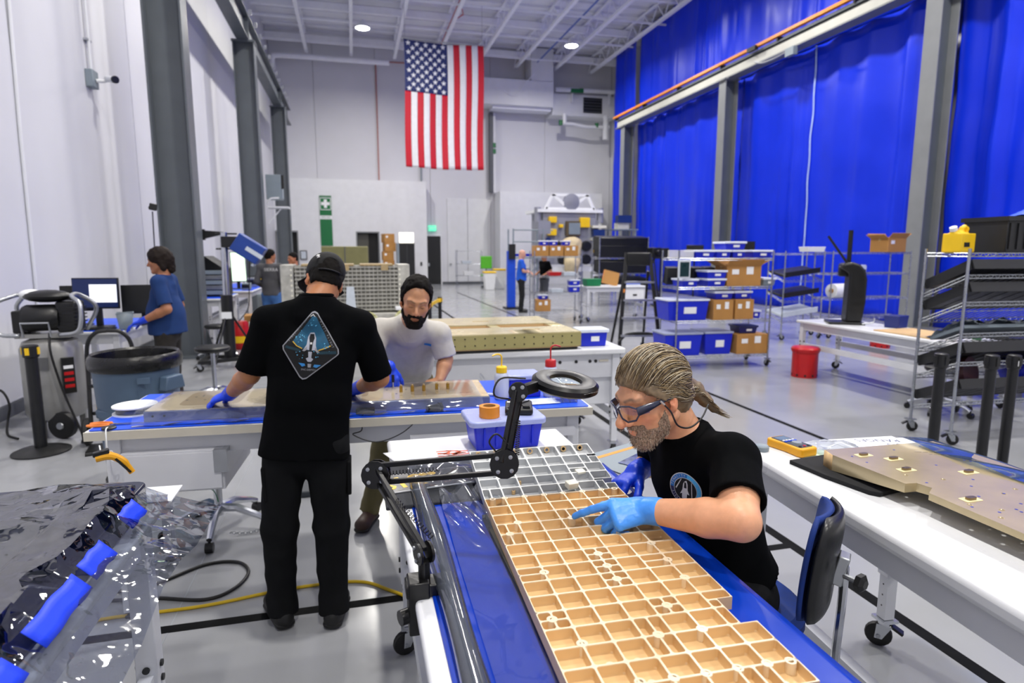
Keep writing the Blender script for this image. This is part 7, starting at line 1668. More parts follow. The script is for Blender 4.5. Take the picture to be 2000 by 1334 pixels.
def carton(loc, rz, w, d, h, label, group=None, lb=2, flaps=False, name='cardboard_box'):
    t = thing(name, label, 'box', loc, rz, group)
    MB().bb(-w / 2, w / 2, -d / 2, d / 2, 0, h).build('box_body', M_card, t, bevel=0.004)
    MB().bb(-w / 2 - 0.0005, w / 2 + 0.0005, -0.025, 0.025, h - 0.08, h + 0.001).build('tape', mat('packing tape', '#c8a46a', 0.25), t)
    for i in range(lb): MB().bb(-w * 0.35 + i * w * 0.42, -w * 0.35 + i * w * 0.42 + w * 0.2, -d / 2 - 0.002, -d / 2, h * 0.55, h * (0.78 + 0.12 * i)).build('shipping_label', M_label, t)
    if flaps:
        for s in (-1, 1): MB().box((s * (w / 2 + w * 0.12), 0, h + 0.02 + 0.01 * s), (w * 0.34, d, 0.006), (0, -0.5 * s, 0)).build('flap', M_card, t)
        for s in (-1, 1): MB().box((0, s * (d / 2 + 0.04), h + 0.03), (w, d * 0.3, 0.006), (0.9 * s, 0, 0)).build('flap', M_card, t)
    return t
carton((-1.85, 13.1, 0), 0.1, 0.55, 0.5, 0.5, 'brown cardboard box standing on the floor beside the blue-headed stand')
gcab = thing('grey_cabinet', 'low grey cabinet under the end of the far left bench', 'cabinet', (-1.72, 14.0, 0)); MB().bb(-0.25, 0.25, -0.3, 0.3, 0.06, 0.86).build('body', M_greybox, gcab, bevel=0.01); MB().bb(-0.23, 0.23, -0.315, -0.3, 0.1, 0.82).build('door', M_greybox, gcab, bevel=0.006); MB().bb(0.14, 0.18, -0.335, -0.315, 0.4, 0.52).build('handle', M_alu, gcab); MB().bb(-0.24, 0.24, -0.29, 0.29, 0, 0.06).build('plinth', M_black, gcab)
lab_stool('lab_stool', 'black-seated stool beside the wheeled stand with blue head', (-2.2, 10.9, 0), 0.2, 0.5)
rs = thing('red_drum', 'small red and yellow safety drum behind the nearest left column', 'drum', (-2.02, 11.9, 0)); MB().lathe([(0.13, 0), (0.14, 0.02), (0.14, 0.42), (0.12, 0.45)], n=18).build('body', M_red, rs); MB().lathe([(0.142, 0.12), (0.142, 0.24)], n=18).build('yellow_band', M_yellow, rs); MB().lathe([(0.145, 0.43), (0.12, 0.5), (0, 0.51)], n=18).build('lid', M_red, rs)
# wheeled stand carrying a blue scanner head
ls_ = thing('wheeled_stand', 'black wheeled column stand carrying a tilted blue scanner head', 'stand', (-1.86, 10.0, 0))
MB().cyl((0, 0, 0.12), (0, 0, 1.1), 0.085, n=16).build('lower_column', M_black, ls_); MB().cyl((0, 0, 1.1), (0.02, 0, 2.02), 0.05, n=16).build('chrome_column', M_chrome, ls_)
for s in (-1, 1): MB().beam((-0.38, 0.3 * s, 0.13), (0.38, 0.0, 0.15), 0.07, 0.05).build('base_leg', M_black, ls_)
MB().beam((-0.36, -0.3, 0.13), (-0.36, 0.3, 0.13), 0.06, 0.05).build('base_leg', M_black, ls_)
for x, y in ((-0.38, -0.3), (-0.38, 0.3), (0.36, 0.0)): caster(ls_, x, y, 0.12, 0.05, 0.5)
for a in (0.3, 2.4, 4.4): MB().cyl((0, 0, 0.9), (0.42 * math.cos(a), 0.42 * math.sin(a), 0.12), 0.016, n=8).build('tripod_strut', M_black, ls_)
MB().bb(-0.07, 0.07, -0.09, -0.08, 0.75, 0.85).build('column_plate', M_label, ls_)
MB().box((0.1, -0.02, 1.88), (0.22, 0.16, 0.16)).build('tilt_mount', M_black, ls_, bevel=0.01); MB().cyl((-0.1, 0, 2.0), (0.2, 0, 2.0), 0.012, n=8).build('clamp_bar', M_black, ls_); MB().cyl((-0.1, 0, 1.78), (0.12, 0, 1.78), 0.012, n=8).build('clamp_bar', M_black, ls_)
hb_ = MB().box((0.36, -0.05, 1.78), (0.42, 0.3, 0.28), (0, 0.6, 0)).build('scanner_head', mat('scanner blue', '#1b3f8f', 0.4), ls_, bevel=0.015)
M_sp = mat('pale panel', '#c9d2dc', 0.4)
MB().box((0.47, -0.05, 1.63), (0.03, 0.24, 0.24), (0, 0.6, 0)).build('scanner_window', M_sp, hb_); MB().box((0.45, -0.2, 1.72), (0.26, 0.01, 0.06), (0, 0.6, 0)).build('scanner_label', M_sp, hb_)
MB().tube(bez([(0.35, 0.0, 1.6), (0.33, -0.05, 1.2), (0.3, -0.05, 0.9), (0.15, 0.0, 0.7)], 6), 0.008, 6).build('lead', M_black, ls_)
tag(MB().prism(rrect(-0.6, -0.1, 4.45, 4.75, 0.06), 0.0, 0.05).build('dark_case', mat('dark grey case', '#33383f', 0.5), None, bevel=0.01), 'flat dark case lying on the floor behind the middle bench', 'case')
bpy.data.objects['dark_case'].location = (0, 0, 0.0)
# ================================================================ middle distance
M_olive = mat('olive gold panel', '#a9a06a', 0.35, 0.25, 0.08, 4); M_olivet = mat('pale gold skin', '#c9bd93', 0.25, 0.2, 0.08, 3, coat=0.2)
fbn = bench('workbench', 'white bench with outlets behind the bearded man carrying a thick gold panel', (1.22, 5.28, 0), -0.04, 1.95, 1.1, 0.95, wheels=True, apron=0.2, thick=0.05)
for x in (0.36, 0.42, 0.56, 0.68, 0.73): MB().cyl((x, -0.50, 0.84), (x, -0.487, 0.84), 0.014, n=10).build('outlet', M_black, fbn)
MB().bb(0.76, 0.84, -0.505, -0.485, 0.835, 0.85).build('name_plate', M_edge, fbn); MB().bb(0.9, 0.91, -0.5, -0.48, 0.7, 0.85).build('edge_slot', M_black, fbn)
MB().bb(-0.9, 0.7, -0.3, 0.3, 0.42, 0.45).build('lower_shelf', M_greybox, fbn); MB().bb(0.45, 0.88, -0.46, 0.2, 0.46, 0.72).build('drawer_unit', M_frame, fbn, bevel=0.006)
MB().tube([(-0.25, -0.52, 0.78), (-0.2, -0.56, 0.72), (0.05, -0.56, 0.72), (0.1, -0.52, 0.78)], 0.006, 6).build('wire_handle', M_chrome, fbn)
gq = thing('gold_panel', 'thick gold panel with two rectangular openings on the bench behind bearded man', 'panel', (0, 0, 0.952))
def frame_slab(mb, X, Y, z0, z1, holes):
    xs = sorted({X[0], X[1], *[v for h in holes for v in h[:2]]}); ys = sorted({Y[0], Y[1], *[v for h in holes for v in h[2:]]})
    for i in range(len(xs) - 1):
        for j in range(len(ys) - 1):
            cx, cy = (xs[i] + xs[i + 1]) / 2, (ys[j] + ys[j + 1]) / 2
            if any(h[0] < cx < h[1] and h[2] < cy < h[3] for h in holes): continue
            mb.bb(xs[i], xs[i + 1], ys[j], ys[j + 1], z0, z1)
    return mb
hs = [(0.72, 1.12, 5.12, 5.34), (1.2, 1.66, 5.12, 5.36), (1.35, 1.5, 4.93, 4.97), (1.05, 1.2, 5.6, 5.64)]
frame_slab(MB(), (0.45, 1.78), (4.72, 5.95), 0.14, 0.148, hs).build('top_skin', M_olivet, gq)
frame_slab(MB(), (0.46, 1.77), (4.73, 5.94), 0.02, 0.14, hs[:2]).build('core', M_gold, gq)
MB().bb(0.45, 1.78, 4.715, 4.725, 0.03, 0.14).build('front_edge', M_olive, gq); MB().bb(1.775, 1.785, 4.72, 5.95, 0.03, 0.14).build('side_edge', M_olive, gq); MB().bb(0.45, 1.76, 4.74, 5.94, 0.0, 0.025).build('foam_underlay', M_black, gq)
for i in range(16):
    for z in (0.06, 0.115): MB().cyl((0.5 + 0.08 * i, 4.712, z), (0.5 + 0.08 * i, 4.717, z), 0.006, n=8).build('painted_edge_hole', M_hole, gq)  # no bores here: dark discs paint the shade of holes along the edge
M_bluelid = mat('frosted lid', '#dde4f4', 0.35)
def tote(loc, rz, w, d, h, label, group=None, lid=M_bluelid, body=None, card=True, name='storage_tote'):
    t = thing(name, label, 'tote', loc, rz, group); k = 0.9
    MB().add([(-w / 2 * k, -d / 2 * k, 0), (w / 2 * k, -d / 2 * k, 0), (w / 2 * k, d / 2 * k, 0), (-w / 2 * k, d / 2 * k, 0), (-w / 2, -d / 2, h), (w / 2, -d / 2, h), (w / 2, d / 2, h), (-w / 2, d / 2, h)], [(3, 2, 1, 0), (0, 1, 5, 4), (1, 2, 6, 5), (2, 3, 7, 6), (3, 0, 4, 7), (4, 5, 6, 7)]).build('tub', body or M_blue, t, bevel=0.006)
    if lid: MB().bb(-w / 2 - 0.012, w / 2 + 0.012, -d / 2 - 0.012, d / 2 + 0.012, h - 0.012, h + 0.018).build('lid', lid, t, bevel=0.006)
    if card: MB().box((w * 0.05, -d / 2 * 0.97, h * 0.5), (w * 0.3, 0.006, h * 0.32), (0.06, 0, 0)).build('label_card', M_label, t)
    return t
tote((1.945, 4.92, 0.951), -0.05, 0.24, 0.18, 0.13, 'small blue tote with white lid on the corner of gold panel bench')
# cut-away satellite structure on its cart
hc_ = thing('lattice_structure', 'long silver lattice structure of stacked trays standing on a wide cart', 'structure', (-0.1, 11.2, 0))
M_lat = mat('lattice aluminium', '#b9b8b0', 0.4, 0.3, 0.2, 10); M_latd = mat('lattice shadow core', '#77766f', 0.6, 0.1, 0.3, 14)  # darker core colour paints the shadow between the trays
MB().bb(-1.25, 1.05, -0.5, 0.5, 0.62, 0.7).build('cart_deck', M_lat, hc_, bevel=0.01)
for x in (-1.15, 0.95):
    for y in (-0.42, 0.42): MB().bb(x - 0.04, x + 0.04, y - 0.04, y + 0.04, 0.12, 0.62).build('cart_leg', M_frame, hc_); caster(hc_, x, y, 0.12, 0.05, 0.5)
MB().bb(-0.85, 0.85, -0.3, 0.3, 0.72, 1.5).build('shadow_core', M_latd, hc_)
tm = MB().bb(-0.86, 0.86, -0.33, 0.33, 0, 0.02).mesh('tray_edge', M_lat)
for i in range(12): mk('tray_edge', tm, hc_, loc=(0, 0, 0.74 + 0.066 * i))
vm = MB().bb(-0.006, 0.006, -0.32, -0.30, 0.72, 1.5).mesh('upright', M_lat)
for i in range(25): mk('upright', vm, hc_, loc=(-0.84 + 0.07 * i, 0, 0))
for x, m in ((-0.98, M_lat), (0.93, M_lat)):
    MB().bb(x - 0.1, x + 0.1, -0.34, 0.34, 0.78, 1.52).build('end_plate', m, hc_, bevel=0.006)
    for k in range(8): MB().cyl((x + (0.07 if x < 0 else -0.07), -0.345, 0.84 + 0.085 * k), (x + (0.07 if x < 0 else -0.07), -0.338, 0.84 + 0.085 * k), 0.018, n=8).build('end_bolt', M_cream, hc_)
for (x0, x1) in ((-0.75, -0.45), (-0.3, 0.1), (0.2, 0.75)): MB().bb(x0, x1, -0.34, 0.2, 1.5, 1.53).build('tan_cap', M_tan, hc_)
for x in (-0.1, 0.55): MB().bb(x, x + 0.12, -0.36, -0.33, 1.42, 1.52).build('tan_tab', M_tan, hc_)
MB().prism([(-0.03, 1.15), (0.09, 1.15), (0.12, 0.7), (-0.06, 0.7)], -0.38, -0.34, 'xz').build('centre_bracket', M_sp, hc_)
for x in (-1.0, 0.95): MB().bb(x - 0.18, x + 0.18, -0.45, -0.2, 0.74, 0.8).build('corner_pad', M_label, hc_, bevel=0.01)
oc = thing('olive_crate', 'olive green equipment crate beyond the lattice structure', 'crate', (-0.2, 16.0, 0)); MB().bb(-0.55, 0.55, -0.3, 0.3, 0.1, 1.86).build('body', mat('olive paint', '#77744a', 0.55), oc, bevel=0.02)
MB().bb(-0.01, 0.01, -0.31, -0.3, 0.1, 1.86).build('panel_seam', M_base, oc); MB().bb(-0.5, -0.4, -0.2, 0.2, 0, 0.1).bb(0.4, 0.5, -0.2, 0.2, 0, 0.1).build('skid', M_black, oc)
for s, x in ((0, 0.1), (1, 0.7)):
    t = thing('folding_frame', ('pale green curved frame chair behind the bearded man', 'second pale green frame chair next to the stanchion')[s], 'chair', (x, 8.3 + 0.35 * s, 0), 0.4 - 0.2 * s)
    M_pg = mat('pale green enamel', '#b3b27a', 0.45)
    MB().tube(bez([(-0.2, 0.1, 0.0), (-0.2, 0.0, 0.45), (-0.19, -0.02, 0.8), (-0.1, -0.04, 0.93), (0.1, -0.04, 0.93), (0.19, -0.02, 0.8), (0.2, 0.0, 0.45), (0.2, 0.1, 0.0)], 6), 0.018, 8).build('back_frame', M_pg, t)
    MB().bb(-0.18, 0.18, -0.05, -0.03, 0.6, 0.9).build('back_panel', mat('cream vinyl', '#cfcfa6', 0.5), t, bevel=0.01); MB().bb(-0.19, 0.19, -0.4, 0.0, 0.43, 0.46).build('seat', MATS['cream vinyl'], t, bevel=0.01)
    for q in (-1, 1): MB().tube([(0.19 * q, -0.38, 0.44), (0.2 * q, -0.42, 0.0)], 0.016, 8).build('front_leg', M_pg, t)
stanchion((1.05, 9.0, 0), 'black stanchion with yellow belt head behind the bearded man', 1.02, 0.035, yellow=True)
stanchion((1.32, 9.9, 0), 'black stanchion with yellow belt head nearer the black back door', 1.02, 0.035, yellow=True)
tag(MB().beam((1.05, 9.0, 0.97), (1.32, 9.9, 0.97), 0.01, 0.05).build('belt_strap', M_yellow), 'yellow belt stretched between two black stanchions', 'belt')
tag(MB().prism([(0.9, 7.9), (2.1, 7.9), (1.7, 9.6), (1.05, 9.6)], 0.005, 0.02).build('floor_panel', M_tan, None, bevel=0.002), 'tan flat panel lying on the floor past the gold panel bench', 'panel')
wp_ = tag(MB().bb(-0.3, 0.3, -0.4, 0.4, 0.02, 0.024).build('paper_sheet', M_paper), 'white paper lying on the tan floor panel', 'paper'); wp_.location = (1.55, 8.6, 0)
# boxes, cabinets and lit panel by the back rooms
for i, (x, z, s) in enumerate(((1.62, 0.9, 0.42), (1.58, 1.312, 0.4), (1.66, 1.724, 0.42), (1.61, 2.136, 0.4))): carton((x, 30.2, z), 0.1 * i, s + 0.1, 0.45, 0.41, ('lowest', 'second', 'third', 'topmost')[i] + ' carton of the stack by the lit white panel', None, 1)
pb = thing('black_pallet_box', 'black crate under the stack of cartons by the back rooms', 'crate', (1.61, 30.2, 0)); MB().bb(-0.35, 0.35, -0.35, 0.35, 0.12, 0.9).build('body', M_black, pb, bevel=0.01); MB().bb(-0.35, -0.2, -0.3, 0.3, 0, 0.12).bb(0.2, 0.35, -0.3, 0.3, 0, 0.12).build('runner', M_black, pb)
bk = thing('black_cabinet', 'black cabinet below the glowing white panel near the back door', 'cabinet', (2.45, 30.0, 0)); MB().bb(-0.36, 0.36, -0.3, 0.3, 0, 2.1).build('body', M_black, bk, bevel=0.01); MB().bb(-0.005, 0.005, -0.31, -0.3, 0.05, 2.05).build('door_gap', M_base, bk); MB().bb(-0.46, -0.36, -0.3, 0.3, 0, 2.1).build('side_post', M_greybox, bk)
lp_ = thing('lit_panel', 'glowing white light box on top of the black cabinet', 'light box', (2.45, 29.9, 2.1)); MB().bb(-0.36, 0.36, -0.08, 0.08, 0, 0.52).build('housing', M_label, lp_, bevel=0.02); MB().bb(-0.33, 0.33, -0.09, -0.08, 0.03, 0.49).build('lit_face', mat('lit face', '#fffdf0', 0.4, 0, 0, emit='#fff8e0', estr=2.0), lp_)
nt_ = thing('wall_notice', 'small framed notice on the back room wall beside the door', 'notice', (-2.35, 31.97, 1.55)); MB().bb(-0.16, 0.16, -0.02, 0.02, -0.22, 0.22).build('frame', M_black, nt_); MB().bb(-0.12, 0.12, -0.025, -0.02, -0.18, 0.18).build('sheet', M_sp, nt_)
sw = thing('wall_switch', 'black switch on the white wall left of the black door', 'switch', (3.35, 31.98, 1.1)); MB().bb(-0.05, 0.05, -0.03, 0.01, -0.09, 0.09).build('plate', M_black, sw, bevel=0.01); MB().bb(-0.015, 0.015, -0.045, -0.03, -0.03, 0.03).build('toggle', M_greybox, sw)
# ================================================================ racks and benches on the right
def wire_rack(label, loc, rz, W, D, H, zs, name='wire_rack', group=None, wheels=True, slant=None, back=0.0, nw=14):
    t = thing(name, label, 'rack', loc, rz, group)
    x, y = W / 2, D / 2; z0 = 0.12 if wheels else 0.0
    for sx in (-1, 1):
        for sy in (-1, 1):
            MB().cyl((sx * x, sy * y, z0), (sx * x, sy * y, H), 0.0135, n=8).build('post', M_zinc, t)
            if wheels: caster(t, sx * x, sy * y, 0.13, 0.05, 0.6 + sx, M_zinc)
    for i, z in enumerate(zs):
        s = (slant[i] if slant else 0.0); o = MB()
        P = lambda u, v, dz=0.0: (u * x, v * y, z + s * v + dz)
        for a, b in (((-1, -1), (1, -1)), ((-1, 1), (1, 1)), ((-1, -1), (-1, 1)), ((1, -1), (1, 1))):
            o.cyl(P(*a), P(*b), 0.005, n=6); o.cyl(P(*a, -0.03), P(*b, -0.03), 0.005, n=6)
            n = max(4, int((Vector(P(*b)) - Vector(P(*a))).length / 0.07))
            for k in range(n):
                p = Vector(P(*a)).lerp(Vector(P(*b)), k / n); q = Vector(P(*a, -0.03)).lerp(Vector(P(*b, -0.03)), (k + 0.5) / n); r = Vector(P(*a)).lerp(Vector(P(*b)), (k + 1) / n)
                o.beam(p, q, 0.004, 0.004); o.beam(q, r, 0.004, 0.004)
        for k in range(1, nw): o.beam(P(-1 + 2 * k / nw, -1), P(-1 + 2 * k / nw, 1), 0.005, 0.005)
        o.beam(P(-1, 0, -0.004), P(1, 0, -0.004), 0.006, 0.006)
        o.build('shelf', M_zinc, t)
    return t
RX = lambda px: 4.56 + (px - 1322) * 0.00858
zs = (0.19, 0.72, 1.22, 1.64)
wire_rack('chrome wire rack on casters filled with blue totes and cartons', (5.36, 8.42, 0), -0.06, 1.52, 0.56, 1.76, zs)
def ra(x0, x1, y=8.34): return ((3.42 + (x0 + x1) / 2 * 0.002058, y, 0), (x1 - x0) * 0.00195)
def rt(x0, x1, z, h, label, d=0.36, y=8.36, **k): p, w = ra(x0, x1, y); return tote((p[0], p[1], z), -0.06, w, d, h, label, **k)
rt(700, 855, 1.646, 0.1, 'small blue tote next to the white sheets on the rack top shelf'); rt(868, 985, 1.646, 0.1, 'small blue tote in the middle of the rack top shelf'); rt(1000, 1105, 1.646, 0.1, 'small blue tote on the rack top shelf below the stacked one'); rt(935, 1105, 1.77, 0.1, 'blue tote stacked highest on the wire rack'); rt(1165, 1330, 1.646, 0.1, 'blue tote standing alone at the right end of the rack top')
fs = thing('sheet_stack', 'stack of flat white trays on the top of wire rack', 'stack', (4.78, 8.4, 1.646), -0.06)
for i in range(6): MB().bb(-0.16, 0.06, -0.2, 0.2, 0.02 * i, 0.02 * i + 0.014).build('tray', M_paper, fs)
rt(605, 730, 1.226, 0.1, 'small blue tote alone on the left of the rack second shelf'); rt(805, 955, 1.226, 0.1, 'blue tote at the bottom of a pair on the second shelf'); rt(800, 960, 1.348, 0.1, 'blue tote on top of the pair on the second shelf'); rt(1268, 1370, 1.226, 0.1, 'grey tote with pale lid beside the open carton', body=M_greybox)
p, w = ra(960, 1255); carton((p[0], p[1] + 0.04, 1.226), -0.12, w * 0.95, 0.4, 0.32, 'open brown carton on the second shelf of wire rack', None, 2, True)
dt = thing('dark_tray_row', 'row of dark trays at the back of the second rack shelf', 'trays', (5.0, 8.64, 1.226), -0.06)
for i in range(4): MB().box((-0.28 + 0.2 * i, 0, 0.15), (0.18, 0.14, 0.26), (0.2, 0, 0)).build('tray', M_black, dt, bevel=0.01)
dp_ = thing('digital_display', 'framed dark display with teal digits hanging on the rack end', 'display', (4.64, 8.12, 1.36), -0.06); MB().bb(-0.09, 0.09, -0.01, 0.02, 0, 0.26).build('frame', M_sp, dp_); MB().bb(-0.07, 0.07, -0.014, -0.01, 0.02, 0.23).build('panel', mat('dark teal panel', '#0f3238', 0.3), dp_)
rt(500, 835, 0.726, 0.3, 'big blue tote on the third shelf of wire rack', 0.44, 8.42); 
p, w = ra(850, 1015); carton((p[0], p[1], 0.726), -0.06, w, 0.4, 0.3, 'brown carton beside the big blue tote on third shelf'); p, w = ra(1028, 1185); carton((p[0], p[1], 0.726), -0.06, w, 0.4, 0.3, 'brown carton near the right end of the third shelf')
rt(880, 1028, 1.03, 0.1, 'small blue tote on the carton next to the big tote', 0.3); rt(1045, 1185, 1.03, 0.1, 'small blue tote on the right carton of third shelf', 0.3); rt(1195, 1275, 0.726, 0.11, 'small blue tote standing at the right end of the third shelf', 0.26)
rt(485, 790, 0.196, 0.33, 'big blue tote at the left of the lowest rack shelf', 0.46, 8.42, lid=mat('dusky lid', '#9aa2bd', 0.5)); rt(808, 1040, 0.196, 0.33, 'big blue tote in the middle of the lowest rack shelf', 0.46, 8.42, lid=MATS['dusky lid'])
p, w = ra(1050, 1315); carton((p[0], p[1], 0.196), -0.06, w, 0.44, 0.3, 'brown carton on the lowest rack shelf under a dark tote'); rt(1095, 1250, 0.5, 0.1, 'dark blue tote on the carton of the lowest shelf', 0.3, lid=mat('navy lid', '#1a2556', 0.4), body=mat('navy tote', '#16246e', 0.4))
# platform ladder
ld = thing('step_ladder', 'black platform ladder with silver treads left of the wire rack', 'ladder', (4.72, 9.7, 0), -0.2)
for s in (-1, 1):
    MB().beam((0.36 * s, -0.1, 0.03), (0.2 * s, 0.2, 1.72), 0.035, 0.06).build('front_rail', M_black, ld); MB().beam((0.3 * s, 0.85, 0.03), (0.2 * s, 0.28, 1.4), 0.03, 0.04).build('rear_rail', M_black, ld)
    MB().box((0.365 * s, -0.1, 0.02), (0.06, 0.09, 0.04)).build('foot', M_rubber, ld); MB().bb(0.3 * s - 0.03, 0.3 * s + 0.03, 0.82, 0.9, 0, 0.05).build('foot', M_rubber, ld)
for k in range(4):
    z = 0.3 + 0.3 * k; w = 0.34 - 0.028 * k; y = -0.06 + 0.055 * k; MB().bb(-w, w, y - 0.08, y + 0.06, z, z + 0.03).build('tread', M_alu, ld)
MB().bb(-0.2, 0.2, 0.12, 0.3, 1.5, 1.72).build('top_cap', M_black, ld, bevel=0.02); MB().beam((-0.31, -0.02, 0.42), (-0.255, 0.09, 1.1), 0.037, 0.03).build('orange_label', M_orange, ld)
MB().tube(bez([(-0.36, -0.1, 0.22), (-0.2, -0.08, 0.34), (0.2, -0.08, 0.34), (0.36, -0.1, 0.22)], 5), 0.025, 8).build('brace', M_black, ld)
# red waste cans
def red_can(loc, label, s=1.0):
    t = thing('waste_can', label, 'can', loc); MB().lathe([(0.15 * s, 0.03), (0.165 * s, 0.03), (0.165 * s, 0.0), (0.17 * s, 0.0), (0.17 * s, 0.34 * s), (0.18 * s, 0.35 * s), (0.18 * s, 0.38 * s), (0.0, 0.39 * s)], n=28).build('body', M_red, t)
    MB().lathe([(0.188 * s, 0.37 * s), (0.19 * s, 0.4 * s), (0.17 * s, 0.42 * s), (0, 0.43 * s)], n=28).build('lid', M_red, t)
    for a in range(10): MB().bb(-0.012, 0.012, -0.173 * s, -0.168 * s, 0.02, 0.05).build('foot_vent', M_dark, t).rotation_euler = (0, 0, a * 0.63)
    MB().tube([(-0.19 * s, -0.04, 0.4 * s), (-0.21 * s, -0.06, 0.1), (-0.2 * s, -0.08, 0.06)], 0.006, 6).build('pedal_rod', M_red, t); return t
red_can((6.1, 7.28, 0), 'round red oily-waste can beside the long white bench'); red_can((9.3, 9.2, 0), 'red oily-waste can under the far shelves', 0.95)
# long white bench, black curved shell, clutter
bd_ = bench('workbench', 'long white bench carrying the black curved shell near the red can', (6.66, 6.42, 0), 0.0, 0.78, 2.6, 0.75, wheels=True, thick=0.04)
cs = thing('curved_shell', 'tall black curved hood with upright pole on the long white bench', 'machine', (6.62, 7.15, 0.75), -0.55)
MB().prism([(-0.04, 0.03), (0.16, 0.03), (0.19, 0.3), (0.19, 0.62), (0.16, 0.74), (0.09, 0.82), (0.0, 0.85), (-0.12, 0.83), (-0.13, 0.76), (-0.03, 0.7)], -0.17, 0.17, 'xz').build('hood', M_black, cs, bevel=0.03, seg=3); MB().bb(-0.25, 0.2, -0.2, 0.2, 0, 0.035).build('base', M_black, cs, bevel=0.01)
MB().cyl((-0.02, 0.02, 0.7), (-0.02, 0.02, 1.28), 0.03, n=12).build('pole', M_black, cs); MB().beam((0.1, -0.12, 0.6), (-0.3, 0.0, 1.2), 0.04, 0.03).build('diagonal_bar', M_black, cs); MB().box((-0.06, 0.02, 0.72), (0.16, 0.12, 0.14)).build('pivot_block', M_black, cs, bevel=0.02)
MB().tube(bez([(0.16, -0.2, 0.02), (0.28, -0.25, 0.05), (0.3, -0.2, 0.1)], 4), 0.012, 6).build('lever', M_alu, cs)
tote((6.9, 6.6, 0.751), 0.3, 0.24, 0.2, 0.16, 'dark blue open bin on the long white bench', body=mat('navy tote', '#16246e', 0.4), lid=None, card=False)
tag(MB().bb(6.35, 6.95, 5.6, 6.4, 0.751, 0.765).build('plywood_board', mat('plywood', '#c9a878', 0.6, 0, 0.1, 6)), 'thin plywood board lying on the long white bench', 'board')
ot_ = thing('tape_roll', 'orange tape roll on a small white spool on the long bench', 'tape', (6.55, 5.5, 0.751)); MB().lathe([(0.05, 0), (0.05, 0.05), (0.02, 0.05)], n=18).build('spool', M_label, ot_); MB().lathe([(0.07, 0.05), (0.07, 0.085), (0.03, 0.09)], n=20).build('tape', M_orange, ot_)
gc_ = tag(MB().lathe([(0.045, 0), (0.05, 0.09), (0.04, 0.1)], n=16).build('green_cup', M_green), 'small green cup beside the orange tape roll', 'cup'); gc_.location = (6.85, 5.45, 0.751)
# far shelves along the curtain
wire_rack('far wire rack with slanted black trays before the blue curtain', (8.6, 10.7, 0), 0.0, 0.9, 0.5, 1.75, (0.45, 0.85, 1.25, 1.7), slant=(0.08, 0.08, 0.08, 0.0), nw=10)
for k, (z, c, lb) in enumerate(((1.28, M_black, 'slanted black tray on the upper tier of the far rack'), (0.88, M_black, 'slanted black tray on the middle tier of the far rack'), (0.5, M_sp, 'slanted bundle of clear tubes on the low tier of far rack'))):
    t = thing('slanted_tray', lb, 'tray', (8.55, 10.68, z), 0.0); MB().box((0, 0, 0.06), (0.8, 0.5, 0.05), (0.16, -0.12, 0)).build('tray', c, t, bevel=0.008); MB().box((0, -0.25, 0.05), (0.8, 0.02, 0.1), (0.16, -0.12, 0)).build('lip', c, t)
wire_rack('wide far wire rack with an open carton on top before the curtain', (10.2, 10.7, 0), 0.0, 1.9, 0.5, 1.75, (0.4, 0.8, 1.3, 1.72), nw=18)
carton((10.75, 10.65, 1.726), 0.1, 0.5, 0.42, 0.3, 'open carton with red contents on top of the far rack', None, 1, True)
wr_ = thing('wrap_roll', 'thick white roll of wrap lying on the far rack shelf', 'roll', (9.6, 10.6, 0.95), 0.2); MB().lathe([(0.05, -0.25), (0.14, -0.25), (0.14, 0.25), (0.05, 0.25)], (0, 0, 0.0), 24, (1, 0, 0)).build('roll', M_label, wr_, smooth=30); MB().lathe([(0.03, -0.255), (0.05, -0.255), (0.05, 0.255), (0.03, 0.255)], (0, 0, 0), 16, (1, 0, 0)).build('core', M_card, wr_)
sp2 = thing('label_printer', 'small pale label printer on the middle shelf of far rack', 'printer', (10.0, 10.6, 1.306)); MB().bb(-0.13, 0.13, -0.1, 0.1, 0, 0.16).build('body', M_sp, sp2, bevel=0.02); MB().bb(-0.1, 0.1, -0.11, -0.1, 0.03, 0.07).build('slot', M_black, sp2)
tote((8.95, 10.7, 1.73), 0.0, 0.4, 0.3, 0.1, 'white tray with blue wrap on top of the far rack', body=M_label, lid=None, card=False)
# near right rack with slanted trays
RCx, RCy = 6.0, 4.47
wire_rack('near wire rack with tilted shelves of black trays', (RCx, RCy, 0), -0.06, 1.56, 0.45, 1.77, (0.33, 0.66, 0.92, 1.2, 1.44, 1.73), slant=(-0.07, -0.1, -0.1, -0.1, -0.1, 0.0), nw=22)
M_tray = mat('black conductive tray', '#17181b', 0.45, 0, 0.15, 20)
for k, (z, h, dx, lb) in enumerate(((0.39, 0.09, 0.0, 'lowest tilted black tray on the near right rack'), (0.72, 0.1, 0.03, 'second lowest tilted black tray on the near right rack'), (1.26, 0.09, 0.02, 'tilted black tray on the second tier of near right rack'), (1.46, 0.09, 0.0, 'uppermost tilted black tray under the yellow jug'))):
    t = thing('component_tray', lb, 'tray', (RCx, RCy, z), -0.06)
    MB().box((0, 0, h / 2), (1.5, 0.5, 0.012), (-0.42, 0, 0)).build('floor', M_tray, t)
    for sy in (-1, 1): MB().box((0, 0.24 * sy, h / 2 - 0.1 * sy + 0.03), (1.5, 0.012, h), (-0.42, 0, 0)).build('long_wall', M_tray, t)
    for sx in (-1, 1): MB().box((0.745 * sx, 0, h / 2 + 0.03), (0.012, 0.49, h), (-0.42, 0, 0)).build('end_wall', M_tray, t)
    for i in range(9): MB().box((-0.6 + 0.15 * i, 0, h / 2 + 0.02), (0.006, 0.46, h * 0.6), (-0.42, 0, 0)).build('divider', M_tray, t)
cl_ = thing('plastic_bundle', 'bundle in clear plastic on the third tier of near right rack', 'bundle', (RCx, RCy, 0.97), -0.06)
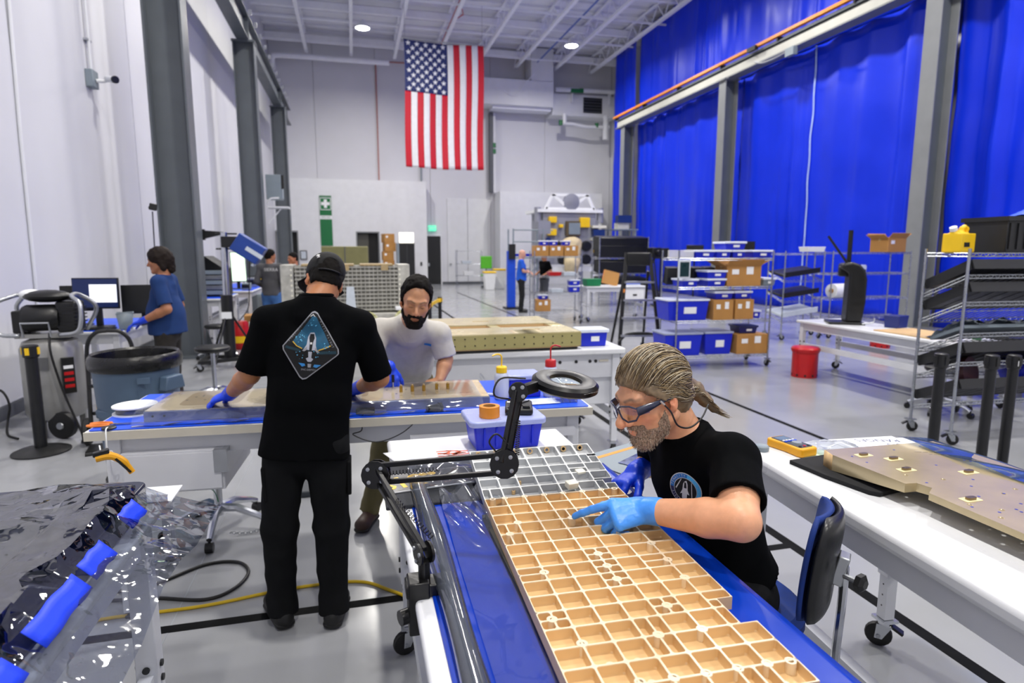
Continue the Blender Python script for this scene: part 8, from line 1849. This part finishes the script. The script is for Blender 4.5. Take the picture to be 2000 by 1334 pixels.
def pb_(u, v): return (-0.72 + 1.44 * u, -0.22 + 0.44 * v, 0.06 - 0.2 * (v - 0.5) + 0.03 * math.sin(u * 31 + v * 9) * math.sin(v * 13 + u * 7) + 0.03 * math.sin(v * PI))
MB().grid(pb_, 60, 16).build('wrap', film_mat('bundle film', (0.75, 0.8, 0.9), 0.25, 0.08, 0.2), cl_, smooth=180); MB().box((0, 0, 0.03), (1.4, 0.38, 0.03), (-0.42, 0, 0)).build('contents', M_greybox, cl_)
rbin = thing('storage_tote', 'dark blue open bin on the lowest tier of near right rack', 'tote', (RCx + 0.35, RCy - 0.02, 0.49), -0.06); MB().add([(-0.2, -0.15, 0), (0.2, -0.15, 0), (0.2, 0.15, 0), (-0.2, 0.15, 0), (-0.26, -0.19, 0.2), (0.26, -0.19, 0.2), (0.26, 0.19, 0.2), (-0.26, 0.19, 0.2)], [(3, 2, 1, 0), (0, 1, 5, 4), (1, 2, 6, 5), (2, 3, 7, 6), (3, 0, 4, 7)]).build('tub', M_blue, rbin, solid=0.01)
rd = tag(MB().lathe([(0, -0.03), (0.15, -0.03), (0.155, 0), (0.15, 0.03), (0, 0.03)], (0, 0, 0), 24, (0.3, -1, 0.2)).build('maroon_disc', mat('maroon rubber', '#3c161c', 0.5)), 'maroon disc leaning on the lowest tier of near right rack', 'disc'); rd.location = (RCx - 0.45, RCy + 0.0, 0.62)
jg = thing('jerry_can', 'yellow plastic jug with spout and handle on the near right rack', 'jug', (5.32, 4.5, 1.735), 0.25)
S = SDF(); S.fn(lambda P: np.max(np.abs(P - A(5.32, 4.5, 1.82)) - A(0.11, 0.07, 0.075), axis=-1) - 0.01, (5.18, 4.4, 1.72), (5.46, 4.6, 1.93)); S.ell((5.30, 4.5, 1.885), (0.08, 0.05, 0.04), None, 0.04)
S.chain([(5.35, 4.5, 1.88), (5.35, 4.5, 1.95), (5.39, 4.5, 1.965), (5.43, 4.5, 1.95), (5.42, 4.5, 1.87)], [0.018] * 5, 0.02); S.cone((5.25, 4.5, 1.9), (5.225, 4.5, 1.935), 0.032, 0.03, 0.02)
jo = sdf_obj('jug_body', S, 0.008, M_yellow, None, origin=(5.32, 4.5, 1.735)); jo.parent = jg
MB().cyl((-0.1, 0, 0.195), (-0.115, 0, 0.225), 0.03, n=14).build('cap', M_label, jg); MB().bb(-0.07, 0.02, -0.083, -0.079, 0.05, 0.09).build('black_label', M_black, jg)
bcr = thing('black_crate', 'big black crate with blue film on top of near right rack', 'crate', (6.25, 4.5, 1.735), -0.06); MB().bb(-0.6, 0.6, -0.22, 0.22, 0, 0.3).build('body', M_tray, bcr, bevel=0.008)
for i in range(14): MB().bb(-0.58 + 0.085 * i, -0.555 + 0.085 * i, -0.232, -0.22, 0.03, 0.26).build('crate_rib', M_tray, bcr)
MB().bb(-0.62, 0.62, -0.24, 0.24, 0.28, 0.32).build('crate_rim', M_tray, bcr)
tag(MB().grid(lambda u, v: (5.95 + 0.9 * u, 4.35 + 0.3 * v, 2.06 + 0.12 * math.sin(u * PI) * math.sin(v * PI) + 0.02 * math.sin(u * 21 + v * 5)), 30, 10).build('blue_film', M_bluemat, None, smooth=180, solid=0.002), 'crumpled blue film heaped on the big black crate', 'film')
stanchion((4.09, 3.5, 0), 'black stanchion post behind the right bench, apart from the pair', 1.02, 0.045)
stanchion((4.5, 3.45, 0), 'black stanchion of the close pair, without white tag', 1.0, 0.045, base=0.13)
s3 = stanchion((4.78, 3.5, 0), 'black stanchion of the close pair with a white tag', 0.98, 0.045, base=0.13); MB().bb(-0.02, 0.01, -0.048, -0.045, 0.9, 0.94).build('white_tag', M_label, s3)
lab_stool('lab_stool', 'low chrome-base stool on the floor near the long white bench', (6.2, 5.25, 0), 0.3, 0.45)
cartb = thing('white_cart', 'white utility cart with yellow parts behind the near right rack', 'cart', (7.6, 5.6, 0)); MB().bb(-0.3, 0.6, -0.3, 0.3, 0.2, 0.72).build('body', M_label, cartb, bevel=0.01); MB().bb(-0.32, 0.62, -0.32, 0.32, 0.72, 0.76).build('top', M_black, cartb)
for x in (-0.25, 0.55):
    for y in (-0.25, 0.25): caster(cartb, x, y, 0.2, 0.06, 1.0)
for x in (-0.1, 0.25): MB().bb(x, x + 0.08, -0.3, -0.2, 0.76, 0.86).build('yellow_part', M_yellow, cartb)
# ================================================================ far centre: rack of cartons, spacecraft, benches
wire_rack('wire rack of brown cartons beside the bald man', (4.75, 14.4, 0), -0.1, 1.15, 0.6, 1.75, (0.3, 0.75, 1.15, 1.62), nw=12)
for i in range(3): carton((4.36 + 0.36 * i, 14.4 - 0.03 * i, 1.626), -0.1, 0.34, 0.4, 0.25, ('leftmost', 'middle', 'rightmost')[i].replace('leftmost', 'end').replace('rightmost', 'other end') + ' carton of the three topping the rack by the bald man', None, 2)
for i, x in enumerate((4.42, 4.66, 4.98)): tote((x, 14.36, 1.878), -0.1, 0.2, 0.2, 0.1, ('blue tote on the end carton by the bald man', 'blue tote on the middle carton of that rack', 'blue tote standing apart on the cartons of that rack')[i])
carton((4.42, 14.4, 0.306), -0.1, 0.34, 0.4, 0.28, 'brown carton on the low shelf of the bald man\'s rack', None, 2); tote((4.42, 14.4, 0.588), -0.1, 0.22, 0.22, 0.1, 'blue tote on the low carton of the bald man\'s rack')
tote((5.2, 14.35, 0.756), -0.1, 0.26, 0.24, 0.14, 'blue tote at the right of the bald man\'s rack'); tote((5.2, 14.35, 0.92), -0.1, 0.26, 0.24, 0.12, 'second blue tote stacked on the right of that rack')
for i, (x, z, c, lb) in enumerate(((4.7, 1.156, M_red, 'red tray on the upper middle shelf of that rack'), (5.05, 1.156, M_sp, 'white tray on the upper middle shelf of that rack'), (4.75, 0.756, M_sp, 'white tray on the lower middle shelf of that rack'))): tote((x, 14.35, z), -0.1, 0.3, 0.36, 0.09, lb, body=c, lid=None, card=False)
# spacecraft body on a stand
sx = thing('spacecraft_body', 'grey spacecraft structure with yellow boxes and white truss on top', 'spacecraft', (8.65, 24.5, 0))
M_sc = mat('spacecraft grey', '#8b8d9a', 0.5, 0.1, 0.08, 2)
MB().bb(-1.15, 1.15, -0.1, 1.6, 1.2, 3.3).build('bus_body', M_sc, sx, bevel=0.03); MB().bb(-1.4, 1.4, -0.2, 1.7, 3.3, 3.42).build('top_deck', M_label, sx)
for x in (-1.35, 1.35): MB().cyl((x, 0.0, 2.9), (x, 0.0, 3.5), 0.14, n=14).build('corner_fitting', M_sc, sx); MB().beam((x, 0, 1.0), (x * 0.9, 0, 3.0), 0.1, 0.1).build('corner_strut', M_sc, sx)
for a, b in (((-1.05, 3.42), (-0.75, 4.0)), ((1.05, 3.42), (0.75, 4.0)), ((-0.75, 4.0), (0, 3.45)), ((0.75, 4.0), (0, 3.45)), ((-0.8, 4.0), (0.8, 4.0)), ((-1.05, 3.45), (1.05, 3.45))): MB().beam((a[0], -0.1, a[1]), (b[0], -0.1, b[1]), 0.1, 0.1).build('truss_bar', M_label, sx)
MB().lathe([(0.35, -0.02), (0.34, 0.1), (0.1, 0.14), (0, 0.14)], (0.05, -0.05, 3.72), 24, (0, -1, 0)).build('dish', M_sc, sx)
for x, z, w, h in ((-0.78, 3.0, 0.32, 0.24), (-0.8, 2.5, 0.36, 0.26), (-0.42, 2.75, 0.16, 0.14), (0.6, 2.9, 0.42, 0.4), (1.15, 1.85, 0.3, 0.36), (-0.7, 1.75, 0.2, 0.2)): MB().bb(x - w / 2, x + w / 2, -0.3, -0.1, z - h / 2, z + h / 2).build('yellow_unit', M_yellow, sx, bevel=0.02)
MB().bb(-0.2, 0.42, -0.25, -0.1, 2.35, 2.95).build('bronze_frame', mat('bronze', '#6b5d42', 0.4, 0.4), sx); MB().bb(-0.1, 0.38, -0.3, -0.25, 2.42, 2.88).build('grey_unit', M_greybox, sx)
for x, z in ((-0.4, 1.95), (0.72, 1.95), (0.72, 1.4), (-0.3, 1.4)): MB().lathe([(0.22, 0), (0.2, 0.1), (0.1, 0.12), (0, 0.08)], (x, -0.12, z), 18, (0, -1, 0)).build('black_thruster', M_black, sx)
for z in (2.2, 1.95): MB().lathe([(0.1, 0), (0.1, 0.12), (0, 0.12)], (-0.95, -0.12, z), 14, (0, -1, 0)).build('blue_connector', mat('navy plug', '#16306e', 0.4), sx)
S = SDF(); S.slab((8.72, 24.3, 1.0), (8.72, 24.3, 2.1), (0.3, 0.2), (0.42, 0.22), (1, 0, 0), 0.05); S.ell((8.72, 24.2, 1.25), (0.32, 0.22, 0.3), None, 0.1); wrinkle(S, (8, 23.8, 0.5), (9.4, 24.8, 2.5), 0.03, (4, 4, 3), 5)
so_ = sdf_obj('cream_blanket', S, 0.03, mat('cream blanket', '#dccaa2', 0.6), None, origin=(8.65, 24.5, 0)); so_.parent = sx
MB().bb(0.95, 1.45, -0.35, -0.12, 2.35, 2.62).build('navy_box', MATS['navy plug'], sx); MB().bb(0.9, 1.5, -0.38, -0.1, 2.68, 2.78).bb(0.9, 1.5, -0.38, -0.1, 2.18, 2.28).build('shelf_plate', M_cream, sx)
for x in (-1.1, 1.1):
    for y in (0.0, 1.5): MB().bb(x - 0.08, x + 0.08, y - 0.08, y + 0.08, 0, 1.2).build('stand_leg', M_white, sx)
MB().bb(-1.2, 1.2, -0.1, 0.1, 0.9, 1.1).build('stand_beam', M_white, sx)
pf_ = thing('access_platform', 'grey tubular access platform left of the spacecraft', 'platform', (6.6, 23.8, 0))
for x in (-0.6, 0.6):
    for y in (-0.4, 0.4): MB().cyl((x, y, 0), (x, y, 2.6), 0.03, n=8).build('upright', M_greybox, pf_)
for z in (1.5, 2.1, 2.55): MB().cyl((-0.6, -0.4, z), (1.0, -0.4, z), 0.025, n=8).build('rail', M_greybox, pf_)
MB().bb(-0.65, 0.65, -0.45, 0.45, 1.45, 1.5).build('deck', M_greybox, pf_); MB().bb(0.4, 0.9, -0.42, -0.3, 2.4, 2.9).build('grey_box', M_sc, pf_); MB().beam((-0.6, -0.4, 0.2), (0.6, -0.4, 1.4), 0.03, 0.03).build('brace', M_greybox, pf_)
pr_ = thing('access_platform', 'grey tubular access platform right of the spacecraft with blue box', 'platform', (10.9, 24.4, 0))
for x in (-0.4, 0.5):
    for y in (-0.4, 0.4): MB().cyl((x, y, 0), (x, y, 2.6), 0.03, n=8).build('upright', M_greybox, pr_)
for z in (1.6, 2.3): MB().cyl((-0.6, -0.4, z), (0.6, -0.4, z), 0.025, n=8).build('rail', M_greybox, pr_)
MB().beam((-0.4, -0.4, 2.2), (0.5, -0.4, 1.5), 0.03, 0.03).build('brace', M_greybox, pr_); MB().bb(-0.3, 0.3, -0.42, -0.1, 2.9, 3.2).build('blue_box', MATS['navy plug'], pr_); MB().bb(-0.5, 0.6, -0.45, 0.45, 2.6, 2.64).build('deck', M_greybox, pr_); MB().bb(-0.25, 0.25, -0.3, 0.1, 2.64, 2.9).build('riser_block', M_cream, pr_)
# black shelving with dark trays
bs_ = thing('black_shelving', 'wide shelving filled with black trays before the spacecraft', 'shelving', (8.5, 19.0, 0))
for x in (-0.85, 0.85):
    for y in (-0.3, 0.3): MB().cyl((x, y, 0), (x, y, 2.2), 0.02, n=8).build('post', M_zinc, bs_)
for i, z in enumerate((0.45, 1.0, 1.5)): MB().bb(-0.88, 0.88, -0.33, 0.33, z, z + 0.035).build('shelf', M_zinc, bs_); MB().box((0, 0, z + 0.25), (1.65, 0.56, 0.4), (0.1, 0, 0)).build('tray_block', M_black, bs_, bevel=0.02)
MB().box((0, 0, 1.98), (1.7, 0.6, 0.46), (0.12, 0, 0)).build('tray_block', M_black, bs_, bevel=0.03)
lb_ = thing('lift_column', 'bright blue lifting column behind the bald man', 'lift', (4.62, 18.3, 0)); MB().bb(-0.12, 0.12, -0.1, 0.1, 0.05, 1.75).build('mast', mat('lift blue', '#0f49c8', 0.4), lb_, bevel=0.01); MB().bb(-0.2, 0.3, -0.25, 0.25, 0, 0.05).build('base', M_black, lb_); MB().bb(-0.1, 0.1, -0.16, -0.1, 1.5, 1.95).build('head_unit', M_black, lb_)
d1_ = bench('workbench', 'white desk with grey pedestal between the ladder and carton rack', (6.35, 14.6, 0), -0.1, 1.6, 0.75, 0.88, wheels=True)
MB().bb(0.2, 0.75, -0.33, 0.3, 0.5, 0.82).build('drawer_unit', M_label, d1_, bevel=0.01); MB().bb(0.42, 0.52, -0.345, -0.33, 0.64, 0.68).build('drawer_handle', M_black, d1_)
tote((5.74, 14.5, 0.885), 0.0, 0.4, 0.3, 0.18, 'bright green open bin on the white desk', body=mat('green bin', '#0a7a48', 0.45), lid=None, card=False)
cp = thing('clipboard_box', 'leaning brown carton flap with orange edge on the white desk', 'carton', (6.25, 14.5, 0.915), -0.2); MB().box((0, 0.02, 0.16), (0.4, 0.012, 0.36), (-0.35, 0.25, 0)).build('panel', M_card, cp); MB().box((-0.2, 0.0, 0.2), (0.015, 0.02, 0.34), (-0.35, 0.25, 0)).build('orange_edge', M_orange, cp)
for i in range(3): tag(MB().prism(rrect(-0.2, 0.2, -0.14, 0.14, 0.02), 0, 0.03).build('folded_sheet', M_sp if i != 1 else M_bluemat, None), ('lowest folded sheet on the white desk', 'blue folded sheet on the white desk', 'topmost folded sheet on the white desk')[i], 'sheet').location = (6.85, 14.6, 0.885 + 0.032 * i)
# white shelving and bins on the back wall
wire_rack('thin wire shelving against the back wall right of the tall white door', (5.75, 31.6, 0), 0.0, 1.3, 0.4, 1.8, (0.5, 1.1, 1.75), wheels=False, nw=8)
tote((5.6, 31.55, 1.106), 0, 0.5, 0.3, 0.14, 'pale tray on the thin wire shelving at the back', body=M_sp, lid=None, card=False); tote((5.7, 31.55, 0.506), 0, 0.5, 0.3, 0.2, 'white tray low on the thin wire shelving at the back', body=M_label, lid=None, card=False)
def bin_(loc, c, lidc, h, label):
    t = thing('recycling_bin', label, 'bin', loc); MB().add([(-0.2, -0.2, 0), (0.2, -0.2, 0), (0.2, 0.2, 0), (-0.2, 0.2, 0), (-0.26, -0.24, h), (0.26, -0.24, h), (0.26, 0.24, h), (-0.26, 0.24, h)], [(3, 2, 1, 0), (0, 1, 5, 4), (1, 2, 6, 5), (2, 3, 7, 6), (3, 0, 4, 7), (4, 5, 6, 7)]).build('body', c, t, bevel=0.02); MB().bb(-0.28, 0.28, -0.27, 0.27, h, h + 0.08).build('lid', lidc, t, bevel=0.03); return t
bin_((5.95, 27.6, 0), M_label, M_yellow, 0.75, 'white bin with yellow lid left of the bald man'); bin_((6.55, 28.2, 0), M_label, M_yellow, 0.85, 'taller white bin with yellow lid beside its twin')
gch = thing('office_chair', 'lime green office chair behind the yellow-lidded bins', 'chair', (6.2, 29.2, 0)); MB().bb(-0.28, 0.28, 0.2, 0.26, 0.9, 1.5).build('backrest', mat('lime upholstery', '#58b828', 0.6), gch, bevel=0.05); MB().bb(-0.28, 0.28, -0.28, 0.24, 0.55, 0.64).build('seat', MATS['lime upholstery'], gch, bevel=0.03); MB().cyl((0, 0, 0.08), (0, 0, 0.55), 0.03, n=8).build('column', M_black, gch)
MB().bb(-0.02, 0.02, 0.22, 0.26, 0.6, 1.0).build('back_stem', M_black, gch)
for k in range(5):
    a = k * 1.257; MB().beam((0, 0, 0.1), (0.3 * math.cos(a), 0.3 * math.sin(a), 0.05), 0.04, 0.04).build('base_leg', M_black, gch); MB().ball((0.3 * math.cos(a), 0.3 * math.sin(a), 0.03), 0.03, 8, 6).build('castor', M_black, gch)
wd = bench('workbench', 'white desk with blue-edged shelf against the back right room', (7.6, 27.5, 0), 0.0, 1.6, 0.7, 1.0, wheels=False)
MB().bb(-0.75, 0.75, 0.2, 0.34, 1.5, 1.62).build('blue_shelf', M_blue, wd); MB().bb(-0.75, -0.7, 0.25, 0.3, 1.0, 1.62).bb(0.7, 0.75, 0.25, 0.3, 1.0, 1.62).build('shelf_post', M_frame, wd); MB().bb(-0.7, 0.0, -0.3, 0.3, 0.3, 0.9).build('drawer_unit', M_label, wd)
for i, (x, z, w, h) in enumerate(((7.9, 17.2, 0.5, 0.34), (8.55, 16.5, 0.5, 0.36), (9.6, 15.6, 0.55, 0.4))):
    t = thing('black_monitor', ('black monitor on the stand nearest the ladder', 'black monitor between two others along the curtain', 'tallest black monitor along the blue curtain')[i], 'monitor', (x + 1.2 + (0.4 if i == 0 else 0), z + (0.9 if i == 0 else 0), 0), -0.3)
    MB().bb(-w / 2, w / 2, -0.03, 0.03, 1.5 + 0.06 * i, 1.5 + 0.06 * i + h).build('bezel', M_black, t, bevel=0.01); MB().bb(-w / 2 + 0.02, w / 2 - 0.02, -0.035, -0.03, 1.53 + 0.06 * i, 1.47 + 0.06 * i + h).build('screen', mat('dead screen', '#101218', 0.2), t); MB().cyl((0, 0.02, 0.05), (0, 0.02, 1.6), 0.025, n=8).build('pole', M_black, t); MB().bb(-0.25, 0.25, -0.25, 0.25, 0, 0.05).build('base', M_black, t)
tp2 = thing('tripod_camera', 'black camera on a tripod beside the black shelving', 'camera', (9.0, 17.6, 0))
for a in (0.5, 2.6, 4.7): MB().cyl((0, 0, 1.5), (0.4 * math.cos(a), 0.4 * math.sin(a), 0), 0.018, n=6).build('tripod_leg', M_black, tp2)
MB().bb(-0.15, 0.15, -0.2, 0.2, 1.55, 1.85).build('camera_body', M_black, tp2, bevel=0.02); MB().cyl((0, -0.2, 1.7), (0, -0.4, 1.7), 0.07, n=12).build('lens', M_black, tp2); MB().cyl((0, 0, 1.45), (0, 0, 1.56), 0.04, n=8).build('head', M_black, tp2)
